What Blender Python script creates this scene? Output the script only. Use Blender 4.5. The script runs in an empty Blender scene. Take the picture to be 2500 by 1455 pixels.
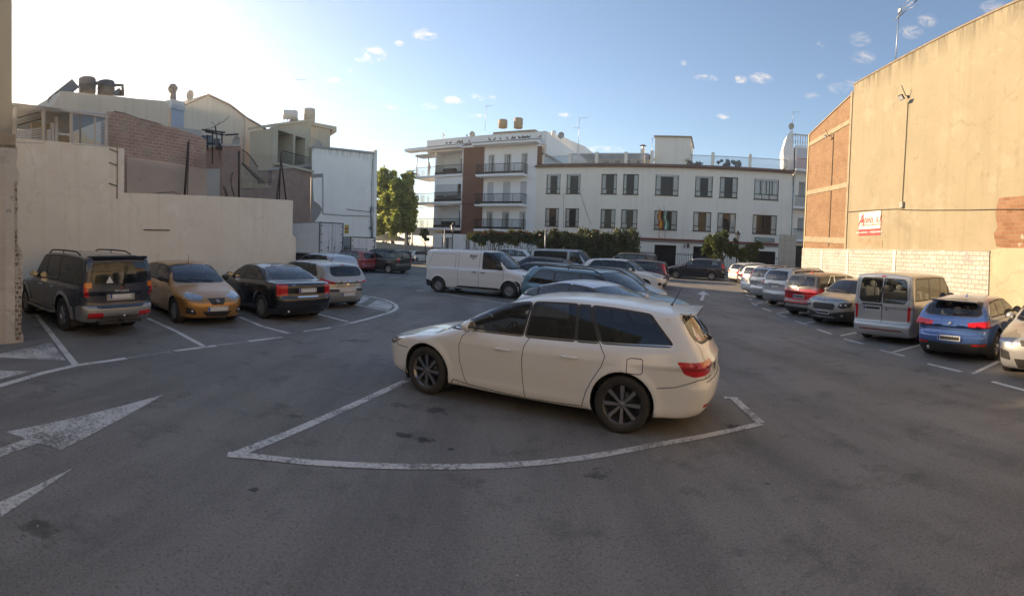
import bpy, bmesh, math, random
import numpy as np
from mathutils import Vector, Matrix
R = math.radians
random.seed(7); rng = np.random.default_rng(7)
sc = bpy.context.scene; COL = sc.collection

# ---------------------------------------------------------------- camera
# the photograph is a swept panorama: a level-ish cylinder, 119 degrees across, leaning 2 degrees
CF, CH, CY, CR, CP = 1200.0, 2.06, 633.5, -0.0372, -0.02515
def _rot():
    cr, sr, cp, sp = math.cos(CR), math.sin(CR), math.cos(CP), math.sin(CP)
    return np.array([[1, 0, 0], [0, cp, -sp], [0, sp, cp]]) @ np.array([[cr, 0, sr], [0, 1, 0], [-sr, 0, cr]])
CM = _rot()
cam = bpy.data.cameras.new("camera"); cam_o = bpy.data.objects.new("camera", cam); COL.objects.link(cam_o)
cam.type = 'PANO'; cam.panorama_type = 'CENTRAL_CYLINDRICAL'
cam.central_cylindrical_range_u_min = -1250 / CF; cam.central_cylindrical_range_u_max = 1250 / CF
cam.central_cylindrical_range_v_min = (CY - 1455) / CF; cam.central_cylindrical_range_v_max = CY / CF
cam.central_cylindrical_radius = 1.0
cam.clip_start = 0.05; cam.clip_end = 2000
m = Matrix.Identity(4)
for i in range(3):
    m[i][0] = CM[i, 0]; m[i][1] = CM[i, 2]; m[i][2] = -CM[i, 1]
m.translation = (0, 0, CH); cam_o.matrix_world = m
sc.camera = cam_o

# ---------------------------------------------------------------- sky, sun, exposure
SUN_AZ, SUN_EL = R(-52.6), R(16.7)
w = bpy.data.worlds.new("World"); sc.world = w; w.use_nodes = True
nt = w.node_tree; nt.nodes.clear()
def N(nt, t, **k):
    n = nt.nodes.new(t)
    for a, b in k.items():
        if a == 'i':
            for kk, v in b.items(): n.inputs[kk].default_value = v
        else: setattr(n, a, b)
    return n
sky = N(nt, 'ShaderNodeTexSky', sky_type='NISHITA', sun_disc=False, sun_elevation=SUN_EL, sun_rotation=SUN_AZ, altitude=10, air_density=0.9, dust_density=0.18, ozone_density=4.0)
bg = N(nt, 'ShaderNodeBackground', i={'Strength': 0.105})
out = N(nt, 'ShaderNodeOutputWorld')
# small fair-weather clouds in the sky, placed by direction
tc = N(nt, 'ShaderNodeTexCoord')
CLOUDS = [(1038, 84, 26, 11), (912, 132, 26, 17), (975, 106, 10, 6), (880, 145, 12, 5), (851, 172, 9, 4), (812, 194, 16, 6), (588, 238, 16, 6), (1108, 244, 22, 9), (1048, 259, 16, 8), (1168, 236, 18, 8), (1200, 238, 10, 5), (955, 261, 17, 6), (1160, 282, 16, 5),
          (1378, 280, 14, 5), (1725, 190, 26, 6), (1857, 190, 24, 11), (1808, 194, 14, 8), (1668, 154, 7, 5), (1765, 284, 14, 6), (1480, 366, 40, 9), (2265, 50, 22, 12), (2225, 78, 26, 13), (2110, 140, 26, 13), (2048, 215, 24, 11), (2090, 200, 22, 12), (2005, 186, 10, 6), (2004, 108, 9, 6), (1985, 235, 18, 8), (2100, 96, 22, 14), (2430, 20, 30, 14)]
def ray(px, py):
    t = (px - 1250) / CF
    return CM @ np.array([math.sin(t), math.cos(t), (CY - py) / CF])
acc = None
nz = N(nt, 'ShaderNodeTexNoise', i={'Scale': 34.0, 'Detail': 9.0, 'Roughness': 0.72, 'Distortion': 0.8})
mp = N(nt, 'ShaderNodeMapping'); mp.inputs['Scale'].default_value = (1, 1, 2.2)
nt.links.new(tc.outputs['Generated'], mp.inputs['Vector']); nt.links.new(mp.outputs['Vector'], nz.inputs['Vector'])
for (px, py, rx, ry) in CLOUDS:
    d = Vector(ray(px, py)); d.normalize()
    az, el = math.atan2(d.x, d.y), math.asin(d.z)
    m3 = Matrix.Rotation(az, 3, 'Z')            # brings the cloud's bearing to +Y
    m3 = Matrix.Rotation(-el, 3, 'X') @ m3
    # distance from the cloud's centre in (across, up) of its own tangent plane
    ax = Vector(m3[0]); up = Vector(m3[2])
    dx = N(nt, 'ShaderNodeVectorMath', operation='DOT_PRODUCT'); dx.inputs[1].default_value = ax / (1.25 * rx / CF)
    dy = N(nt, 'ShaderNodeVectorMath', operation='DOT_PRODUCT'); dy.inputs[1].default_value = up / (1.25 * ry / CF)
    df = N(nt, 'ShaderNodeVectorMath', operation='DOT_PRODUCT'); df.inputs[1].default_value = d
    for q in (dx, dy, df): nt.links.new(tc.outputs['Generated'], q.inputs[0])
    a = N(nt, 'ShaderNodeMath', operation='MULTIPLY'); nt.links.new(dx.outputs['Value'], a.inputs[0]); nt.links.new(dx.outputs['Value'], a.inputs[1])
    b = N(nt, 'ShaderNodeMath', operation='MULTIPLY_ADD'); nt.links.new(dy.outputs['Value'], b.inputs[0]); nt.links.new(dy.outputs['Value'], b.inputs[1]); nt.links.new(a.outputs[0], b.inputs[2])
    c = N(nt, 'ShaderNodeMath', operation='SUBTRACT', use_clamp=True); c.inputs[0].default_value = 1.0; nt.links.new(b.outputs[0], c.inputs[1])
    g = N(nt, 'ShaderNodeMath', operation='GREATER_THAN'); nt.links.new(df.outputs['Value'], g.inputs[0]); g.inputs[1].default_value = 0.0
    e = N(nt, 'ShaderNodeMath', operation='MULTIPLY'); nt.links.new(c.outputs[0], e.inputs[0]); nt.links.new(g.outputs[0], e.inputs[1])
    if px > 1950:
        e2 = N(nt, 'ShaderNodeMath', operation='MULTIPLY'); nt.links.new(e.outputs[0], e2.inputs[0]); e2.inputs[1].default_value = 0.42; e = e2
    if acc is None: acc = e
    else:
        mx = N(nt, 'ShaderNodeMath', operation='MAXIMUM'); nt.links.new(acc.outputs[0], mx.inputs[0]); nt.links.new(e.outputs[0], mx.inputs[1]); acc = mx
nr = N(nt, 'ShaderNodeMapRange', i={'From Min': 0.44, 'From Max': 0.70}); nt.links.new(nz.outputs['Fac'], nr.inputs['Value'])
cm = N(nt, 'ShaderNodeMath', operation='MULTIPLY', use_clamp=True); nt.links.new(acc.outputs[0], cm.inputs[0]); nt.links.new(nr.outputs[0], cm.inputs[1])
cm2 = N(nt, 'ShaderNodeMath', operation='MULTIPLY', use_clamp=True); nt.links.new(cm.outputs[0], cm2.inputs[0]); cm2.inputs[1].default_value = 1.0
mixc = N(nt, 'ShaderNodeMix', data_type='RGBA')
nt.links.new(cm2.outputs[0], mixc.inputs['Factor']); nt.links.new(sky.outputs['Color'], mixc.inputs['A']); mixc.inputs['B'].default_value = (5.0, 4.8, 4.6, 1)
nt.links.new(mixc.outputs['Result'], bg.inputs['Color']); nt.links.new(bg.outputs[0], out.inputs['Surface'])
sl = bpy.data.lights.new("sun", 'SUN'); sl.energy = 3.1; sl.angle = R(0.53); sl.color = (1.0, 0.88, 0.72)
so = bpy.data.objects.new("sun", sl); COL.objects.link(so); so.location = (-40, 30, 60)
sd = Vector((math.sin(SUN_AZ) * math.cos(SUN_EL), math.cos(SUN_AZ) * math.cos(SUN_EL), math.sin(SUN_EL)))
so.rotation_euler = sd.to_track_quat('Z', 'Y').to_euler()
sc.view_settings.view_transform = 'Standard'; sc.view_settings.look = 'None'
sc.view_settings.exposure = 1.5; sc.view_settings.gamma = 1.0
sc.view_settings.use_white_balance = True; sc.view_settings.white_balance_temperature = 9000; sc.view_settings.white_balance_tint = 14
sc.cycles.use_denoising = True
sc.cycles.max_bounces = 8; sc.cycles.transparent_max_bounces = 24; sc.cycles.diffuse_bounces = 4; sc.cycles.glossy_bounces = 3
sc.cycles.sample_clamp_indirect = 6.0

def gz(x, y):                          # the lot rises gently towards its far right end
    q = x * 0.4067 + y * 0.9135; s_ = x * 0.9135 - y * 0.4067
    f = np.clip((s_ + 26) / 12, 0, 1); f = f * f * (3 - 2 * f); e = np.clip(q - 27, 0, 26)
    return 0.035 * e * e / (e + 1.5) * f
def gp(px, py):                        # the ground under a pixel
    d = ray(px, py); z = 0.0
    for _ in range(30):
        t = min((CH - z) / max(-d[2], 1e-4), 400); z = float(gz(d[0] * t, d[1] * t)) * .5 + z * .5
    return Vector((d[0] * t, d[1] * t, z))
def wp(px, py, az, D):                 # a point of a standing wall (normal bearing az, distance D)
    d = ray(px, py); t = D / (math.sin(R(az)) * d[0] + math.cos(R(az)) * d[1])
    return Vector((d[0] * t, d[1] * t, d[2] * t + CH))
def spot(px, d):                        # a ground point along the bearing of an image column, d metres away
    v = ray(px, 640); v = Vector((v[0], v[1], 0)).normalized() * d; return Vector((v.x, v.y, float(gz(v.x, v.y))))
# ---------------------------------------------------------------- objects and materials
def tag(o, label, cat, group=None, kind=None):
    if label: o['label'] = label
    if cat: o['category'] = cat
    if group: o['group'] = group
    if kind: o['kind'] = kind
    return o
def empty(name, loc=(0, 0, 0), rz=0.0, label=None, cat=None, group=None):
    o = bpy.data.objects.new(name, None); COL.objects.link(o); o.location = loc; o.rotation_euler = (0, 0, rz)
    o.empty_display_size = 0.2
    return tag(o, label, cat, group)
def link(name, me, parent=None, **k):
    o = bpy.data.objects.new(name, me); COL.objects.link(o)
    if parent is not None: o.parent = parent
    for a, b in k.items(): o[a] = b
    return o
class MB:
    """collects primitives, each face with a material slot"""
    def __init__(s): s.v = []; s.f = []; s.m = []; s.mats = []; s.sm = []
    def slot(s, m):
        if m not in s.mats: s.mats.append(m)
        return s.mats.index(m)
    def add(s, vs, fs, m, smooth=False):
        b = len(s.v); s.v += [tuple(v) for v in vs]; k = s.slot(m)
        for f in fs: s.f.append([b + i for i in f]); s.m.append(k); s.sm.append(smooth)
    def quad(s, a, b, c, d, m): s.add([a, b, c, d], [(0, 1, 2, 3)], m)
    def box(s, x0, x1, y0, y1, z0, z1, m, M=None, bev=0.0):
        vs = [Vector((x, y, z)) for x in (x0, x1) for y in (y0, y1) for z in (z0, z1)]
        fs = [(0, 1, 3, 2), (4, 6, 7, 5), (0, 4, 5, 1), (2, 3, 7, 6), (0, 2, 6, 4), (1, 5, 7, 3)]
        if M is not None: vs = [M @ v for v in vs]
        s.add(vs, fs, m)
    def tube(s, pts, r, m, n=8, cap=True, r2=None, smooth=True):
        pts = [Vector(p) for p in pts]; k = len(pts); vs = []; fs = []
        for i, p in enumerate(pts):
            t = (pts[min(i + 1, k - 1)] - pts[max(i - 1, 0)]).normalized()
            a = t.cross(Vector((0, 0, 1)));
            if a.length < 1e-3: a = t.cross(Vector((1, 0, 0)))
            a.normalize(); b = t.cross(a)
            rr = r if r2 is None else r + (r2 - r) * i / (k - 1)
            if isinstance(r, (list, tuple)): rr = r[i]
            for j in range(n):
                q = 2 * math.pi * j / n; vs.append(p + a * (math.cos(q) * rr) + b * (math.sin(q) * rr))
        for i in range(k - 1):
            for j in range(n): fs.append((i * n + j, i * n + (j + 1) % n, (i + 1) * n + (j + 1) % n, (i + 1) * n + j))
        if cap: fs.append(tuple(range(n - 1, -1, -1))); fs.append(tuple((k - 1) * n + j for j in range(n)))
        s.add(vs, fs, m, smooth)
    def lathe(s, prof, m, n=24, M=None, axis='Z', smooth=True, a0=0.0, a1=2 * math.pi):
        """prof: (radius, height) along the axis"""
        full = abs(a1 - a0 - 2 * math.pi) < 1e-6; vs = []; fs = []; k = len(prof); nn = n if full else n + 1
        for j in range(nn):
            q = a0 + (a1 - a0) * j / n; c, d = math.cos(q), math.sin(q)
            for (r, h) in prof:
                v = Vector((r * c, r * d, h)) if axis == 'Z' else (Vector((h, r * c, r * d)) if axis == 'X' else Vector((r * d, h, r * c)))
                vs.append(M @ v if M is not None else v)
        for j in range(n):
            for i in range(k - 1):
                a, b = j * k + i, ((j + 1) % nn) * k + i; fs.append((a, b, b + 1, a + 1))
        s.add(vs, fs, m, smooth)
    def ball(s, c, r, m, n=10, sc_=(1, 1, 1), M=None):
        prof = [(math.sin(math.pi * i / n) * r, -math.cos(math.pi * i / n) * r) for i in range(n + 1)]
        T = Matrix.Translation(c) @ Matrix.Diagonal((*sc_, 1))
        if M is not None: T = M @ T
        s.lathe(prof, m, n=2 * n, M=T)
    def prism(s, poly, h, m, M):
        """poly in the local XY plane, thickness h along local Z"""
        n = len(poly); vs = [M @ Vector((x, y, 0)) for x, y in poly] + [M @ Vector((x, y, h)) for x, y in poly]
        fs = [tuple(range(n - 1, -1, -1)), tuple(range(n, 2 * n))] + [(i, (i + 1) % n, n + (i + 1) % n, n + i) for i in range(n)]
        s.add(vs, fs, m)
    def build(s, name, parent=None, fix=True, **k):
        me = bpy.data.meshes.new(name); me.from_pydata(s.v, [], s.f)
        for m in s.mats: me.materials.append(m)
        me.polygons.foreach_set('material_index', s.m); me.polygons.foreach_set('use_smooth', s.sm)
        if fix:
            bm = bmesh.new(); bm.from_mesh(me); bmesh.ops.recalc_face_normals(bm, faces=bm.faces); bm.to_mesh(me); bm.free()
        me.update(); return link(name, me, parent, **k)

_M = {}
def pbr(name, col, rough=0.6, metal=0.0, coat=0.0, spec=0.5, var=0.0, vscale=3.0, bump=0.0, bscale=40.0, back=None, streak=None, alpha=None, dust=0.0, ior=None):
    """principled material with procedural variation; back = inner face colour (car shells)"""
    if name in _M: return _M[name]
    m = bpy.data.materials.new(name); _M[name] = m; m.use_nodes = True; t = m.node_tree; t.nodes.clear()
    p = N(t, 'ShaderNodeBsdfPrincipled'); o = N(t, 'ShaderNodeOutputMaterial')
    p.inputs['Base Color'].default_value = (*col, 1); p.inputs['Roughness'].default_value = rough; p.inputs['Metallic'].default_value = metal
    p.inputs['Coat Weight'].default_value = coat; p.inputs['Coat Roughness'].default_value = 0.04; p.inputs['Specular IOR Level'].default_value = spec
    g = N(t, 'ShaderNodeTexCoord'); src = g.outputs['Object']; colsock = None
    if var:
        n = N(t, 'ShaderNodeTexNoise', i={'Scale': vscale, 'Detail': 7.0, 'Roughness': 0.65}); t.links.new(src, n.inputs['Vector'])
        mr = N(t, 'ShaderNodeMapRange', i={'From Min': 0.3, 'From Max': 0.7, 'To Min': 1 - var, 'To Max': 1 + var}); t.links.new(n.outputs['Fac'], mr.inputs['Value'])
        mu = N(t, 'ShaderNodeVectorMath', operation='SCALE'); mu.inputs[0].default_value = col; t.links.new(mr.outputs[0], mu.inputs['Scale']); colsock = mu.outputs[0]
    if streak:
        sc3, scol, lo, hi = streak
        mp = N(t, 'ShaderNodeMapping'); mp.inputs['Scale'].default_value = sc3; t.links.new(src, mp.inputs['Vector'])
        n = N(t, 'ShaderNodeTexNoise', i={'Scale': 1.0, 'Detail': 8.0, 'Roughness': 0.7}); t.links.new(mp.outputs[0], n.inputs['Vector'])
        mr = N(t, 'ShaderNodeMapRange', i={'From Min': lo, 'From Max': hi}); t.links.new(n.outputs['Fac'], mr.inputs['Value'])
        mx = N(t, 'ShaderNodeMix', data_type='RGBA'); t.links.new(mr.outputs[0], mx.inputs['Factor'])
        if colsock: t.links.new(colsock, mx.inputs['A'])
        else: mx.inputs['A'].default_value = (*col, 1)
        mx.inputs['B'].default_value = (*scol, 1); colsock = mx.outputs['Result']
    if dust:                                            # fine dust lies on upward faces and breaks up the gloss
        n = N(t, 'ShaderNodeTexNoise', i={'Scale': 5.0, 'Detail': 8.0, 'Roughness': 0.7}); t.links.new(src, n.inputs['Vector'])
        ge = N(t, 'ShaderNodeNewGeometry'); sx = N(t, 'ShaderNodeSeparateXYZ'); t.links.new(ge.outputs['Normal'], sx.inputs[0])
        mr0 = N(t, 'ShaderNodeMapRange', i={'From Min': 0.1, 'From Max': 1.0, 'To Min': 0.25, 'To Max': 1.0}); t.links.new(sx.outputs['Z'], mr0.inputs['Value'])
        ml = N(t, 'ShaderNodeMath', operation='MULTIPLY'); t.links.new(n.outputs['Fac'], ml.inputs[0]); t.links.new(mr0.outputs[0], ml.inputs[1])
        ml2 = N(t, 'ShaderNodeMath', operation='MULTIPLY', use_clamp=True); t.links.new(ml.outputs[0], ml2.inputs[0]); ml2.inputs[1].default_value = dust
        mx = N(t, 'ShaderNodeMix', data_type='RGBA'); t.links.new(ml2.outputs[0], mx.inputs['Factor'])
        if colsock: t.links.new(colsock, mx.inputs['A'])
        else: mx.inputs['A'].default_value = (*col, 1)
        mx.inputs['B'].default_value = (.34, .29, .22, 1); colsock = mx.outputs['Result']
        mr = N(t, 'ShaderNodeMapRange', i={'From Min': 0.0, 'From Max': 0.6, 'To Min': rough, 'To Max': min(1, rough + .35)}); t.links.new(ml2.outputs[0], mr.inputs['Value']); t.links.new(mr.outputs[0], p.inputs['Roughness'])
        mc = N(t, 'ShaderNodeMapRange', i={'From Min': 0.0, 'From Max': 0.5, 'To Min': 0.04, 'To Max': 0.45}); t.links.new(ml2.outputs[0], mc.inputs['Value']); t.links.new(mc.outputs[0], p.inputs['Coat Roughness'])
    if colsock: t.links.new(colsock, p.inputs['Base Color'])
    if bump:
        n = N(t, 'ShaderNodeTexNoise', i={'Scale': bscale, 'Detail': 5.0}); t.links.new(src, n.inputs['Vector'])
        b = N(t, 'ShaderNodeBump', i={'Strength': bump, 'Distance': 0.02}); t.links.new(n.outputs['Fac'], b.inputs['Height']); t.links.new(b.outputs[0], p.inputs['Normal'])
    last = p.outputs[0]
    if back is not None:
        ge = N(t, 'ShaderNodeNewGeometry'); d = N(t, 'ShaderNodeBsdfDiffuse'); d.inputs['Color'].default_value = (*back, 1)
        mx = N(t, 'ShaderNodeMixShader'); t.links.new(ge.outputs['Backfacing'], mx.inputs[0]); t.links.new(last, mx.inputs[1]); t.links.new(d.outputs[0], mx.inputs[2]); last = mx.outputs[0]
    t.links.new(last, o.inputs['Surface']); return m
def glass(name, tint, refl=1.0, rough=0.01):
    """a pane: tinted see-through with a fresnel reflection"""
    if name in _M: return _M[name]
    m = bpy.data.materials.new(name); _M[name] = m; m.use_nodes = True; t = m.node_tree; t.nodes.clear()
    tr = N(t, 'ShaderNodeBsdfTransparent'); tr.inputs[0].default_value = (*tint, 1)
    gl = N(t, 'ShaderNodeBsdfGlossy', i={'Roughness': rough}); gl.inputs['Color'].default_value = (.95, .97, 1, 1)
    df = N(t, 'ShaderNodeBsdfDiffuse'); df.inputs['Color'].default_value = (.20, .19, .17, 1)
    fr = N(t, 'ShaderNodeFresnel', i={'IOR': 1.55}); mu = N(t, 'ShaderNodeMath', operation='MULTIPLY_ADD', use_clamp=True); t.links.new(fr.outputs[0], mu.inputs[0]); mu.inputs[1].default_value = refl; mu.inputs[2].default_value = 0.01
    md = N(t, 'ShaderNodeMixShader'); md.inputs[0].default_value = 0.05; t.links.new(tr.outputs[0], md.inputs[1]); t.links.new(df.outputs[0], md.inputs[2])
    mx = N(t, 'ShaderNodeMixShader'); t.links.new(mu.outputs[0], mx.inputs[0]); t.links.new(md.outputs[0], mx.inputs[1]); t.links.new(gl.outputs[0], mx.inputs[2])
    o = N(t, 'ShaderNodeOutputMaterial'); t.links.new(mx.outputs[0], o.inputs['Surface']); return m
# ---------------------------------------------------------------- cars: a smooth analytic body, meshed, then cut into its panels
def smax(a, b, k): h = np.clip(0.5 + 0.5 * (a - b) / k, 0, 1); return b + (a - b) * h + k * h * (1 - h)
def smin(a, b, k): return -smax(-a, -b, k)
def curve(pts, sig=0.05, lo=-0.5, hi=6.5, n=1401):
    """a polyline turned into a rounded 1-D curve (table + step)"""
    x = np.linspace(lo, hi, n); a = np.array(pts, float); y = np.interp(x, a[:, 0], a[:, 1])
    # linear continuation past both ends
    s0 = (a[1, 1] - a[0, 1]) / max(a[1, 0] - a[0, 0], 1e-6); y = np.where(x < a[0, 0], a[0, 1] + (x - a[0, 0]) * s0, y)
    s1 = (a[-1, 1] - a[-2, 1]) / max(a[-1, 0] - a[-2, 0], 1e-6); y = np.where(x > a[-1, 0], a[-1, 1] + (x - a[-1, 0]) * s1, y)
    if sig > 0:
        h = (hi - lo) / (n - 1); kk = np.arange(-int(3 * sig / h), int(3 * sig / h) + 1) * h; g = np.exp(-0.5 * (kk / sig) ** 2); g /= g.sum()
        p = len(kk) // 2; yp = np.concatenate([y[0] - (y[1] - y[0]) * np.arange(p, 0, -1), y, y[-1] + (y[-1] - y[-2]) * np.arange(1, p + 1)]); y = np.convolve(yp, g, 'valid')
    return lambda q: np.interp(q, x, y)
def slope(f, q): return (f(q + .01) - f(q - .01)) / .02

class Body:
    def __init__(s, S):
        s.S = S; L, W = S['L'], S['W']
        s.top = curve(S['top'], S.get('ts', .05)); s.nose = curve(S['nose'], .03, -.5, 3); s.tail = curve(S['tail'], S.get('tls', .025), -.5, 3)
        s.roof = curve(S['roof'], .09); s.ws = curve(S['ws'], .02, -.5, 3.5); s.rg = curve(S['rg'], .02, -.5, 3.5)
        s.side = curve(S['side'], .022, -.5, 3)
        s.wx = (S['fo'], S['fo'] + S['wb'])
    def gw(s, z):                                      # half width of the glasshouse at height z
        S = s.S; t = np.clip((z - S['zb']) / (S['H'] - S['zb']), -.3, 1.3); return S['gb'] - (S['gb'] - S['gt']) * (0.62 * t + 0.38 * t * np.abs(t))
    def F(s, x, y, z):
        S = s.S; L, W = S['L'], S['W']; u = np.abs(y); pf, pr = S.get('pf', .10), S.get('pr', .07); lf = S.get('lf', 1.1)
        pt = 1 - pf * np.clip((lf - x) / lf, 0, 1) ** 2 - pr * np.clip((x - L + lf) / lf, 0, 1) ** 2
        fl = 0
        for wx in s.wx:
            r = np.hypot(x - wx, z - S['wr']); fl = fl + S.get('fl', .018) * np.exp(-((r - S['ar'] - .02) / .05) ** 2) * (z > .12)
        a = u - (s.side(z) + fl) * pt
        T = s.top(x) - S.get('cr', .10) * (u / (W / 2)) ** 2.4 * np.clip((S['xc'] + .3 - x) / .5, 0.25, 1)
        b = (z - T) / np.sqrt(1 + slope(s.top, x) ** 2)
        bf = S.get('bf', .16); br = S.get('br', .10)
        c = (s.nose(z) + bf * (u / (W / 2)) ** 2.6 - x) / np.sqrt(1 + slope(s.nose, z) ** 2)
        d = (x - s.tail(z) + br * (u / (W / 2)) ** 2.6) / np.sqrt(1 + slope(s.tail, z) ** 2)
        low = smax(smax(c, d, .02), a, S.get('kc', .16)); low = smax(low, b, S.get('kt', .07)); low = smax(low, S['gc'] - z, .05)
        ga = (u - s.gw(z)) * .97
        gb_ = (z - s.roof(x) + S.get('rc', .05) * (u / .7) ** 2) / np.sqrt(1 + slope(s.roof, x) ** 2)
        gf = (s.ws(z) + S.get('wbow', .16) * (u / .8) ** 2 - x) / np.sqrt(1 + slope(s.ws, z) ** 2)
        gr = (x - s.rg(z) + S.get('rbow', .09) * (u / .8) ** 2) / np.sqrt(1 + slope(s.rg, z) ** 2)
        gh = smax(smax(gf, gr, .02), ga, S.get('kg', .10)); gh = smax(gh, gb_, S.get('kr', .09)); gh = smax(gh, S['zb'] - .16 - z, .02)
        f = smin(low, gh, S.get('kj', .035))
        for (qx, qy, qz, rx, ry, rz, k) in S.get('bumps', ()):      # soft extra volumes (spoiler, spare wheel cover ...)
            e = (np.maximum(np.maximum(np.abs(x - qx) / rx, np.abs(u - qy) / ry), np.abs(z - qz) / rz) - 1) * min(rx, ry, rz); f = smin(f, e, k)
        return f
    def grad(s, p, h=.004):
        g = np.empty_like(p)
        for k in range(3):
            q = p.copy(); q[:, k] += h; r = p.copy(); r[:, k] -= h; g[:, k] = (s.F(*q.T) - s.F(*r.T)) / (2 * h)
        return g
    def mesh(s, h):
        S = s.S; L, W, H = S['L'], S['W'], S['H']
        nx, ny, nz_ = int((L + .4) / h) + 2, int((W / 2 + .12) / h) + 2, int((H + .3) / h) + 2
        X = -.2 + h * np.arange(nx); Y = -h / 2 + h * np.arange(ny); Z = h * np.arange(nz_)
        G = s.F(*np.meshgrid(X, Y, Z, indexing='ij')); I = G < 0
        c = I[:-1, :-1, :-1].astype(int)
        for a in (0, 1):
            for b in (0, 1):
                for d in (0, 1):
                    if a or b or d: c = c + I[a:nx - 1 + a, b:ny - 1 + b, d:nz_ - 1 + d]
        act = (c > 0) & (c < 8); idx = -np.ones(act.shape, int); idx[act] = np.arange(act.sum()); ii, jj, kk = np.nonzero(act)
        P = np.stack([X[ii] + h / 2, Y[jj] + h / 2, Z[kk] + h / 2], 1); mid = jj == 0; P[mid, 1] = 0
        P0 = P.copy()
        for _ in range(6):
            g = s.grad(P); g[mid, 1] = 0; f = s.F(*P.T); st = np.clip(f / np.maximum((g ** 2).sum(1), .2), -h, h); P -= g * st[:, None]
            P = np.clip(P, P0 - h * .6, P0 + h * .6); P[mid, 1] = 0
        Q = []
        def quads(e, d0, d1, ax):
            i, j, k = np.nonzero(e); 
            o = [np.array([0, 0, 0]), -np.array(d0), -np.array(d0) - np.array(d1), -np.array(d1)]
            ids = []
            for q in o:
                a, b, cc = i + q[0], j + q[1], k + q[2]; ok = (a >= 0) & (b >= 0) & (cc >= 0) & (a < act.shape[0]) & (b < act.shape[1]) & (cc < act.shape[2])
                v = np.full(len(i), -1); v[ok] = idx[a[ok], b[ok], cc[ok]]; ids.append(v)
            return np.stack(ids, 1)
        for ax, d0, d1 in ((0, (0, 1, 0), (0, 0, 1)), (1, (0, 0, 1), (1, 0, 0)), (2, (1, 0, 0), (0, 1, 0))):
            A = np.take(I, range(0, I.shape[ax] - 1), ax); B = np.take(I, range(1, I.shape[ax]), ax)
            for e, fl in ((A & ~B, 0), (~A & B, 1)):
                q = quads(e, d0, d1, ax); q = q[(q >= 0).all(1)]; Q.append(q[:, ::-1] if fl else q)
        return P, np.concatenate(Q)
    def hit(s, o, d, far=6.0):
        """first point of the skin along a ray (x, y, z)"""
        o = np.array(o, float); d = np.array(d, float); d /= np.linalg.norm(d); ts = np.linspace(0, far, 1200); p = o + d * ts[:, None]; f = s.F(*p.T)
        k = np.argmax(f < 0)
        if f[k] >= 0: return None, None
        a, b = ts[max(k - 1, 0)], ts[k]
        for _ in range(14):
            m_ = (a + b) / 2; q = (o + d * m_)[None]
            if s.F(*q.T)[0] < 0: b = m_
            else: a = m_
        q = (o + d * a)[None]; g = s.grad(q)[0]; return (o + d * a), g / (np.linalg.norm(g) + 1e-9)

VIEWS = {'S': (0, 1), 'F': (-1, 0), 'R': (1, 0), 'FC': (-.7071, .7071), 'RC': (.7071, .7071), 'T': None}
def to2(p, view):
    if view == 'T': return (p[0], p[1])
    if view == 'F': return (p[1], p[2])
    if view == 'R': return (p[1], p[2])
    dx, dy = VIEWS[view]; return (p[0] * dy - p[1] * dx, p[2])
def nrm(view, n):
    return n[2] if view == 'T' else n[0] * VIEWS[view][0] + n[1] * VIEWS[view][1]
def plane(view, a, b):
    """vertical cutting plane (in view direction) through 2-D points a, b: its 3-D point and normal"""
    ex, ez = b[0] - a[0], b[1] - a[1]; n2 = (ez, -ex)
    if view == 'T': return Vector((a[0], a[1], 0)), Vector((n2[0], n2[1], 0))
    if view in 'FR': return Vector((0, a[0], a[1])), Vector((0, n2[0], n2[1]))
    dx, dy = VIEWS[view]; return Vector((a[0] * dy, -a[0] * dx, a[1])), Vector((n2[0] * dy, -n2[0] * dx, n2[1]))
def ccw(poly): return poly if sum(poly[i][0] * poly[(i + 1) % len(poly)][1] - poly[(i + 1) % len(poly)][0] * poly[i][1] for i in range(len(poly))) > 0 else poly[::-1]
XL = [0.0]
def carve(bm, lay, view, poly, rid, over=(0,), cond=None, nmin=.12):
    """cut a convex 2-D polygon through the skin and give the faces inside it the region number rid"""
    poly = ccw(poly); xs = [p[0] for p in poly]; zs = [p[1] for p in poly]; x0, x1, z0, z1 = min(xs), max(xs), min(zs), max(zs)
    fs = []
    for f in bm.faces:
        if f[lay] not in over: continue
        if nrm(view, f.normal) < nmin: continue
        c_ = f.calc_center_median()
        if cond and not cond(c_): continue
        if view[0] == 'R' and c_.x < XL[0] - (1.5 if cond else .75): continue
        if view[0] == 'F' and c_.x > (2.6 if cond else .95): continue
        a = [to2(v.co, view) for v in f.verts]
        if max(q[0] for q in a) < x0 or min(q[0] for q in a) > x1 or max(q[1] for q in a) < z0 or min(q[1] for q in a) > z1: continue
        fs.append(f)
    n = len(poly)
    for i in range(n):
        if not fs: return
        co, no = plane(view, poly[i], poly[(i + 1) % n])          # the normal points outside
        geom = set(fs)
        for f in fs: geom.update(f.edges); geom.update(f.verts)
        r = bmesh.ops.bisect_plane(bm, geom=list(geom), dist=1e-5, plane_co=co, plane_no=no)
        fs = [g for g in r['geom'] if isinstance(g, bmesh.types.BMFace) and (g.calc_center_median() - co).dot(no) < 0]
    for f in fs: f[lay] = rid
def inside(poly, x, y):
    c = False; n = len(poly)
    for i in range(n):
        (x1, y1), (x2, y2) = poly[i], poly[(i + 1) % n]
        if (y1 > y) != (y2 > y) and x < (x2 - x1) * (y - y1) / (y2 - y1) + x1: c = not c
    return c
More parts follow.
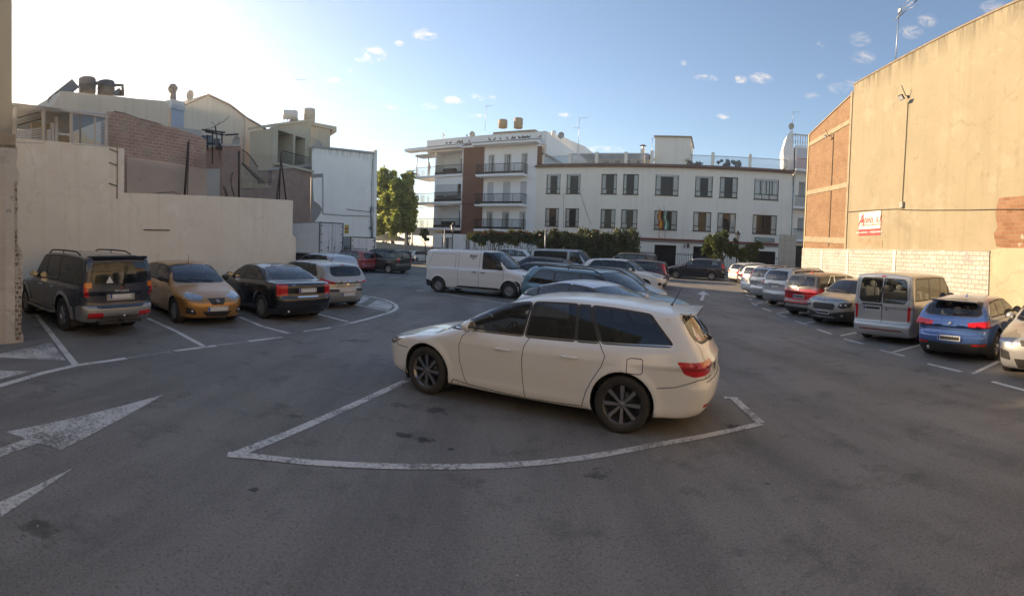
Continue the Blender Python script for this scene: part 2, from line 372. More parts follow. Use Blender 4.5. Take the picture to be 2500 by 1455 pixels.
def rounded(poly, r, n=3):
    """round the corners of a convex polygon; r: one radius or one per corner"""
    out = []; k = len(poly); rr = r if isinstance(r, (list, tuple)) else [r] * k
    for i in range(k):
        p, a, b = Vector(poly[i]), Vector(poly[i - 1]), Vector(poly[(i + 1) % k]); da, db = (a - p), (b - p); q = min(rr[i], da.length * .48, db.length * .48)
        if q < 1e-4: out.append(tuple(p)); continue
        s0, s1 = p + da.normalized() * q, p + db.normalized() * q
        for j in range(n + 1):
            t = j / n; v = s0 * (1 - t) ** 2 + p * 2 * t * (1 - t) + s1 * t ** 2; out.append((v.x, v.y))
    return out
def grow(poly, d):
    """offset a convex polygon outwards by d"""
    poly = ccw(poly); n = len(poly); out = []
    for i in range(n):
        p, a, b = Vector(poly[i]), Vector(poly[i - 1]), Vector(poly[(i + 1) % n]); e0, e1 = (p - a).normalized(), (b - p).normalized()
        n0, n1 = Vector((e0.y, -e0.x)), Vector((e1.y, -e1.x)); m_ = n0 + n1; m_ = m_ / max(m_.dot(n0), .35); q = p + m_ * d; out.append((q.x, q.y))
    return out
def hull(pts):
    pts = sorted(set((round(a, 5), round(b, 5)) for a, b in pts)); lo = []; up = []
    for p in pts:
        while len(lo) > 1 and (lo[-1][0] - lo[-2][0]) * (p[1] - lo[-2][1]) - (lo[-1][1] - lo[-2][1]) * (p[0] - lo[-2][0]) <= 0: lo.pop()
        lo.append(p)
    for p in reversed(pts):
        while len(up) > 1 and (up[-1][0] - up[-2][0]) * (p[1] - up[-2][1]) - (up[-1][1] - up[-2][1]) * (p[0] - up[-2][0]) <= 0: up.pop()
        up.append(p)
    return lo[:-1] + up[:-1]
BLK = lambda: pbr('black_plastic', (.018, .018, .019), .5, var=.2, dust=.35)
CHR = lambda: pbr('chrome', (.75, .76, .78), .12, 1.0)
RUB = lambda: pbr('tyre_rubber', (.022, .021, .020), .85, var=.25, vscale=9, dust=.5)
DRK = lambda: pbr('car_cabin_trim', (.06, .058, .056), .8)
SEAT = lambda: pbr('seat_cloth', (.16, .155, .15), .9)
GL = {'clear': lambda: glass('car_glass', (.88, .91, .89), 1.0), 'dark': lambda: glass('tinted_car_glass', (.20, .19, .19), 1.2), 'mid': lambda: glass('green_car_glass', (.66, .71, .70), 1.1)}
RED = lambda: pbr('red_lamp_lens', (.62, .010, .012), .16, coat=1.0, var=.25, vscale=26)
ORG = lambda: pbr('amber_lamp_lens', (.75, .20, .02), .16, coat=1.0)
CLR = lambda: pbr('clear_lamp_lens', (.30, .31, .32), .12, .7, coat=1.0, var=.6, vscale=30)
WHL = lambda: pbr('white_lamp_lens', (.72, .70, .70), .2, coat=1.0)
PLT = lambda: pbr('plate_white', (.72, .72, .70), .5)
def paint(name, col, metal=0.0, rough=.32, dust=.5):
    return pbr(name, col, rough, metal, coat=.9, back=(.07, .068, .065), dust=dust)

def wheel_meshes(r, wdt, style, rimr, key={}):
    k = (round(r, 3), round(wdt, 3), style, round(rimr, 3))
    if k in key: return key[k]
    t = MB(); hw = wdt / 2
    t.lathe([(rimr * .97, -hw * .8), (rimr + .01, -hw * .95), (r - .05, -hw), (r - .018, -hw * .92), (r, -hw * .7), (r, -hw * .5), (r - .006, -hw * .47), (r, -hw * .44), (r, -.012), (r - .007, 0), (r, .012), (r, hw * .44), (r - .006, hw * .47), (r, hw * .5), (r, hw * .7), (r - .018, hw * .92), (r - .05, hw), (rimr + .01, hw * .95), (rimr * .97, hw * .8)], RUB(), n=40, axis='Y')
    tm = t.build('wheel').data; bpy.data.objects.remove(bpy.data.objects[-1] if False else [o for o in bpy.data.objects if o.data == tm][0])
    b = MB(); kind, n, mat = style
    b.lathe([(rimr, hw * .82), (rimr * .985, hw * .70), (rimr * .93, hw * .62), (rimr * .90, hw * .1), (rimr * .88, -hw * .8)], mat, n=40, axis='Y')
    b.lathe([(0.001, -hw * .1), (rimr * .9, -hw * .1)], pbr('brake_dark', (.02, .02, .02), .6), n=24, axis='Y')          # brake disc, dark behind the spokes
    b.lathe([(rimr * .1, hw * .05), (rimr * .62, hw * .05), (rimr * .62, hw * -.05)], pbr('brake_disc', (.10, .10, .10), .45, .7), n=24, axis='Y')
    b.lathe([(0.001, hw * .66), (rimr * .10, hw * .66), (rimr * .16, hw * .6), (rimr * .2, hw * .3)], mat, n=20, axis='Y')
    def spoke(a0, w0, w1, y0, y1, tw=0.0, th=.02):
        vs = []
        for (rad, ww, yy, aa) in ((rimr * .14, w0, y0, a0), (rimr * .94, w1, y1, a0 + tw)):
            c, s_ = math.cos(aa), math.sin(aa)
            for sg in (-1, 1):
                for dy in (0, -th):
                    q = 1.0 if dy == 0 else 1.25
                    vs.append((rad * c - sg * ww * q / 2 * s_, yy + dy, rad * s_ + sg * ww * q / 2 * c))
        b.add(vs, [(0, 2, 6, 4), (1, 5, 7, 3), (0, 4, 5, 1), (2, 3, 7, 6), (0, 1, 3, 2), (4, 6, 7, 5)], mat)
    if kind == 'spoke':
        for i in range(n): spoke(2 * math.pi * i / n, rimr * (.11 if n > 6 else .17), rimr * (.20 if n > 6 else .27), hw * .62, hw * .74)
        for i in range(5):
            a = 2 * math.pi * i / 5 + .3; M = Matrix.Translation((math.cos(a) * rimr * .27, 0, math.sin(a) * rimr * .27)); b.lathe([(.001, hw * .6), (.012, hw * .6), (.014, hw * .3)], BLK(), n=8, axis='Y', M=M)
    elif kind == 'twin':
        for i in range(n):
            for d in (-.16, .16): spoke(2 * math.pi * i / n + d * .5, rimr * .09, rimr * .10, hw * .60, hw * .76, tw=d * .8)
    elif kind == 'cover':
        b.lathe([(rimr * .2, hw * .70), (rimr * .5, hw * .74)], mat, n=36, axis='Y')
        for i in range(n): spoke(2 * math.pi * i / n, rimr * .10, rimr * .26 if n < 10 else rimr * .15, hw * .74, hw * .74, th=.012)
        b.lathe([(rimr * .84, hw * .76), (rimr * .99, hw * .80)], mat, n=36, axis='Y')
    elif kind == 'steel':
        b.lathe([(rimr * .14, hw * .5), (rimr * .36, hw * .55), (rimr * .58, hw * .30), (rimr * .66, hw * .34)], mat, n=36, axis='Y')
        for i in range(n): spoke(2 * math.pi * i / n, rimr * .12, rimr * .20, hw * .34, hw * .36, th=.012)
        b.lathe([(rimr * .80, hw * .40), (rimr * .93, hw * .5)], mat, n=36, axis='Y')
    o = b.build('rim'); rm = o.data; bpy.data.objects.remove(o)
    key[k] = (tm, rm); return key[k]

def text_mesh(s, size, depth, mat, bold=0.0):
    cu = bpy.data.curves.new('lettering', 'FONT'); cu.body = s; cu.size = size; cu.extrude = depth / 2; cu.offset = bold; cu.align_x = 'CENTER'; cu.align_y = 'CENTER'; cu.resolution_u = 3
    o = bpy.data.objects.new('lettering', cu); COL.objects.link(o); dg = bpy.context.evaluated_depsgraph_get(); me = bpy.data.meshes.new_from_object(o.evaluated_get(dg)); bpy.data.objects.remove(o)
    me.materials.clear(); me.materials.append(mat); return me

def extract(B, bm, lay, rid, name, mats, parent, mirror='join', mat_of=None):
    """faces of the given region numbers become one mesh (both halves) or a left and a right one"""
    rids = rid if isinstance(rid, (list, tuple, set)) else [rid]
    fs = [f for f in bm.faces if f[lay] in rids]
    if not fs: return []
    ids = {}; V = []; Fc = []; mi = []
    for f in fs:
        q = []
        for v in f.verts:
            if v.index not in ids: ids[v.index] = len(V); V.append(tuple(v.co))
            q.append(ids[v.index])
        Fc.append(q); mi.append(mat_of[f[lay]] if mat_of else 0)
    V = np.array(V); G = B.grad(V); G /= np.maximum(np.linalg.norm(G, axis=1), 1e-6)[:, None]
    off = np.array([-B.S['L'] / 2, 0, 0]); out = []
    def mk(V, G, Fc, mi, nm):
        me = bpy.data.meshes.new(nm); me.from_pydata((V + off).tolist(), [], Fc)
        for m_ in mats: me.materials.append(m_)
        me.polygons.foreach_set('material_index', mi); me.polygons.foreach_set('use_smooth', [True] * len(Fc)); me.update()
        if len(me.vertices) == len(G): me.normals_split_custom_set_from_vertices(G.tolist())
        return link(nm, me, parent)
    Vm = V * [1, -1, 1]; Gm = G * [1, -1, 1]; Fm = [q[::-1] for q in Fc]
    if mirror == 'join':
        on = np.abs(V[:, 1]) < 1e-4; mp = np.arange(len(V)); nid = len(V); keep = []
        for i in range(len(V)):
            if not on[i]: mp[i] = nid; nid += 1; keep.append(i)
        out.append(mk(np.concatenate([V, Vm[keep]]), np.concatenate([G, Gm[keep]]), Fc + [[int(mp[i]) for i in q] for q in Fm], mi + mi, name))
    else:
        out.append(mk(V, G, Fc, mi, name)); out.append(mk(Vm, Gm, Fm, mi, name))
    return out

def car(name, label, cat, S, pos, az, group=None):
    """S: body curves, regions and fittings. Returns the root Empty at the ground under the car's middle"""
    L, W, H = S['L'], S['W'], S['H']; B = Body(S); h = S.get('res', .06)
    XL[0] = L; rz = math.atan2(-math.cos(az), -math.sin(az)); root = empty(name, (pos[0], pos[1], float(gz(pos[0], pos[1])) + S.get('lift', 0)), rz, label, cat, group); off = Vector((-L / 2, 0, 0))
    e_ = 1.0; gn = Vector((-(float(gz(pos[0] + e_, pos[1])) - float(gz(pos[0] - e_, pos[1]))) / 2, -(float(gz(pos[0], pos[1] + e_)) - float(gz(pos[0], pos[1] - e_))) / 2, 1)).normalized()
    root.rotation_euler = (Vector((0, 0, 1)).rotation_difference(gn).to_matrix() @ Matrix.Rotation(rz, 3, 'Z')).to_euler()
    P, Q = B.mesh(h); bm = bmesh.new(); lay = bm.faces.layers.int.new('rid')
    vs = [bm.verts.new(p) for p in P]
    for q in Q:
        q = list(dict.fromkeys(q.tolist()))
        if len(q) > 2:
            try: bm.faces.new([vs[i] for i in q])
            except ValueError: pass
    bm.normal_update(); bm.faces.ensure_lookup_table(); f = bm.faces[len(bm.faces) // 2]
    tot = 0
    for f in list(bm.faces)[::max(1, len(bm.faces) // 40)]: tot += B.grad(np.array([tuple(f.calc_center_median())]))[0] @ np.array(f.normal)
    if tot < 0: bmesh.ops.reverse_faces(bm, faces=bm.faces); bm.normal_update()
    # wheel arches
    for wx in B.wx:
        poly = [(wx + S['ar'] * math.cos(2 * math.pi * i / 28), S['wr'] + .01 + S['ar'] * math.sin(2 * math.pi * i / 28)) for i in range(28)]
        carve(bm, lay, 'S', poly, -1, cond=lambda c: c.y > W / 2 - .34, nmin=-2)
    pm = S['paint']; mats = [pm]; mat_of = {0: 0}; nxt = [1]; parts = []
    def rid_for(m_):
        if m_ not in mats: mats.append(m_)
        r = nxt[0]; nxt[0] += 1; mat_of[r] = mats.index(m_); return r
    gl = S.get('glass', ['clear', 'clear', 'clear', 'clear'])
    fm = S.get('frame_mat', BLK())
    def window(view, poly, g, fr=.022, nmin=.12, cond=None, nm='side_window', mirror='split', rad=.03, fmat=None):
        poly = ccw(hull(poly)); poly = rounded(poly, rad); r0 = rid_for(fmat or fm); 
        if fr > 0: carve(bm, lay, view, hull(grow(poly, fr)), r0, nmin=nmin, cond=cond)
        r1 = nxt[0]; nxt[0] += 1
        carve(bm, lay, view, poly, r1, over=(r0,) if fr > 0 else (0,), nmin=nmin, cond=cond); parts.append((r1, nm, GL[g](), mirror))
    # wind screen and rear glass
    zc, zt = S['ws'][0][0], S['ws'][-1][0]; m0 = S.get('wsm', .07)
    if 'wspoly' in S: wp_ = S['wspoly']
    else: wp_ = [(-.1, zc + S.get('wsb', .03)), (B.gw(zc) * .75, zc + S.get('wsb', .03)), (float(B.gw(zc + .12)) - m0, zc + S.get('wsb', .03) + .03), (float(B.gw(zt)) - m0 - .03, zt - .06), (float(B.gw(zt)) * .6, zt - .035), (-.1, zt - .03)]
    window('F', wp_, gl[0], .018, nmin=.3, nm='windscreen', mirror='join', cond=lambda c: c.x > S['xc'] - .25, rad=.02)
    if S.get('rw'):
        for rwp in (S['rw'] if isinstance(S['rw'][0], list) else [S['rw']]):
            window('R', rwp, gl[3], .02, nmin=.15, cond=lambda c: True, nm='rear_window', mirror='join' if min(p[0] for p in rwp) < 0 else 'split', rad=S.get('rwr', .04))
    def belt(x): return float(B.top(x))
    wsz = lambda x: np.interp(x, [p[1] for p in S['ws']], [p[0] for p in S['ws']]) if x > S['ws'][0][1] else S['ws'][0][0] - 1
    def rgz(x):
        q = sorted((p[1], p[0]) for p in S['rg']); return float(np.interp(x, [a for a, b in q], [b for a, b in q]))
    for i, wdw in enumerate(S['win']):                  # (x0 bottom, x1 bottom, x0 top, x1 top[, bottom lift])
        x0, x1, t0, t1 = wdw[:4]; lift = wdw[4] if len(wdw) > 4 else .02; mt = S.get('mt', .095)
        if isinstance(x0, (list, tuple)): window('S', list(wdw), gl[1] if i < S.get('nclear', 1) else gl[2], S.get('fr', .022), fmat=S.get('dlo')); continue
        pts = [(x0, belt(x0) + lift), (x1, belt(x1) + lift)]
        for k in range(7):
            x = t0 + (t1 - t0) * k / 6; z = float(B.roof(x)) - mt
            if x < S['ws'][-1][1] + .5: z = min(z, np.interp(x, [p[1] for p in S['ws']], [p[0] for p in S['ws']]) - .045)
            xr_ = sorted((p[1], p[0]) for p in S['rg'])
            if x > xr_[0][0]: z = min(z, float(np.interp(x, [a for a, b in xr_], [b for a, b in xr_])) - .06)
            pts.append((x, max(z, belt(x) + lift)))
        window('S', pts, gl[1] if i < S.get('nclear', 1) else gl[2], S.get('fr', .022), fmat=S.get('dlo'))
    seen = {}
    # coloured regions: (view, polygon, material, part name or None, 'split'/'join', corner radius)
    for rg_ in S.get('regions', ()):
        view, poly, mt_, nm, mir, rad = rg_[:6]; over = (0,); 
        if len(rg_) > 6 and rg_[6]: over = tuple([0] + [r for r, n_, _, _ in parts if n_ in rg_[6]] + [r for r in mat_of])
        poly = rounded(ccw(hull(poly)), rad) if rad else hull(poly)
        if nm is None: r = rid_for(mt_)
        elif nm in seen: r = seen[nm]
        else: r = nxt[0]; nxt[0] += 1; parts.append((r, nm, mt_, mir)); seen[nm] = r
        carve(bm, lay, view, poly, r, over=over, nmin=rg_[7] if len(rg_) > 7 else .12)
    seam = rid_for(pbr('panel_gap', (.012, .012, .012), .8)); wd = S.get('seamw', .009)
    for view, pts, *sm in S.get('seams', ()):
        for a, b in zip(pts[:-1], pts[1:]):
            a, b = Vector(a), Vector(b); t = (b - a).normalized() * .002; n_ = Vector((-(b - a).y, (b - a).x)).normalized() * (wd / 2); a = a - t; b = b + t
            carve(bm, lay, view, [tuple(a + n_), tuple(b + n_), tuple(b - n_), tuple(a - n_)], rid_for(sm[0]) if sm else seam, over=tuple([0] + list(mat_of)) if sm else (0,))
    dr = []
    for poly in S.get('doors', ()):
        r = nxt[0]; nxt[0] += 1; dr.append(r); parts.append((r, 'door', pm, 'split'))
        for f in bm.faces:
            if f[lay] == 0 and f.normal.y > .2:
                c = f.calc_center_median()
                if c.z < H - .09 and inside(poly, c.x, c.z): f[lay] = r
    bmesh.ops.delete(bm, geom=[f for f in bm.faces if f[lay] == -1], context='FACES'); bm.verts.index_update(); bm.normal_update()
    extract(B, bm, lay, list(mat_of), 'body', mats, root, 'join', mat_of)
    drs = []
    for r, nm, mt_, mir in parts:
        e = extract(B, bm, lay, r, nm, [mt_], root, mir)
        if nm == 'door': drs.append(e)
    bm.free()
    # wheel wells, floor, seats
    wl = MB()
    for wx in B.wx:
        for sg in (-1, 1):
            y1 = sg * (W / 2 - .045); y0 = sg * (W / 2 - .36); a = S['ar'] + .012
            pr = [(wx + a * math.cos(q), S['wr'] + .01 + a * math.sin(q)) for q in np.linspace(-.5, math.pi + .5, 18)]
            vs_ = [Vector((x, yy, z)) + off for yy in (y0, y1) for x, z in pr]; k = len(pr)
            wl.add(vs_, [(i, i + 1, k + i + 1, k + i) for i in range(k - 1)] + [tuple(range(k))], DRK(), True)
    wl.box(.3 - L / 2, L - .3 - L / 2, -W / 2 + .36, W / 2 - .36, S['gc'] - .03, S['gc'] + .01, DRK())
    wl.build('wheel_arch_liner', root, fix=False)
    cs = MB(); sh = S.get('seath', H - .28); x1 = S.get('seatx', S['xc'] + 1.25)
    def chair(x, y, wdt):
        cs.box(x - .5, x, y - wdt / 2, y + wdt / 2, .42, .56, SEAT(), Matrix.Translation(off))
        M = Matrix.Translation(off + Vector((x, y, .5))) @ Matrix.Rotation(.18, 4, 'Y')
        cs.add([M @ Vector(v) for v in [(-.06, -wdt / 2, 0), (.08, -wdt / 2, 0), (.08, wdt / 2, 0), (-.06, wdt / 2, 0), (-.05, -wdt / 2 + .06, sh - .72), (.04, -wdt / 2 + .06, sh - .72), (.04, wdt / 2 - .06, sh - .72), (-.05, wdt / 2 - .06, sh - .72)]], [(0, 1, 2, 3), (4, 5, 6, 7), (0, 1, 5, 4), (1, 2, 6, 5), (2, 3, 7, 6), (3, 0, 4, 7)], SEAT())
        for q in ((0,) if wdt < .7 else (-.38, .38)): cs.ball((0, 0, 0), .5, SEAT(), 6, M=M @ Matrix.Translation((0, q, sh - .63)) @ Matrix.Diagonal((.10, .26, .20, 1)))
    if S.get('seats', True):
        for y in (-.37, .37): chair(x1, y, .5)
        if S.get('seats') != 1: chair(x1 + .85, 0, 1.25)
        cs.build('seats', root)
        db = MB(); db.box(S['xc'] + .15 - L / 2, S['xc'] + .62 - L / 2, -W / 2 + .16, W / 2 - .16, .6, belt(S['xc'] + .6) - .03, DRK()); db.build('dashboard', root)
        sw = MB(); M = Matrix.Translation((S['xc'] + .72 - L / 2, -.37, belt(S['xc'] + .6) - .06)) @ Matrix.Rotation(-1.15, 4, 'Y')
        sw.tube([M @ Vector((.18 * math.cos(q), .18 * math.sin(q), 0)) for q in np.linspace(0, 2 * math.pi, 25)], .013, BLK(), 6, cap=False); sw.tube([M @ Vector((-.17, 0, 0)), M @ Vector((.17, 0, 0))], .02, BLK(), 6); sw.tube([M @ Vector((0, 0, 0)), M @ Vector((0, 0, .25))], .03, BLK(), 6)
        sw.build('steering_wheel', root)
    # wheels
    tm, rm = wheel_meshes(S['wr'], S.get('ww', .205), S['rim'], S.get('rr', S['wr'] * .66))
    for k, wx in enumerate(B.wx):
        for sg in (-1, 1):
            o = link('wheel', tm, root); o.location = (wx - L / 2, sg * (W / 2 - .125 - S.get('win_', 0)), S['wr'])
            if sg < 0: o.rotation_euler = (0, 0, math.pi)
            if k == 0 and S.get('steer'): o.rotation_euler.z += S['steer']
            r = link('rim', rm, o)
    # fittings on the skin
    def at_side(x, z, sg=1):
        p, n_ = B.hit((x, 2, z), (0, -1, 0)); 
        if p is None: return None, None
        return Vector(p) * 1, Vector(n_)
    for k, (x, z) in enumerate(S.get('handles', ())):
        p, n_ = at_side(x, z)
        if p is None: continue
        for sg in (-1, 1):
            b = MB(); q = [(x - .10, p.y + .012), (x - .085, p.y + .035), (x, p.y + .038), (x + .085, p.y + .035), (x + .10, p.y + .012)]
            b.tube([Vector((a, sg * yy, z)) + off for a, yy in q], .014, S.get('handle_mat', pm), 8)
            par = root
            if k < len(drs) and len(drs[k]) == 2: par = drs[k][0 if sg > 0 else 1]
            b.build('door_handle', par)
    if S.get('mirror', True):
        mx_, mz = S.get('mirror_at', (S['xc'] + .42, S['zb'] + .06)); ms = S.get('mirror_s', 1.0); yb = float(B.gw(mz)) - .01
        for sg in (-1, 1):
            b = MB(); M = Matrix.Translation(off + Vector((mx_, sg * (yb + .14), mz + .03))) @ Matrix.Scale(-1 if sg < 0 else 1, 4, (0, 1, 0))
            pr = [(math.cos(q) ** 3 * .3 + math.cos(q) * .7, math.sin(q)) for q in np.linspace(0, 2 * math.pi, 17)[:-1]]
            rings = [(-.085, .35), (-.07, .72), (-.03, .95), (.02, 1.0), (.045, 1.0), (.05, .94)]; vs_ = []
            for xx, s_ in rings:
                for a, c in pr: vs_.append(M @ Vector((xx * ms, a * s_ * .105 * ms, c * s_ * .08 * ms)))
            n_ = len(pr); fs_ = [(i * n_ + j, i * n_ + (j + 1) % n_, (i + 1) * n_ + (j + 1) % n_, (i + 1) * n_ + j) for i in range(len(rings) - 1) for j in range(n_)] + [tuple(range(n_))]
            b.add(vs_, fs_, S.get('mirror_mat', pm), True)
            b.add([v for v in vs_[-n_:]], [tuple(range(n_))], CHR())
            b.tube([M @ Vector((-.01, -.16, -.05)), M @ Vector((-.01, -.04, -.04))], .022, BLK(), 6)
            b.build('door_mirror', root)
    def on_skin(view, s_, z, z1=None):
        if view == 'R': p, n_ = B.hit((L + .5, s_, z), (-1, 0, 0), 2.5)
        elif view == 'F': p, n_ = B.hit((-.5, s_, z), (1, 0, 0), 2.5)
        else: p, n_ = B.hit((s_, 2, z), (0, -1, 0), 2.5)
        return p, n_
    def frame_at(view, s_, z, lift):
        """a matrix whose Z leaves the skin, whose Y is up"""
        p, n_ = on_skin(view, s_, z)
        if p is None: return None
        n_ = Vector(n_); 
        if S.get('upright', True) and view in 'RF': n_.y = 0; n_.normalize()
        u = Vector((0, 0, 1)) - n_ * n_.z; u.normalize(); r = u.cross(n_); M = Matrix((r, u, n_)).transposed().to_4x4(); M.translation = Vector(p) + off + n_ * lift; return M
    root_api = dict(B=B, off=off, frame_at=frame_at, root=root, S=S)
    for (view, s_, z, w_, h_, bar) in S.get('plates', ()):
        M = frame_at(view, s_, z, .008)
        if M is None: continue
        b = MB(); b.prism(rounded([(-w_ / 2, -h_ / 2), (w_ / 2, -h_ / 2), (w_ / 2, h_ / 2), (-w_ / 2, h_ / 2)], .012), .006, PLT(), M)
        b.prism([(-w_ / 2 + .006, -h_ / 2 + .006), (-w_ / 2 + .05, -h_ / 2 + .006), (-w_ / 2 + .05, h_ / 2 - .006), (-w_ / 2 + .006, h_ / 2 - .006)], .0078, pbr('plate_blue', (.02, .06, .32), .5), M)
        for a in np.linspace(-w_ / 2 + .085, w_ / 2 - .04, 7): b.prism([(a - .015, -h_ * .34), (a + .015, -h_ * .34), (a + .015, h_ * .36), (a - .015, h_ * .36)], .0074, pbr('plate_print', (.04, .04, .04), .6), M)
        b.prism(rounded([(-w_ / 2 + .065, -h_ * .27), (w_ / 2 - .035, -h_ * .30), (w_ / 2 - .025, h_ * .26), (-w_ / 2 + .06, h_ * .24)], .03), .0088, PLT() if bar == 'w' else pbr('plate_print', (.04, .04, .04), .6), M)
        b.build('number_plate', root)
    if S.get('wiper'):
        y, z, ln, ang = S['wiper']; M = frame_at('R', y, z, .02)
        if M: b = MB(); b.tube([M @ Vector((0, 0, 0)), M @ Vector((math.cos(ang) * ln * .5, math.sin(ang) * ln * .5, .02)), M @ Vector((math.cos(ang) * ln, math.sin(ang) * ln, 0.0))], .010, BLK(), 6); b.ball((0, 0, 0), .03, BLK(), 5, M=M); b.build('rear_wiper', root)
    if S.get('fwiper'):
        b = MB()
        for y0, y1 in ((-.35, .28), (.25, .75)) if S['fwiper'] > 0 else ((-.25, -.75), (.35, -.28)):
            z = zc + .045; pts = []
            for k in range(5):
                M = frame_at('F', y0 + (y1 - y0) * k / 4, z + k * .012, .015)
                if M: pts.append(M.translation)
            if len(pts) > 2: b.tube(pts, .009, BLK(), 5)
        if b.v: b.build('windscreen_wiper', root)
    if S.get('antenna'):
        x, y, ln, tilt = S['antenna']; p, n_ = B.hit((x, y, 3), (0, 0, -1)); p = Vector(p) + off
        b = MB()
        if ln > .15: b.tube([p, p + Vector((math.sin(tilt) * ln, 0, math.cos(tilt) * ln))], .008, BLK(), 6, r2=.004); b.ball(p, .022, BLK(), 5)
        else: b.add([p + Vector(v) for v in [(-.08, 0, -.01), (.07, -.028, -.01), (.07, .028, -.01), (.06, 0, ln)]], [(0, 1, 3), (1, 2, 3), (2, 0, 3)], pm)
        b.build('aerial', root)
    if S.get('rails'):
        x0, x1, yr, hr, m_ = S['rails']
        for sg in (-1, 1):
            pts = []
            for k in range(9):
                x = x0 + (x1 - x0) * k / 8; q, _ = B.hit((x, yr, 3), (0, 0, -1)); lift = hr * min(1, math.sin(math.pi * min(max(k / 8, .0), 1)) * 2.2) if S.get('rail_bow', True) else (hr if 0 < k < 8 else 0)
                pts.append(Vector((q[0], sg * q[1], q[2] + lift)) + off)
            b = MB(); b.tube(pts, .017, m_, 8)
            for k in (4,): b.tube([pts[k], pts[k] - Vector((0, 0, hr + .01))], .014, m_, 6)
            b.build('roof_rail', root)
    if S.get('extra'): S['extra'](root_api)
    return root
def place(S, front=None, rear=None, side='L', az=None):
    """position from the ground points under the tyres of one side"""
    L, W = S['L'], S['W']; tr = W / 2 - .10
    if front and rear:
        f, r = gp(*front), gp(*rear)
        if az is None: az = math.atan2(f.x - r.x, f.y - r.y)
        else: az = R(az)
        mid = (f + r) / 2; ax = S['fo'] + S['wb'] / 2
    else:
        az = R(az); mid = gp(*(front or rear)); ax = S['fo'] if front else S['fo'] + S['wb']
    fw = Vector((math.sin(az), math.cos(az), 0)); rt = Vector((math.cos(az), -math.sin(az), 0))
    mid = mid + rt * (tr if side == 'L' else -tr)        # to the centre line
    return mid - fw * (L / 2 - ax), az
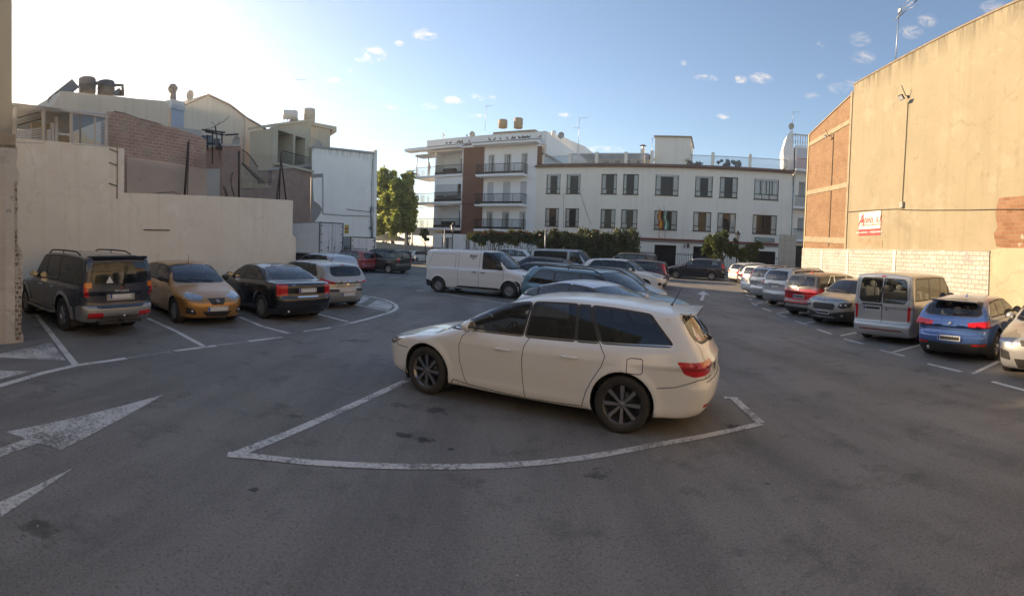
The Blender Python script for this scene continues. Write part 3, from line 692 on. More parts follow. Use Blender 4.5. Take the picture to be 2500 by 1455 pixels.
# ---------------------------------------------------------------- the setting
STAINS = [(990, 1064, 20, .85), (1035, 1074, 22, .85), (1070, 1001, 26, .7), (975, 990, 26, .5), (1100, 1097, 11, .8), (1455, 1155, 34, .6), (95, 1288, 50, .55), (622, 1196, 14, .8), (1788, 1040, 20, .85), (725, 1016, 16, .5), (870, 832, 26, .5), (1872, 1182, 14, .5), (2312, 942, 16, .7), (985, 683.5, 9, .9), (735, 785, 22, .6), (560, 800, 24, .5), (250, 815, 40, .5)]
def asphalt():
    m = bpy.data.materials.new('asphalt'); m.use_nodes = True; t = m.node_tree; t.nodes.clear(); L_ = t.links.new
    p = N(t, 'ShaderNodeBsdfPrincipled', i={'Roughness': .88}); p.inputs['Specular IOR Level'].default_value = .35; o = N(t, 'ShaderNodeOutputMaterial'); L_(p.outputs[0], o.inputs[0]); g = N(t, 'ShaderNodeTexCoord').outputs['Object']
    def noise(s, d, r=.6, vec=g):
        n = N(t, 'ShaderNodeTexNoise', i={'Scale': s, 'Detail': d, 'Roughness': r}); L_(vec, n.inputs['Vector']); return n.outputs['Fac']
    def ramp(f, a, b, lo, hi):
        q = N(t, 'ShaderNodeMapRange', i={'From Min': a, 'From Max': b, 'To Min': lo, 'To Max': hi}); L_(f, q.inputs['Value']); return q.outputs[0]
    def mix(f, a, b):
        q = N(t, 'ShaderNodeMix', data_type='RGBA'); L_(f, q.inputs['Factor'])
        for k, v in (('A', a), ('B', b)):
            if isinstance(v, tuple): q.inputs[k].default_value = (*v, 1)
            else: L_(v, q.inputs[k])
        return q.outputs['Result']
    c = mix(ramp(noise(.22, 5, .6), .35, .65, 0, 1), (.215, .197, .177), (.285, .262, .235))
    mp = N(t, 'ShaderNodeMapping'); mp.inputs['Rotation'].default_value = (0, 0, .3); mp.inputs['Scale'].default_value = (1.1, .16, 1); L_(g, mp.inputs['Vector'])
    c = mix(ramp(noise(.9, 6, .65, mp.outputs[0]), .44, .66, 0, .65), c, (.128, .119, .110))
    c = mix(ramp(noise(1.6, 8, .7), .54, .66, 0, .6), c, (.105, .098, .090))
    c = mix(ramp(noise(.7, 6, .7), .60, .72, 0, .35), c, (.30, .285, .265))
    v = N(t, 'ShaderNodeTexVoronoi', i={'Scale': 60.0}); L_(g, v.inputs['Vector']); c = mix(ramp(v.outputs['Distance'], 0.0, .42, .55, 0), c, (.40, .375, .34)); c = mix(ramp(noise(38, 3, .6), .52, .68, 0, .6), c, (.10, .092, .084))
    v2 = N(t, 'ShaderNodeTexVoronoi', i={'Scale': 17.0}); L_(g, v2.inputs['Vector']); c = mix(ramp(v2.outputs['Distance'], 0.0, .10, .8, 0), c, (.5, .47, .43))
    # hairline cracks
    v3 = N(t, 'ShaderNodeTexVoronoi', feature='DISTANCE_TO_EDGE', i={'Scale': .23}); wv = N(t, 'ShaderNodeVectorMath', operation='MULTIPLY_ADD'); n3 = N(t, 'ShaderNodeTexNoise', i={'Scale': 1.5, 'Detail': 6.0}); L_(g, n3.inputs['Vector']); L_(n3.outputs['Color'], wv.inputs[0]); wv.inputs[1].default_value = (.9, .9, 0); L_(g, wv.inputs[2]); L_(wv.outputs[0], v3.inputs['Vector'])
    c = mix(ramp(v3.outputs['Distance'], 0, .0012, .3, 0), c, (.05, .045, .041))
    # oil and water stains where cars stand, with feathered broken edges
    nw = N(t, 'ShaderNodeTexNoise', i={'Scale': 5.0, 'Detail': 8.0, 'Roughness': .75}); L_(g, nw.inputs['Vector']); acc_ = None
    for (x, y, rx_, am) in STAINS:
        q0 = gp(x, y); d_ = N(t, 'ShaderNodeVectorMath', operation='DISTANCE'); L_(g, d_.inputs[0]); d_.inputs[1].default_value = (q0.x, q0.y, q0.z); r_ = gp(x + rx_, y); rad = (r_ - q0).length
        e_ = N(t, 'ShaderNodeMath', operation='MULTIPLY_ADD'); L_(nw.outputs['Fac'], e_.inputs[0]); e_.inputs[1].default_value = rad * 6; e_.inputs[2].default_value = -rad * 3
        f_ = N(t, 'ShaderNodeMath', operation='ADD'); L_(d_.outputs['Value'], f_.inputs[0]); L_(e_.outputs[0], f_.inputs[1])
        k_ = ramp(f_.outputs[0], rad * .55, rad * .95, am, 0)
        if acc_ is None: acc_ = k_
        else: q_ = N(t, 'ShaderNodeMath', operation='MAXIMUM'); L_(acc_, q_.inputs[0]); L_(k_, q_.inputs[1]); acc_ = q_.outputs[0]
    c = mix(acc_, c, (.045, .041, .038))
    L_(c, p.inputs['Base Color']); L_(ramp(noise(.5, 5, .6), .35, .65, .62, .92), p.inputs['Roughness'])
    b = N(t, 'ShaderNodeBump', i={'Strength': .45, 'Distance': .012}); L_(noise(45, 6, .75), b.inputs['Height']); L_(b.outputs[0], p.inputs['Normal']); return m
g = MB(); xs = list(np.linspace(-60, 60, 81)); xs = [-900, -300] + xs + [300, 900]; n = len(xs)
g.add([(x, y, float(gz(x, y)) - (0 if abs(x) < 100 and abs(y) < 100 else 0)) for x in xs for y in xs], [(i * n + j, (i + 1) * n + j, (i + 1) * n + j + 1, i * n + j + 1) for i in range(n - 1) for j in range(n - 1)], asphalt(), True)
g.build('ground', fix=False, kind='structure')

def worn(name, col, wear=.5):
    m = bpy.data.materials.new(name); m.use_nodes = True; t = m.node_tree; p = t.nodes['Principled BSDF']; p.inputs['Roughness'].default_value = .7; g = N(t, 'ShaderNodeTexCoord').outputs['Object']
    n1 = N(t, 'ShaderNodeTexNoise', i={'Scale': 22.0, 'Detail': 10.0, 'Roughness': .8}); t.links.new(g, n1.inputs['Vector']); n2 = N(t, 'ShaderNodeTexNoise', i={'Scale': 2.2, 'Detail': 4.0}); t.links.new(g, n2.inputs['Vector'])
    a = N(t, 'ShaderNodeMath', operation='ADD'); t.links.new(n1.outputs['Fac'], a.inputs[0]); s = N(t, 'ShaderNodeMath', operation='MULTIPLY'); t.links.new(n2.outputs['Fac'], s.inputs[0]); s.inputs[1].default_value = .5; t.links.new(s.outputs[0], a.inputs[1])
    r = N(t, 'ShaderNodeMapRange', i={'From Min': .80 - wear * .25, 'From Max': .92 - wear * .2}); t.links.new(a.outputs[0], r.inputs['Value'])
    x = N(t, 'ShaderNodeMix', data_type='RGBA'); t.links.new(r.outputs[0], x.inputs['Factor']); x.inputs['A'].default_value = (*col, 1); x.inputs['B'].default_value = (.20, .185, .17, 1); t.links.new(x.outputs['Result'], p.inputs['Base Color']); return m
LINE = worn('line_paint', (.72, .69, .64), .10); WORN = worn('worn_line_paint', (.66, .63, .59), .33); FADED = worn('faded_line_paint', (.42, .40, .37), .45)
def gline(mb, pts, w_, m_, lift=.004):
    P = []
    for a, b in zip(pts[:-1], pts[1:]):                                   # finer steps follow the rise of the ground
        pa, pb = gp(*a), gp(*b); k = max(1, int((pb - pa).length / 1.5)); P += [pa + (pb - pa) * (i / k) for i in range(k)]
    P.append(gp(*pts[-1])); vs = []
    for i, p in enumerate(P):
        d = (P[min(i + 1, len(P) - 1)] - P[max(i - 1, 0)]); d.z = 0; d.normalize(); q = Vector((-d.y, d.x, 0)) * (w_ / 2)
        for s in (p + q, p - q): vs.append((s.x, s.y, float(gz(s.x, s.y)) + lift))
    mb.add(vs, [(2 * i, 2 * i + 1, 2 * i + 3, 2 * i + 2) for i in range(len(P) - 1)], m_)
def gpoly(mb, pts, m_, lift=.004):
    P = [gp(*p) for p in pts]; mb.add([(p.x, p.y, p.z + lift) for p in P], [tuple(range(len(P)))], m_)
mk_ = MB()
gline(mk_, [(-60, 956), (0, 942), (100, 912), (187, 892), (308, 875)], .12, LINE); gline(mk_, [(312, 874), (420, 858)], .11, FADED); gline(mk_, [(425, 857), (528, 844)], .12, LINE); gline(mk_, [(530, 843), (604, 834)], .11, FADED); gline(mk_, [(606, 833.5), (688, 823.5)], .12, LINE)
gline(mk_, [(742, 809.5), (808, 800)], .12, LINE); gline(mk_, [(812, 799.5), (850, 790.5)], .11, FADED)
gline(mk_, [(852, 790), (895, 779.5), (928, 770), (950, 763.5), (962, 758), (969, 751.5), (966, 744.5), (957, 738.5), (940, 732), (915, 726.5), (884, 721.5)], .13, LINE)
gline(mk_, [(184, 891), (88, 768)], .12, LINE); gline(mk_, [(497, 845.5), (430, 809), (360, 777)], .11, LINE); gline(mk_, [(706, 814.5), (640, 797), (585, 774)], .11, LINE); gline(mk_, [(850, 786), (765, 764)], .11, LINE); gline(mk_, [(950, 760), (866, 743)], .10, LINE)
gpoly(mk_, [(886, 724), (903, 728), (881, 741.5), (870, 740)], WORN, .005); gpoly(mk_, [(920.5, 733), (945, 737.5), (957, 744), (958.5, 750), (949.5, 757.5), (896.5, 746.5)], WORN, .005)
gpoly(mk_, [(-60, 880), (0, 864), (126, 837), (160, 880), (0, 873)], WORN); gpoly(mk_, [(-30, 904), (76, 907), (-30, 934)], WORN)
gpoly(mk_, [(14, 1055), (402, 963), (148, 1100)], WORN); gpoly(mk_, [(62, 1072.5), (94, 1082.5), (-60, 1137), (-60, 1116)], WORN, .005)
gpoly(mk_, [(180, 1142), (-60, 1252), (-60, 1302)], WORN)
gline(mk_, [(990, 930), (800, 1017), (575, 1110)], .12, WORN); gline(mk_, [(556, 1110.5), (620, 1115), (750, 1129), (900, 1137.5), (1050, 1140.5), (1250, 1136), (1400, 1122), (1600, 1087), (1858, 1035)], .115, WORN, .006); gline(mk_, [(1856, 1033), (1790, 972), (1768, 972)], .12, WORN, .008)
gline(mk_, [(1014, 708.7), (1066, 709)], .10, LINE); gline(mk_, [(1016, 710), (1080, 717), (1240, 742)], .10, LINE, .005)
gline(mk_, [(874, 666), (1020, 675)], .12, LINE); gline(mk_, [(895, 682), (924, 681)], .10, LINE); gline(mk_, [(950, 678.6), (975, 677)], .10, LINE); gline(mk_, [(879, 676), (934, 680)], .08, LINE); gline(mk_, [(1022, 691.5), (1055, 685.5)], .2, FADED); gline(mk_, [(1000, 674.5), (1021, 674)], .12, LINE)
gline(mk_, [(1634, 684), (1700, 687), (1812, 693)], .35, FADED)
gpoly(mk_, [(1717, 710.5), (1701, 718.8), (1732.5, 720)], LINE); gpoly(mk_, [(1713.5, 719.4), (1721.5, 719.7), (1716.5, 734), (1708.5, 734)], LINE, .005)
for a, b in [((2422.6, 932), (2520, 958)), ((2264.9, 888), (2347, 908)), ((2147.9, 854.5), (2208.4, 869.6)), ((2060.8, 827.5), (2107.6, 840)), ((1994.6, 804), (2030, 815.6)), ((1940, 783.6), (1970.8, 793.3)), ((1897, 767.4), (1922, 775)), ((1860.6, 752), (1882, 760)), ((1835.8, 740), (1848, 746)), ((1828, 729), (1836, 733)), ((1822, 718.5), (1828, 722.5)), ((1818, 709), (1823, 713)), ((1812.5, 700), (1817, 703)), ((1809, 692), (1813, 695)),
             ((2374, 913), (2440, 882)), ((2180, 860), (2262, 838)), ((2052, 820), (2120, 806)), ((1964, 789), (2010, 783)), ((1897, 765), (1945, 759)), ((1845, 741), (1880, 737)), ((1833, 724.5), (1850, 723.5))]: gline(mk_, [a, b], .10, LINE)
mk_.build('road_markings', fix=False, kind='structure')
class Pl:
    """a standing plane: x to the right, y away from the camera, z up; root objects sit at its foot"""
    def __init__(s, az, D): s.az, s.D = az, D; s.o = Vector((math.sin(R(az)) * D, math.cos(R(az)) * D, 0)); s.r = Vector((math.cos(R(az)), -math.sin(R(az)), 0)); s.n = Vector((math.sin(R(az)), math.cos(R(az)), 0))
    def uv(s, px, py, back=0.0):
        p = wp(px, py, s.az, s.D + back) - s.o; return (p.dot(s.r), p.z)
    def root(s, name, label, cat, group=None): return empty(name, s.o, -R(s.az), label, cat, group)
def holed(mb, x0, x1, z0, z1, holes, m_, y=0.0, depth=.18, rev=None):
    """a wall face with openings and their reveals"""
    xs = sorted({x0, x1, *[h[0] for h in holes], *[h[1] for h in holes]}); zs = sorted({z0, z1, *[h[2] for h in holes], *[h[3] for h in holes]})
    xs = [x for x in xs if x0 <= x <= x1]; zs = [z for z in zs if z0 <= z <= z1]
    for a, b in zip(xs[:-1], xs[1:]):
        for c, d in zip(zs[:-1], zs[1:]):
            mx, mz = (a + b) / 2, (c + d) / 2
            if any(h[0] < mx < h[1] and h[2] < mz < h[3] for h in holes): continue
            mb.quad((a, y, c), (b, y, c), (b, y, d), (a, y, d), m_)
    for h in holes:
        a, b, c, d = h[:4]; yy = y + depth; r_ = rev or m_
        for q in (((a, y, c), (a, yy, c), (a, yy, d), (a, y, d)), ((b, y, c), (b, y, d), (b, yy, d), (b, yy, c)), ((a, y, d), (a, yy, d), (b, yy, d), (b, y, d)), ((a, y, c), (b, y, c), (b, yy, c), (a, yy, c))): mb.quad(*q, r_)
def solid(mb, poly, y0, y1, m_):
    """an outline in the plane given depth"""
    k = len(poly); vs = [(x, y0, z) for x, z in poly] + [(x, y1, z) for x, z in poly]
    mb.add(vs, [tuple(range(k)), tuple(range(2 * k - 1, k - 1, -1))] + [(i, i + k, (i + 1) % k + k, (i + 1) % k) for i in range(k)], m_)

def mural(name, col, patch=None, streaks=None, bricks=None, top=None, rough=.9, bump=.25, mott=.12, msc=.6, cracks=0.0, spots=None, warp=.035):
    """wall surface. bricks: (colour a, colour b, mortar, width, height, mortar size); streaks: (colour, strength); patch: (colour, amount, scale)"""
    m = bpy.data.materials.new(name); m.use_nodes = True; t = m.node_tree; t.nodes.clear(); L_ = t.links.new
    p = N(t, 'ShaderNodeBsdfPrincipled', i={'Roughness': rough}); p.inputs['Specular IOR Level'].default_value = .25; o = N(t, 'ShaderNodeOutputMaterial'); L_(p.outputs[0], o.inputs[0]); g = N(t, 'ShaderNodeTexCoord').outputs['Object']
    sx = N(t, 'ShaderNodeSeparateXYZ'); L_(g, sx.inputs[0]); ad = N(t, 'ShaderNodeMath', operation='ADD'); L_(sx.outputs['X'], ad.inputs[0]); L_(sx.outputs['Y'], ad.inputs[1]); cb = N(t, 'ShaderNodeCombineXYZ'); L_(ad.outputs[0], cb.inputs['X']); L_(sx.outputs['Z'], cb.inputs['Y'])
    def noise(s, d, r=.6, sc3=None, off=0):
        n = N(t, 'ShaderNodeTexNoise', i={'Scale': s, 'Detail': d, 'Roughness': r})
        mp = N(t, 'ShaderNodeMapping'); mp.inputs['Scale'].default_value = sc3 or (1, 1, 1); mp.inputs['Location'].default_value = (off, 0, off * .7); L_(cb.outputs[0], mp.inputs['Vector']); L_(mp.outputs[0], n.inputs['Vector']); return n.outputs['Fac']
    def ramp(f, a, b, lo, hi):
        q = N(t, 'ShaderNodeMapRange', i={'From Min': a, 'From Max': b, 'To Min': lo, 'To Max': hi}); L_(f, q.inputs['Value']); return q.outputs[0]
    def mix(f, a, b):
        q = N(t, 'ShaderNodeMix', data_type='RGBA'); L_(f, q.inputs['Factor'])
        for k, v in (('A', a), ('B', b)):
            if isinstance(v, tuple): q.inputs[k].default_value = (*v, 1)
            else: L_(v, q.inputs[k])
        return q.outputs['Result']
    h = None
    if bricks:
        ca, cb_, mo, bw, bh, ms = bricks; b = N(t, 'ShaderNodeTexBrick', i={'Scale': 1.0, 'Mortar Size': ms, 'Mortar Smooth': .35, 'Bias': 0.0, 'Brick Width': bw, 'Row Height': bh}); wv = N(t, 'ShaderNodeVectorMath', operation='MULTIPLY_ADD'); nn = N(t, 'ShaderNodeTexNoise', i={'Scale': 3.0, 'Detail': 4.0}); L_(cb.outputs[0], nn.inputs['Vector']); L_(nn.outputs['Color'], wv.inputs[0]); wv.inputs[1].default_value = (warp, warp * .65, 0); L_(cb.outputs[0], wv.inputs[2]); L_(wv.outputs[0], b.inputs['Vector'])
        b.inputs['Color1'].default_value = (*ca, 1); b.inputs['Color2'].default_value = (*cb_, 1); b.inputs['Mortar'].default_value = (*mo, 1); c = b.outputs['Color']; h = b.outputs['Fac']
        c = mix(ramp(noise(1.3, 6), .42, .72, 0, .5), c, tuple(x * .72 for x in ca))
    else: c = mix(ramp(noise(msc, 7, .65), .3, .7, 0, 1), tuple(x * (1 - mott) for x in col), tuple(min(.9, x * (1 + mott)) for x in col))
    if patch:
        for k, (pc, am, s_) in enumerate(patch if isinstance(patch[0], tuple) and isinstance(patch[0][0], tuple) else [patch]): c = mix(ramp(noise(s_, 8, .72, None, 7.3 * (k + 1)), 1 - am, 1 - am + .035, 0, .85), c, pc)
    if streaks:
        sc_, st_ = streaks[:2]; c = mix(ramp(noise(1.0, 6, .6, (3.4, .10, 1), 3.1), .52, .78, 0, st_), c, sc_)
        if len(streaks) > 2:                                         # dirt runs hanging from a top edge at height z
            z0, ln = streaks[2:4]; f1 = ramp(sx.outputs['Z'], z0 - ln, z0, 0, 1); f2 = ramp(noise(1, 7, .7, (4.2, .35, 1), 9), .40, .62, 0, 1); q = N(t, 'ShaderNodeMath', operation='MULTIPLY', use_clamp=True); L_(f1, q.inputs[0]); L_(f2, q.inputs[1]); c = mix(q.outputs[0], c, tuple(x * .42 for x in col))
    if cracks:
        v = N(t, 'ShaderNodeTexVoronoi', feature='DISTANCE_TO_EDGE', i={'Scale': .42}); wv = N(t, 'ShaderNodeVectorMath', operation='MULTIPLY_ADD'); nn = N(t, 'ShaderNodeTexNoise', i={'Scale': 1.3, 'Detail': 8.0, 'Roughness': .7}); L_(cb.outputs[0], nn.inputs['Vector']); L_(nn.outputs['Color'], wv.inputs[0]); wv.inputs[1].default_value = (1.3, 1.3, 0); L_(cb.outputs[0], wv.inputs[2]); L_(wv.outputs[0], v.inputs['Vector'])
        c = mix(ramp(v.outputs['Distance'], 0, .006, cracks, 0), c, tuple(x * .35 for x in col))
    if spots:                                                        # little holes and nicks
        v = N(t, 'ShaderNodeTexVoronoi', i={'Scale': 3.2}); L_(cb.outputs[0], v.inputs['Vector']); a1 = ramp(v.outputs['Distance'], .02, .06, 1, 0); a2 = ramp(noise(.5, 3, .5, None, 21), .52, .56, 0, 1); q = N(t, 'ShaderNodeMath', operation='MULTIPLY'); L_(a1, q.inputs[0]); L_(a2, q.inputs[1]); c = mix(q.outputs[0], c, spots)
    L_(c, p.inputs['Base Color'])
    b1 = N(t, 'ShaderNodeBump', i={'Strength': bump, 'Distance': .03}); L_(noise(9, 8, .7), b1.inputs['Height']); last = b1
    if h is not None:
        b2 = N(t, 'ShaderNodeBump', i={'Strength': .8, 'Distance': .012}); b2.invert = True; L_(h, b2.inputs['Height']); L_(b1.outputs[0], b2.inputs['Normal']); last = b2
    L_(last.outputs[0], p.inputs['Normal']); return m
def cable(name, pts, r, m_, label, parent=None):
    b = MB(); b.tube(pts, r, m_, 6); o = b.build(name, parent)
    if parent is None: tag(o, label, 'cable')
    return o
METAL = pbr('galvanised_metal', (.36, .37, .38), .45, .7, var=.2); DKM = pbr('dark_iron', (.025, .025, .027), .55, .4); WHM = pbr('white_metal', (.62, .61, .58), .5, var=.1); RUST = pbr('rusty_iron', (.07, .045, .035), .8, .2, var=.4, vscale=12)

# ======== right-hand side: rendered gable wall, brick building, whitewashed wall
PR_ = Pl(99.8, 12.14)
xr = PR_.uv(2078, 300)[0]; xfar = PR_.uv(1966, 500)[0]; xnear = xr + 40; zt = PR_.uv(2300, 88)[1]; zw = PR_.uv(2286, 612)[1]; xb = PR_.uv(2430, 560)[0]; zb1 = PR_.uv(2430, 485)[1]; zb0 = PR_.uv(2440, 603)[1]
ochre = mural('ochre_render', (.335, .285, .198), patch=[((.285, .24, .165), .40, 1.6), ((.365, .318, .23), .44, .8)], streaks=((.26, .21, .14), .6, zt, .95), cracks=.3, spots=(.16, .11, .07), mott=.07)
r = PR_.root('rendered_building', 'tall ochre rendered building with one long blank cracked wall along the right', 'building')
b = MB(); solid(b, [(xr, 0), (xr, zt), (xnear, zt + .05), (xnear, 0)], .06, 9, ochre); b.build('wall', r)
b = MB(); rough_ = [(xb + .05, zb1 + .02), (xb - .08, zb1 - .5), (xb + .05, zb1 - 1.0), (xb - .12, zb0 + .45), (xb + .03, zb0 + .02), (xb + 1.2, zb0 - .10), (xb + 2.6, zb0 + .03), (xb + 6, zb0), (xb + 6, zb1), (xb + 2, zb1 + .03)]
solid(b, rough_, .05, .2, mural('bare_brick_patch', (.5, .3, .2), bricks=((.25, .115, .065), (.33, .18, .11), (.30, .24, .17), .30, .145, .011), patch=((.52, .45, .36), .40, 1.2))); b.build('brick_patch', r)
b = MB(); b.box(xr - .02, xnear, .03, 9.05, zt + .0, zt + .07, pbr('coping_dirty', (.26, .20, .14), .9, var=.3)); b.build('coping', r)
b = MB(); q0, q1 = PR_.uv(2092, 588), PR_.uv(2152, 598); solid(b, [(q0[0], q0[1] - .1), (q0[0] + .1, q0[1] + .14), (q1[0], q1[1] + .22), (q1[0], q1[1] - .12)], .045, .08, pbr('bare_render', (.34, .26, .17), .95, var=.2)); b.build('bare_render_patch', r)
# near end of the whitewashed part: cream render over blocks
b = MB(); solid(b, [(xb - .1, 0), (xb - .15, .9), (xb - .35, 1.6), (xb - .1, zw + .02), (xb - .2, zb0 - .12), (xb + .4, zb0 - .04), (xnear, zb0 - .04), (xnear, 0)], -.06, .05, mural('cream_block_render', (.44, .37, .26), patch=((.48, .43, .34), .4, .8), cracks=.6, streaks=((.45, .34, .2), .3))); b.build('lower_render', r)
wb_ = mural('whitewashed_brick', (.66, .62, .55), bricks=((.47, .445, .40), (.56, .535, .485), (.19, .16, .12), .36, .165, .010), patch=[((.34, .33, .32), .42, 1.0), ((.26, .24, .22), .37, 3.0), ((.60, .57, .51), .42, 1.6)], bump=.9, warp=.075)
r = PR_.root('whitewashed_wall', 'whitewashed brick boundary wall at the foot of the ochre and brick buildings', 'wall')
b = MB(); solid(b, [(xfar + .05, 0), (xfar + .05, zw + .12), (xr, zw + .05), (xb - .15, zw), (xb - .1, 0)], -.10, .05, wb_); b.build('wall', r)
for px in (2010, 2073, 2188):
    u = PR_.uv(px, 640)[0]; b = MB(); b.box(u - .11, u + .11, -.125, -.1005, 0, zw - .02, mural('whitewash_plain', (.68, .64, .56))); b.build('pilaster', r)
b = MB(); u = PR_.uv(2116, 640)[0]; b.box(u - .12, u + .30, -.14, -.101, 0, 1.45, wb_); b.build('buttress', r)
zk = PR_.uv(2070, 232)[1]; zf = PR_.uv(1976, 327)[1]
brk = mural('orange_brick', (.5, .3, .2), bricks=((.28, .155, .09), (.345, .205, .12), (.33, .26, .18), .26, .095, .010), bump=.3)
conc = pbr('weathered_concrete', (.36, .29, .20), .92, var=.25, vscale=2.5, bump=.4)
r = PR_.root('brick_building', 'narrow orange brick building with concrete floor bands beyond the ochre wall', 'building')
b = MB(); solid(b, [(xfar, 0), (xfar, zf), (xr - .02, zk), (xr - .02, 0)], .10, 9, brk); b.build('wall', r)
for p0, p1, h_ in (((1978, 350), (2062, 300), .24), ((1972, 470), (2060, 452), .26), ((1966, 583), (2056, 588), .30)):
    a, c = PR_.uv(*p0), PR_.uv(*p1); b = MB(); solid(b, [(xfar + .02, a[1] - h_ / 2), (xfar + .02, a[1] + h_ / 2), (xr - .2, c[1] + h_ / 2), (xr - .2, c[1] - h_ / 2)], .06, .098, conc); b.build('floor_band', r)
b = MB(); b.box(xr - .22, xr - .03, .02, .3, 0, zk + .08, conc); b.build('corner_column', r)
b = MB(); b.box(xfar - .12, xfar - .005, .05, .5, 0, zf + .02, mural('ochre_edge', (.58, .46, .28))); b.build('corner_trim', r)
u0 = PR_.uv(2018, 640)[0]; b = MB(); b.box(u0 - .03, u0 + .03, .075, .0985, zw + .2, PR_.uv(2024, 330)[1], pbr('gap_dark', (.06, .045, .035), .95)); b.build('movement_joint', r)
b = MB(); solid(b, [(xfar, zf), (xfar, zf + .06), (xr - .02, zk + .06), (xr - .02, zk)], .05, 9.05, conc); b.build('coping', r)
def floodlight(px, py, foot, label):
    u, z = PR_.uv(px, py); rt = PR_.root('floodlight', label, 'floodlight', 'floodlights on the right-hand walls'); rt.location = PR_.o + PR_.r * u + Vector((0, 0, z)); rt.scale = (foot,) * 3; M = Matrix.Rotation(.75, 4, 'X')
    b = MB(); b.box(-.20, .20, -.62, -.54, -.15, .15, DKM, M); b.build('lamp_housing', rt)
    b = MB(); b.box(-.17, .17, -.632, -.622, -.12, .12, pbr('lamp_front_glass', (.55, .56, .58), .1), M); b.build('lamp_glass', rt)
    b = MB(); b.tube([(0, .05, -.25), (0, -.12, -.22), (0, -.45, .28)], .025, DKM, 6); b.box(-.06, .06, .0, .05, -.33, -.17, DKM); b.build('bracket', rt)
floodlight(2216, 225, .75, 'floodlight on a bracket high on the ochre wall, above a long vertical cable')
floodlight(2025, 325, .55, 'smaller floodlight on the orange brick wall beside the movement joint')
a, c = PR_.uv(2216, 232), PR_.uv(2201, 500); L2W = lambda u, y, z: tuple(PR_.o + PR_.r * u + PR_.n * y + Vector((0, 0, z)))
cable('power_cable', [L2W(a[0], .03, a[1] - .3), L2W((a[0] * .6 + c[0] * .4), .035, a[1] * .6 + c[1] * .4), L2W(c[0], .03, c[1])], .016, DKM, 'thin black cable running down the ochre wall from the floodlight to a box')
pts = [PR_.uv(*q) for q in ((2064, 518), (2110, 514), (2190, 510), (2202, 512), (2260, 513), (2360, 512.5), (2430, 511), (2500, 511))]
cable('wall_cable', [L2W(u, .03, z) for u, z in pts], .014, DKM, 'thin black cable running level across the ochre wall below the grey box')
b = MB(); b.box(-.12, .12, -.1, .0, -.13, .13, pbr('grey_plastic_box', (.34, .32, .28), .6)); o = b.build('junction_box'); o.location = L2W(c[0], .05, c[1]); o.rotation_euler = (0, 0, -R(99.8)); tag(o, 'small grey junction box where the two cables on the ochre wall meet', 'junction box')
# the red and white company sign
a, c = PR_.uv(2097, 520), PR_.uv(2147, 573); sw_, shh = c[0] - a[0], a[1] - c[1]
rt = PR_.root('wall_sign', 'white company sign with red slanted lettering and a red strip, on the ochre wall', 'sign'); rt.location = Vector(L2W((a[0] + c[0]) / 2, .03, (a[1] + c[1]) / 2))
REDP = pbr('sign_red', (.52, .035, .04), .5)
b = MB(); b.box(-sw_ / 2, sw_ / 2, 0, .03, -shh / 2, shh / 2, pbr('sign_white', (.70, .66, .58), .5)); b.build('board', rt)
b = MB(); b.box(-sw_ / 2, sw_ / 2, -.004, -.0005, -shh / 2, -shh / 2 + shh * .27, REDP); b.build('red_strip', rt)
RM = Matrix.Rotation(math.pi / 2, 4, 'X')
def wtext(s_, size, x, z, m_, parent, y=-.006, shear=0.0, sxx=1.0, name='lettering'):
    me = text_mesh(s_, size, .004, m_, size * .012); me.transform(Matrix.Translation((x, y, z)) @ RM @ Matrix(((sxx, shear, 0, 0), (0, 1, 0, 0), (0, 0, 1, 0), (0, 0, 0, 1)))); return link(name, me, parent)
wtext('A', shh * .72, -sw_ * .36, shh * .16, REDP, rt, shear=.3); wtext('ntelo, s.l.', shh * .42, sw_ * .10, shh * .16, REDP, rt, shear=.3, sxx=.62 * sw_ / shh)
wtext('www.antelosl.es  -  info@antelosl.es', shh * .13, 0, -shh * .365, PLT(), rt, y=-.008, sxx=.62 * sw_ / shh); wtext('MATERIALES DE CONSTRUCCION', shh * .075, sw_ * .06, -shh * .065, REDP, rt, sxx=.8 * sw_ / shh)
def aerial(pos, h, label, arms, lean=0.0, grid=False, rz=0.0, group=None):
    rt = empty('tv_aerial', pos, rz, label, 'aerial', group); b = MB(); b.tube([(0, 0, 0), (lean, 0, h)], .025, METAL, 6); b.build('mast', rt)
    for (z, ln, dx, n_) in arms:
        b = MB(); b.tube([(-.05 * (1 if dx > 0 else -1), 0, z), (ln * dx, 0, z + abs(dx) * .1)], .012, METAL, 5)
        for k in range(n_): x = ln * dx * (k + .5) / n_; b.tube([(x, -.14 + .05 * k / n_, z + .03), (x, .14 - .05 * k / n_, z + .03)], .006, METAL, 4); b.tube([(x, 0, z - .12), (x, 0, z + .12)], .006, METAL, 4)
        b.build('yagi', rt)
    return rt
u, _ = PR_.uv(2174, 160); zz = PR_.uv(2174, 162)[1]; h_ = PR_.uv(2181, 18)[1] - zz
rt = aerial(L2W(u, .25, zz - .05), h_, 'tall television aerial with a four-rod array on top of the ochre wall', [(h_ * .13, .5, -.6, 1)], .12, rz=-R(99.8))
b = MB()
for y0, z0 in ((-.06, .05), (.06, .05), (-.06, -.05), (.06, -.05)): b.tube([(.2, y0, h_ - .05 + z0), (1.45, y0 * 2.2, h_ - .12 + z0 * 3)], .009, METAL, 5)
b.tube([(1.45, -.13, h_ - .27), (1.45, .13, h_ + .03)], .02, DKM, 5); b.box(.1, .3, -.04, .04, h_ - .15, h_ - .0, METAL); b.build('antenna_array', rt)
b = MB()
for k in range(6): b.tube([(.05 + k * .07, -.2, h_ - .55 + k * .02), (.20 + k * .07, .2, h_ - .15 + k * .02)], .007, METAL, 4)
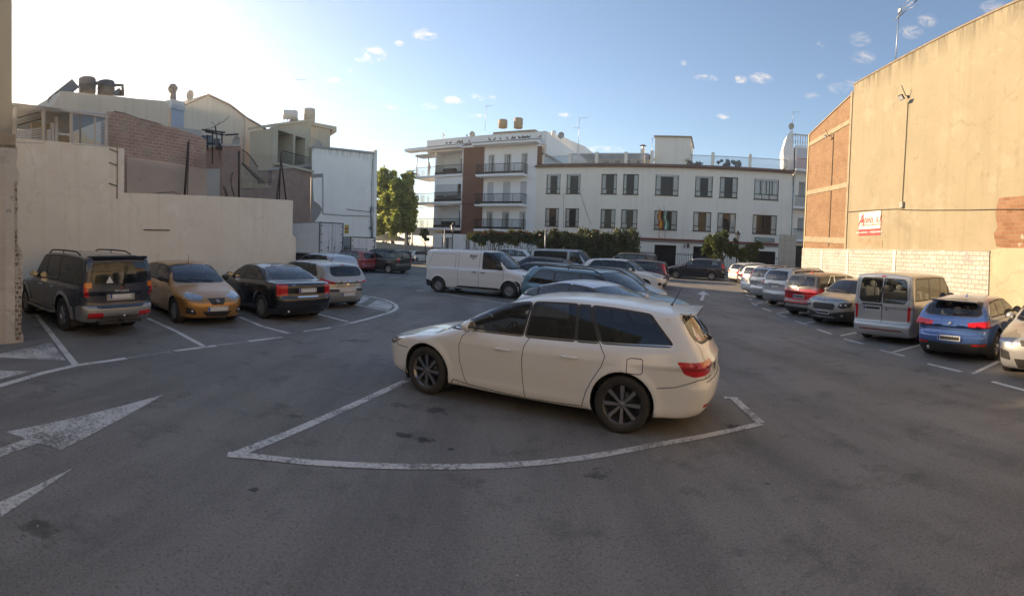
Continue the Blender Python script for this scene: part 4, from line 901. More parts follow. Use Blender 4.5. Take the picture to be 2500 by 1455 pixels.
b.tube([(.1, -.2, h_ - .55), (.5, -.2, h_ - .45)], .008, METAL, 4); b.tube([(.15, .2, h_ - .12), (.6, .2, h_ - .05)], .008, METAL, 4); b.build('reflector_grid', rt)
# unseen building added behind the camera to bounce warm sunlight into the lot
r = empty('bounce_building', (-4, -12, 0), 0, 'added unseen cream building with rows of openings, bouncing sunlight into the car park', 'building'); bw = MB(); wh_ = [(x, x + 1.3, z, z + 1.5) for x in np.arange(-16, 15, 4.0) for z in (1.2, 4.4, 7.6)]
_rm = mural('bounce_cream_render', (.80, .68, .50), patch=((.74, .62, .45), .4, .5)); vs_ = MB(); holed(vs_, -18, 18, 0, 12, wh_, _rm, y=0, depth=-.2); vs_.build('wall', r)
vs_ = MB(); vs_.box(-18, 18, -8, -.21, 0, 11.9, pbr('bounce_core', (.2, .18, .16), .9)); vs_.build('core', r)
random.seed(21); gr = MB(); GM = pbr('grit', (.42, .38, .33), .9, var=.4)
for _ in range(260):
    a_, d_ = random.uniform(-1.0, 1.0), random.uniform(2.6, 13) ; x, y, s_ = math.sin(a_) * d_, math.cos(a_) * d_, random.uniform(.006, .018); z = float(gz(x, y))
    gr.add([(x + s_ * random.uniform(-1, 1), y + s_ * random.uniform(-1, 1), z + .001 + .5 * s_ * k) for k in (0, 0, 0, 1)], [(0, 1, 2), (0, 1, 3), (1, 2, 3), (2, 0, 3)], GM)
gr.build('grit', fix=False, kind='stuff')
# ======== left-hand side
PLf = Pl(-80.2, 12.51); LW_ = lambda P, u, y, z: P.o + P.r * u + P.n * y + Vector((0, 0, z))
cream = mural('cream_render', (.89, .77, .63), patch=[((.92, .83, .71), .42, .6), ((.84, .69, .54), .40, 1.6)], streaks=((.62, .46, .30), .28), cracks=.3, mott=.06)
uv = PLf.uv
r = PLf.root('boundary_wall', 'long cream rendered boundary wall behind the four cars on the left', 'wall')
zl, zr, zh = uv(308, 471)[1], uv(712, 489)[1], uv(150, 352)[1]; uh = uv(303, 420)[0]; ue = uv(714, 560)[0]; ub = uv(722, 620)[0]; un = uv(-60, 500)[0]; zs_ = uv(716, 575)[1]
b = MB(); solid(b, [(un - 3, 0), (un - 3, zh), (uh, uv(300, 362)[1]), (uh, zl), (uv(455, 476)[0], uv(455, 476)[1]), (uv(592, 482)[0], uv(592, 482)[1]), (ue, zr), (ue, zs_ + .05), (ub, zs_ - .12), (ub, 0)], 0, .35, cream); b.build('wall', r)
b = MB(); b.tube([PLf.o * 0 + Vector((uv(350, 561)[0], -.02, uv(350, 561)[1])), Vector((uv(413, 562)[0], -.02, uv(413, 562)[1]))], .02, pbr('wall_slot', (.16, .13, .10), .9), 5); b.build('wall_slot', r)
b = MB(); u0 = uv(285, 450)[0]
for py in (372, 405, 455): z = uv(290, py)[1]; b.tube([Vector((u0 - .3, -.03, z + .07)), Vector((u0, -.03, z))], .012, DKM, 5)
b.tube([Vector((u0, -.03, uv(285, 350)[1])), Vector((u0, -.03, uv(285, 485)[1]))], .015, pbr('old_pipe', (.30, .25, .19), .8), 6); b.build('pipe', r)
# --- glazed terrace on top of its near part
r = PLf.root('glazed_terrace', 'white framed glazed terrace with lattice and louvres above the cream wall', 'terrace')
WF = pbr('window_frame_white', (.52, .49, .44), .5, var=.1); z0 = uv(150, 355)[1] + .01
def pane_frame(px0, px1, top0, top1, bot0, bot1, name='window', w_=.06, pane=None, y=.05):
    a, b_, c, d = uv(px0, bot0), uv(px1, bot1), uv(px1, top1), uv(px0, top0); q = [a, b_, c, d]; f = MB()
    for s_, e in zip(q, q[1:] + q[:1]): f.tube([Vector((s_[0], y, s_[1])), Vector((e[0], y, e[1]))], w_ * .6, WF, 4, smooth=False)
    o = f.build(name, r)
    if pane: g_ = MB(); g_.add([(x, y, z) for x, z in q], [(0, 1, 2, 3)], pane); g_.build('pane', o)
    return o
pale = glass('pale_window_glass', (.75, .75, .72), .8)
pane_frame(38, 108, 262, 268, 347, 350, w_=.10, pane=None); pane_frame(176, 262, 272, 280, 352, 358, w_=.10, pane=pale); pane_frame(178, 198, 276, 277, 352, 353, pane=None); pane_frame(198, 234, 277, 280, 353, 355, pane=None); pane_frame(108, 176, 268, 272, 350, 352, w_=.05)
b = MB()
for k in range(5): p0, p1 = uv(46, 344 - k * 5.4), uv(106, 330 - k * 6.2 + 8); b.add([(p0[0], .08, p0[1]), (p1[0], .08, p1[1]), (p1[0], .12, p1[1] + .05), (p0[0], .12, p0[1] + .05)], [(0, 1, 2, 3)], WF)
for k in range(2): p0, p1 = uv(46, 304 - 18 * k), uv(106, 288 - 18 * k); b.tube([Vector((p0[0], .1, p0[1])), Vector((p1[0], .1, p1[1]))], .012, DKM, 4)
b.build('louvre', r)
b = MB(); lat = []
for k in range(26):
    for d in (-1, 1):
        x0 = -30 + k * 5.2; p0 = uv(x0, 296); p1 = uv(x0 + d * 50, 346)
        a_, c_ = Vector((p0[0], .09 + .01 * d, p0[1])), Vector((p1[0], .09 + .01 * d, p1[1])); umax, umin = uv(36, 320)[0], uv(-20, 320)[0]
        ts = [t_ for t_ in np.linspace(0, 1, 12) if umin < a_.x + (c_.x - a_.x) * t_ < umax]
        if len(ts) > 1: b.tube([a_ + (c_ - a_) * ts[0], a_ + (c_ - a_) * ts[-1]], .010, WF, 4)
b.build('lattice', r)
b = MB()
for a_, c_ in (((30, 255), (112, 266)), ((112, 266), (265, 272)), ((-30, 285), (36, 277)), ((100, 265), (150, 258)), ((40, 258), (98, 251))): p0, p1 = uv(*a_), uv(*c_); b.box(p0[0], p1[0], .0, 2.6, min(p0[1], p1[1]), min(p0[1], p1[1]) + .07, WF)
b.build('roof', r)
b = MB(); b.box(uv(110, 300)[0], uv(176, 300)[0], .9, 1.0, z0, uv(150, 285)[1], mural('terrace_back', (.44, .37, .28))); b.box(uv(176, 300)[0], uv(262, 300)[0], 2.2, 2.3, z0, uv(200, 292)[1], mural('terrace_back', (.44, .37, .28)))
for k in range(3): p0 = uv(132 + k * 9, 345); b.box(p0[0], p0[0] + .1, .4, .5, z0, z0 + .5 + .2 * k, WF)
b.build('inner_wall', r)
# --- rough brick wall behind the fence
rubble = mural('old_rubble_brick', (.4, .3, .25), bricks=((.40, .25, .19), (.48, .33, .26), (.54, .45, .37), .28, .11, .016), patch=[((.40, .34, .27), .44, 1.5), ((.34, .26, .21), .36, 3.5)], bump=.9)
r = PLf.root('old_brick_wall', 'old exposed brick wall with a sloping broken top, above the cream wall', 'wall')
top_ = [(263, 272), (285, 274), (310, 279), (345, 292), (385, 302), (400, 307), (430, 313), (460, 324), (490, 333), (504, 341)]
P2 = Pl(-80.2, 12.51 + .45)
b = MB(); solid(b, [(P2.uv(263, 480)[0], zl - 1)] + [P2.uv(*q) for q in top_] + [(P2.uv(504, 480)[0], zl - 1)], .45, .85, rubble); b.build('wall', r)
b = MB(); lw2 = [P2.uv(*q) for q in ((308, 480), (307, 383), (380, 392), (440, 402), (503, 414), (503, 480))]; solid(b, lw2, .40, .448, mural('old_pink_render', (.56, .45, .37), patch=((.50, .39, .32), .4, 1.4))); b.build('lower_render', r)
b = MB(); b.tube([Vector((P2.uv(*q)[0], .6, P2.uv(*q)[1] + .03)) for q in top_[1:6]], .05, pbr('broken_tile', (.16, .12, .10), .9, var=.4), 6); b.build('tile_edge', r)
# --- chain-link fence on the wall
def chain_mat():
    m = bpy.data.materials.new('chain_link'); m.use_nodes = True; t = m.node_tree; t.nodes.clear(); g_ = N(t, 'ShaderNodeTexCoord'); mp = N(t, 'ShaderNodeMapping'); mp.inputs['Rotation'].default_value = (0, R(45), 0); mp.inputs['Scale'].default_value = (14, 14, 14); t.links.new(g_.outputs['Object'], mp.inputs['Vector']); sx = N(t, 'ShaderNodeSeparateXYZ'); t.links.new(mp.outputs[0], sx.inputs[0]); ms = []
    for a in 'XZ':
        f = N(t, 'ShaderNodeMath', operation='FRACT'); t.links.new(sx.outputs[a], f.inputs[0]); l = N(t, 'ShaderNodeMath', operation='LESS_THAN'); t.links.new(f.outputs[0], l.inputs[0]); l.inputs[1].default_value = .10; ms.append(l)
    mx = N(t, 'ShaderNodeMath', operation='MAXIMUM'); t.links.new(ms[0].outputs[0], mx.inputs[0]); t.links.new(ms[1].outputs[0], mx.inputs[1])
    tr = N(t, 'ShaderNodeBsdfTransparent'); d = N(t, 'ShaderNodeBsdfDiffuse'); d.inputs[0].default_value = (.20, .19, .18, 1); s = N(t, 'ShaderNodeMixShader'); t.links.new(mx.outputs[0], s.inputs[0]); t.links.new(tr.outputs[0], s.inputs[1]); t.links.new(d.outputs[0], s.inputs[2]); o = N(t, 'ShaderNodeOutputMaterial'); t.links.new(s.outputs[0], o.inputs[0]); return m
CHAIN = chain_mat()
r = PLf.root('chain_link_fence', 'sagging chain-link fence with rusty leaning posts on top of the cream wall', 'fence')
b = MB(); q = [uv(308, 470), uv(308, 385), uv(466, 408), uv(505, 372), uv(590, 372), uv(700, 380), uv(700, 488), uv(592, 482), uv(455, 476)]
b.add([(x, .15, z) for x, z in q], [tuple(range(len(q)))], CHAIN); b.build('mesh', r)
for (a_, c_, w_) in (((456, 486), (467, 345), .045), ((463, 476), (469, 340), .014), ((589, 484), (590, 368), .04), ((681, 487), (692, 400), .035), ((704, 487), (693, 392), .035), ((687, 487), (693, 370), .03)):
    p0, p1 = uv(*a_), uv(*c_); b = MB(); b.tube([Vector((p0[0], .12, p0[1])), Vector((p1[0], .14, p1[1]))], w_, RUST, 6); b.build('post', r)
b = MB(); b.tube([Vector((uv(*q_)[0], .13, uv(*q_)[1])) for q_ in ((308, 478), (340, 477), (375, 474), (400, 470), (430, 468), (455, 479))], .012, RUST, 5); b.build('wire', r)
for (pts_, w_, lb) in (([(563, 485), (563, 478), (560, 465), (556, 455)], .05, 'short bent dry stump standing on the cream wall'), ([(583, 482), (576, 460), (573, 440), (577, 420)], .03, 'thin curved dry branch beside the fence post')):
    b = MB(); b.tube([LW_(PLf, uv(*q_)[0], .2, uv(*q_)[1]) for q_ in pts_], w_, pbr('dead_wood', (.10, .075, .055), .9, var=.3), 6); o = b.build('dead_branch'); tag(o, lb, 'branch')
# --- near corner building on the extreme left
P3 = Pl(-80.2, 8.8); u3 = P3.uv(38, 400)[0]; u3b = P3.uv(57, 820)[0]; old_ = mural('peeling_grey_render', (.56, .51, .44), patch=[((.64, .58, .50), .44, .9), ((.30, .27, .24), .36, 2.2)], cracks=.5, streaks=((.42, .24, .14), .45), bump=.8)
r = P3.root('corner_building', 'peeling rendered building corner with broken brick edge at the far left', 'building')
b = MB(); zz3 = P3.uv(20, 340)[1]
rag = [(u3b, 0)]; zz_ = 0
while zz_ < 1.7: zz_ += .13; rag.append((u3b + random.uniform(-.07, .03), zz_))
rag += [(u3 + .10, 1.85)]; zz_ = 1.85
while zz_ < zz3 - .3: zz_ += .16; rag.append((u3 + random.uniform(-.02, .09), zz_))
rag += [(u3, zz3 - .1), (u3 - 14, zz3 - .1), (u3 - 14, 0)]
solid(b, rag, 0, 3.2, old_); b.build('wall', r)
b = MB(); b.box(u3 - 14, u3 - .05, .05, 3.2, zz3 - .1, 12.5, mural('upper_plain_render', (.30, .27, .21), mott=.05)); b.box(u3 - 14, u3 - .0, .0, .045, zz3 - .16, zz3 + .1, conc); b.build('upper_wall', r)
b = MB(); hb = mural('hollow_brick', (.45, .40, .33), bricks=((.16, .13, .11), (.30, .2, .14), (.50, .44, .36), .11, .09, .022), patch=((.56, .50, .42), .5, 3.0), bump=.9, warp=.12)
solid(b, [(u3b - .17, .05), (u3b - .17, 1.8), (u3 - .02, 1.9), (u3 - .02, zz3 - .8), (u3 + .03, zz3 - .8), (u3 + .03, 1.9), (u3b - .04, 1.7), (u3b - .05, .05)], -.012, .3, hb); b.build('broken_brick_edge', r)

# ======== buildings rising behind the left wall
def solidpx(mb, P, pxs, y0, y1, m_): solid(mb, [P.uv(*q, back=y0) for q in pxs], y0, y1, m_)
P4 = Pl(-80.2, 20.5); tan_ = mural('beige_back_render', (.60, .52, .42), patch=((.54, .46, .37), .36, .5), streaks=((.27, .22, .16), .35), mott=.05)
r = P4.root('flat_roofed_building', 'plain beige flat-roofed building behind the glazed terrace, below the sun', 'building')
b = MB(); solid(b, [(P4.uv(60, 300)[0], 0), P4.uv(60, 262), P4.uv(128, 262), P4.uv(150, 222), P4.uv(250, 232), P4.uv(330, 240), P4.uv(412, 247), (P4.uv(412, 300)[0], 0)], 0, 7, tan_); b.build('wall', r)
def lathe_thing(name, label, cat, P, px, py0, py1, wpx, mat, back, dome=.15, group=None):
    a, c = P.uv(px, py0, back), P.uv(px, py1, back); w_ = (P.uv(px + wpx / 2, py0, back)[0] - P.uv(px - wpx / 2, py0, back)[0]) / 2; h = a[1] - c[1]
    b = MB(); b.lathe([(.001, 0), (w_ * .93, 0), (w_, h * .06), (w_, h * .45), (w_ * 1.03, h * .47), (w_ * 1.03, h * .52), (w_, h * .54), (w_, h * .92), (w_ * .9, h * .97), (w_ * .25, h + w_ * dome), (.001, h + w_ * dome)], mat, n=24)
    o = b.build(name); o.location = LW_(P, a[0], back, c[1]); return tag(o, label, cat, group)
TK = pbr('water_tank_grey', (.13, .115, .10), .7, var=.2)
lathe_thing('water_tank', 'taller dark roof water tank beside the solar collector on the beige flat roof', 'water tank', P4, 213, 190, 228, 37, TK, 1.2)
lathe_thing('water_tank', 'second dark roof water tank, between two bent pipes on the beige flat roof', 'water tank', P4, 259, 198, 233, 36, TK, 1.2)
b = MB()
for q_ in ([(231, 203), (250, 203), (262, 206), (263, 232)], [(278, 208), (299, 208), (300, 232)]): b.tube([LW_(P4, P4.uv(*x, .9)[0], .9, P4.uv(*x, .9)[1]) for x in q_], .09, TK, 8)
o = b.build('pipework'); tag(o, 'bent pipes joining the two dark water tanks on the beige flat roof', 'pipe')
def tilted_panel(P, pts, label, mat, back):
    b = MB(); q = [LW_(P, P.uv(*x, back)[0], back, P.uv(*x, back)[1]) for x in pts]; n_ = P.n * .12 + Vector((0, 0, .0)); k = len(q)
    b.add([*q, *[x + n_ for x in q]], [tuple(range(k)), tuple(range(2 * k - 1, k - 1, -1))] + [(i, (i + 1) % k, k + (i + 1) % k, k + i) for i in range(k)], mat)
    for i in (0, 2): b.tube([q[i], Vector((q[i].x, q[i].y, q[0].z - .8))], .03, METAL, 5)
    return tag(b.build('solar_collector'), label, 'solar panel')
tilted_panel(P4, [(118, 238), (176, 192), (194, 213), (140, 256)], 'tilted solar collector catching the sun at the left end of the beige flat roof', pbr('solar_dark', (.10, .09, .08), .3, coat=.5), 1.0)
tilted_panel(P4, [(276, 224), (292, 214), (303, 234), (278, 233)], 'small tilted solar collector at the right of the second dark water tank', pbr('solar_dark', (.10, .09, .08), .3, coat=.5), 1.0)
# chimney duct
r = P4.root('metal_chimney', 'galvanised metal chimney duct with an angular cowl, beside the beige flat roof', 'chimney'); c0 = P4.uv(425, 300, .6)
w_ = (P4.uv(441, 280, .6)[0] - P4.uv(410, 280, .6)[0]) / 2; zq = lambda y: P4.uv(425, y, .6)[1]
gv = pbr('duct_blue_grey', (.30, .33, .38), .4, .5, var=.1)
b = MB(); b.box(c0[0] - w_, c0[0] + w_, .3, 1.2, zq(330), zq(271), gv); b.box(c0[0] - w_ * 1.05, c0[0] + w_ * 1.05, .25, 1.25, zq(271), zq(248), METAL); b.build('duct', r)
b = MB(); M = Matrix.Translation((c0[0], .75, 0)); b.lathe([(w_ * .5, zq(248)), (w_ * .42, zq(226)), (w_ * .7, zq(214)), (w_ * .35, zq(204)), (.001, zq(203))], pbr('duct_dark', (.10, .10, .11), .5, .4), n=6, M=M, smooth=False); b.build('cowl', r)
def dish(P, px, py, rpx, back, label, turn=0.0, mat=None, group='satellite dishes on the roofs'):
    c = P.uv(px, py, back); rr = (P.uv(px + rpx, py, back)[0] - c[0]); loc = LW_(P, c[0], back, c[1]); rt = empty('satellite_dish', loc, -R(P.az) + turn, label, 'satellite dish', group)
    M = Matrix.Rotation(math.pi / 2 + .35, 4, 'X'); b = MB(); b.lathe([(rr * k / 6, rr * .25 * (k / 6) ** 2) for k in range(7)], mat or pbr('dish_grey', (.36, .35, .32), .6), n=20, M=M); b.build('reflector', rt)
    b = MB(); b.tube([M @ Vector((0, -rr * .9, rr * .2)), M @ Vector((0, -rr * .3, rr * .9))], .02, METAL, 5); b.ball((0, 0, 0), .05, METAL, 5, M=M @ Matrix.Translation((0, -rr * .3, rr * .9))); b.tube([(0, .05, -rr * 1.3), (0, .05, 0)], .03, METAL, 6); b.build('arm', rt); return rt
# gable building
P5 = Pl(-80.2, 30); gab = mural('grey_beige_render', (.58, .51, .42), patch=((.53, .46, .38), .38, .4), streaks=((.28, .23, .17), .3), mott=.05)
r = P5.root('gabled_building', 'tall beige building with a long sloping gable, behind the old brick wall', 'building')
outl = [(395, 250), (436, 264), (470, 250), (507, 233), (560, 258), (600, 289), (640, 312), (664, 330)]  # hidden left end added to block sun coming through the roof gap
b = MB(); solid(b, [(P5.uv(395, 300)[0], 0)] + [P5.uv(*q_) for q_ in outl] + [(P5.uv(664, 300)[0], 0)], 0, 10, gab); b.build('wall', r)
b = MB()
for a_, c_ in zip(outl[:-1], outl[1:]): p0, p1 = P5.uv(*a_), P5.uv(*c_); b.add([(p0[0], -.15, p0[1]), (p1[0], -.15, p1[1]), (p1[0], 10, p1[1]), (p0[0], 10, p0[1]), (p0[0], -.15, p0[1] + .12), (p1[0], -.15, p1[1] + .12), (p1[0], 10, p1[1] + .12), (p0[0], 10, p0[1] + .12)], [(0, 1, 5, 4), (4, 5, 6, 7), (0, 3, 2, 1), (0, 4, 7, 3), (1, 2, 6, 5)], pbr('roof_edge_dark', (.15, .12, .10), .85, var=.3))
b.build('roof', r)
b = MB(); p0 = P5.uv(598, 330); b.box(p0[0] - .12, p0[0] + .12, -.1, -.002, 0, P5.uv(598, 287)[1], gab); b.build('corner_strip', r)
dish(P5, 462, 232, 9, .5, 'satellite dish on the ridge of the gabled building, left of its peak')
dish(P5, 420, 238, 6, .5, 'small satellite dish half hidden by the metal chimney cowl')
b = MB(); p0, p1 = P5.uv(466, 245, .5), P5.uv(460, 200, .5); b.tube([LW_(P5, p0[0], .5, p0[1]), LW_(P5, p1[0], .5, p1[1])], .03, METAL, 5); q0 = P5.uv(480, 213, .5); b.tube([LW_(P5, p0[0], .5, P5.uv(466, 225, .5)[1]), LW_(P5, q0[0], .5, q0[1])], .02, METAL, 5); tag(b.build('mast'), 'short mast with a thin arm above the satellite dish on the gabled roof', 'mast')
# terrace, brick pillar, stairs
P6 = Pl(-80.2, 17.5); r = P6.root('back_terrace', 'small white back terrace with railings, pergola bars and posts beside the brick pillar', 'terrace')
wh6 = mural('dull_white_render', (.42, .40, .36), patch=((.36, .33, .29), .4, 1.0)); b = MB(); solidpx(b, P6, [(503, 500), (503, 412), (542, 412), (542, 500)], 0, 2, wh6); b.build('wall', r)
b = MB(); solidpx(b, P6, [(490, 420), (490, 322), (538, 322), (538, 420)], 2.2, 2.4, gab); b.build('back_wall', r)
b = MB(); solidpx(b, P6, [(400, 500), (400, 308), (430, 309), (492, 318), (492, 500)], 1.2, 2.1, wh6); b.build('parapet', r)
for (x0, x1, y0, y1) in ((494, 516, 330, 365), (524, 538, 338, 366)): b = MB(); solidpx(b, P6, [(x0, y1), (x0, y0), (x1, y0), (x1, y1)], 2.1, 2.16, pbr('terrace_window_dark', (.05, .055, .06), .15)); b.build('window', r)
b = MB()
for (a_, c_) in (((492, 317), (547, 324)), ((500, 322), (545, 330)), ((548, 330), (580, 328)), ((517, 322), (517, 400)), ((540, 322), (541, 420)), ((504, 350), (537, 352)), ((505, 330), (505, 365))): p0, p1 = P6.uv(*a_), P6.uv(*c_); b.tube([Vector((p0[0], -.05, p0[1])), Vector((p1[0], -.05, p1[1]))], .045, DKM, 5)
b.build('pergola', r)
b = MB(); 
for k in range(14): x = 524 + k * 1.2; p0, p1 = P6.uv(x, 351), P6.uv(x, 367); b.tube([Vector((p0[0], -.08, p0[1])), Vector((p1[0], -.08, p1[1]))], .012, DKM, 4)
b.build('railing', r)
dish(P6, 574, 344, 9, .3, 'grey satellite dish above the brick pillar on the back terrace')
b = MB(); p = [P6.uv(*q_) for q_ in ((515, 310), (518, 330), (522, 360), (528, 390))]; b.tube([LW_(P6, a_, -.3, c_) for a_, c_ in p], .04, RUST, 5, r2=.02)
for q_ in ((505, 300), (525, 298), (550, 285), (490, 318)): x = P6.uv(*q_); b.tube([LW_(P6, p[0][0], -.3, p[0][1]), LW_(P6, (p[0][0] + x[0]) / 2 + .1, -.3, (p[0][1] + x[1]) / 2), LW_(P6, x[0], -.3, x[1])], .014, RUST, 4)
tag(b.build('bare_sapling'), 'thin bare leaning sapling in front of the back terrace pergola', 'tree')
oldb = mural('grimy_brick', (.3, .2, .16), bricks=((.33, .19, .145), (.39, .25, .19), (.38, .31, .26), .25, .085, .012), patch=[((.42, .36, .30), .38, 1.2)], bump=.7)
r = P6.root('brick_pillar', 'broad grimy brick pillar with a white cap, left of the outside stairs', 'pillar')
b = MB(); solidpx(b, P6, [(540, 500), (543, 353), (588, 354), (590, 500)], -.1, 1.5, oldb); b.build('pillar', r)
b = MB(); solidpx(b, P6, [(541, 356), (541, 351), (589, 352), (589, 357)], -.14, 1.54, wh6); b.build('cap', r)
P7 = Pl(-80.2, 21.0); r = P7.root('outside_stairs', 'outside stairs with dark railings climbing towards the brick pillar', 'stairs')
b = MB(); solidpx(b, P7, [(588, 460), (588, 398), (600, 400), (648, 446), (648, 460)], 0, 1.6, conc); b.build('flight', r)
b = MB(); hand = [(589, 366), (600, 372), (616, 390), (628, 408)]
b.tube([Vector((P7.uv(*q_)[0], -.05, P7.uv(*q_)[1])) for q_ in hand], .035, DKM, 5); b.tube([Vector((P7.uv(*q_)[0], -.05, P7.uv(*q_)[1])) for q_ in ((589, 398), (630, 440))], .035, DKM, 5)
for k in range(16): x = 589 + k * 2.5; t_ = np.interp(x, [q_[0] for q_ in hand], [q_[1] for q_ in hand]); p0, p1 = P7.uv(x, t_), P7.uv(x, 398 + (x - 589) * 1.02); b.tube([Vector((p0[0], -.05, p0[1])), Vector((p1[0], -.05, p1[1]))], .014, DKM, 4)
for k in range(18): x = 628 + k * 2.0; p0, p1 = P7.uv(x, 418), P7.uv(x, 448); b.tube([Vector((p0[0], -.05, p0[1])), Vector((p1[0], -.05, p1[1]))], .014, DKM, 4)
p0, p1 = P7.uv(628, 418), P7.uv(664, 418); b.tube([Vector((p0[0], -.05, p0[1])), Vector((p1[0], -.05, p1[1]))], .025, DKM, 4); b.build('railing', r)
# tower house and brick base
P8 = Pl(-80.2, 24.6); PW = Pl(-38, 42.6); r = P8.root('tower_house', 'narrow beige tower house with an open balcony, above exposed brick walls', 'building')
beige = mural('beige_house_render', (.50, .43, .32), patch=((.45, .38, .28), .36, .8), mott=.05, streaks=((.28, .22, .15), .35))
b = MB(); x0, x1 = P8.uv(664, 400)[0], P8.uv(758, 400)[0]; zt0, zt1 = P8.uv(664, 312)[1], P8.uv(758, 297)[1]; ho = (P8.uv(678, 380)[0], P8.uv(744, 380)[0], P8.uv(700, 404)[1], P8.uv(700, 322)[1])
holed(b, x0, x1, P8.uv(700, 420)[1], min(zt0, zt1), [ho], beige, depth=2.4); solid(b, [(x0, min(zt0, zt1)), (x0, zt0 + .1), (x1, zt1 + .1), (x1, min(zt0, zt1))], 0, .3, beige)
b.quad((ho[0], 2.4, ho[2]), (ho[1], 2.4, ho[2]), (ho[1], 2.4, ho[3]), (ho[0], 2.4, ho[3]), mural('balcony_back', (.36, .31, .235)))
b.quad((x0, 0, 2), (x0, 2.4, 2), (x0, 2.4, zt0), (x0, 0, zt0), beige); b.build('wall', r)
b = MB(); b.box(ho[0] + (ho[1] - ho[0]) * .55, ho[0] + (ho[1] - ho[0]) * .62, 0, 2.35, ho[2], ho[3], beige); b.build('partition', r)
b = MB(); b.box(ho[1] - 1.1, ho[1] - .35, 2.3, 2.39, ho[2], ho[2] + 1.9, pbr('door_dark', (.05, .045, .04), .5)); b.build('door', r)
b = MB(); b.box(x0 + .2, x1 - .2, -.55, -.01, ho[2] - .22, ho[2] - .02, beige); b.build('balcony_slab', r)
b = MB(); b.tube([(ho[0], -.5, ho[2] + 1.0), (ho[1] + .1, -.5, ho[2] + 1.0)], .03, DKM, 5)
for k in range(30): x = ho[0] + (ho[1] + .1 - ho[0]) * k / 29; b.tube([(x, -.5, ho[2]), (x, -.5, ho[2] + 1.0)], .014, DKM, 4)
b.build('railing', r)
b = MB(); b.add([(x0 - .15, -.25, zt0 + .1), (x1 + .1, -.25, zt1 + .1), (x1 + .1, 2.5, zt1 + .1), (x0 - .15, 2.5, zt0 + .1), (x0 - .15, -.25, zt0 + .3), (x1 + .1, -.25, zt1 + .3), (x1 + .1, 2.5, zt1 + .3), (x0 - .15, 2.5, zt0 + .3)], [(0, 1, 5, 4), (4, 5, 6, 7), (1, 2, 6, 5), (0, 3, 2, 1), (3, 0, 4, 7)], beige); b.build('roof', r)
rb = P8.root('brick_house_base', 'exposed red-brown brick walls under the tower house, next to the white building', 'building')
b = MB(); solidpx(b, P8, [(590, 700), (590, 452), (662, 455), (663, 412), (758, 402), (758, 700)], -.35, -.02, oldb); b.build('wall', rb)
b = MB(); solidpx(b, P8, [(648, 458), (648, 453), (664, 455), (664, 460)], -.5, -.36, conc); solidpx(b, P8, [(660, 416), (662, 410), (758, 400), (758, 406)], -.5, -.36, wh6); b.build('ledge', rb)
# white building: blank gable end
W = PW.uv; white = mural('white_render_grey', (.89, .84, .77), patch=[((.81, .76, .70), .40, .7)], streaks=((.66, .62, .57), .15, W(850, 366)[1], .8), mott=.04)
r = PW.root('white_building', 'white building with a blank side wall of patched render, behind the delivery vans', 'building')
b = MB(); solid(b, [(W(759, 600)[0], 0), W(762, 357), W(808, 362), W(860, 368), W(912, 375), (W(916, 600)[0], 0)], 0, 9, white); b.build('wall', r)
b = MB(); solidpx(b, PW, [(760, 360), (762, 355), (915, 371), (915, 376)], -.12, -.002, pbr('parapet_grey', (.34, .33, .31), .9, var=.2)); b.build('coping', r)
b = MB(); solidpx(b, PW, [(911, 640), (914, 366), (921, 366), (918, 640)], -.15, 1, white); b.build('corner_pilaster', r)
b = MB(); solidpx(b, PW, [(757, 590), (760, 425), (786, 424), (787, 432), (763, 434), (766, 490), (780, 500), (787, 512), (778, 528), (765, 545), (762, 560), (768, 590)], -.05, -.004, mural('cement_patch', (.30, .28, .25), patch=((.36, .33, .29), .4, 2.0))); b.build('cement_patch', r)
b = MB()
for q_ in ([(910, 388), (909, 400), (907, 450), (906, 518), (846, 511)], [(788, 424), (788, 522)], [(788, 522), (840, 526), (902, 528)]): b.tube([Vector((W(*x)[0], -.06, W(*x)[1])) for x in q_], .03, pbr('drain_grey', (.22, .22, .22), .6), 5)
b.build('pipe', r)
b = MB(); random.seed(5)
for k in range(5):
    x = 903 + k * 2.5; b.tube([Vector((W(x + random.uniform(-2, 2), y)[0], -.08, W(x, y)[1])) for y in (505, 530, 550, 575, 600, 615)], .018, DKM, 4)
b.tube([Vector((W(903 + 3.2 * math.cos(a_), 557 + 3.2 * math.sin(a_))[0], -.1, W(903, 557 + 3.2 * math.sin(a_))[1])) for a_ in np.linspace(0, 6.28, 12)], .03, DKM, 4); b.build('loose_wiring', r)
rt = PW.root('wall_poster', 'yellow poster with a small red and blue emblem on the white building', 'poster'); 
b = MB(); solidpx(b, PW, [(841, 570), (842, 549), (852, 549), (851, 570)], -.04, -.006, pbr('poster_yellow', (.60, .42, .03), .5)); b.build('board', rt)
b = MB(); solidpx(b, PW, [(842.5, 561), (842.5, 555.5), (846.4, 555.5), (846.4, 561)], -.05, -.041, REDP); solidpx(b, PW, [(847, 560.5), (847, 556), (850.5, 556), (850.5, 560.5)], -.05, -.041, pbr('poster_navy', (.03, .05, .2), .5)); solidpx(b, PW, [(843, 567.5), (843, 564.5), (850, 564.5), (850, 567.5)], -.046, -.041, pbr('poster_text', (.15, .11, .03), .6)); b.build('emblem', rt)
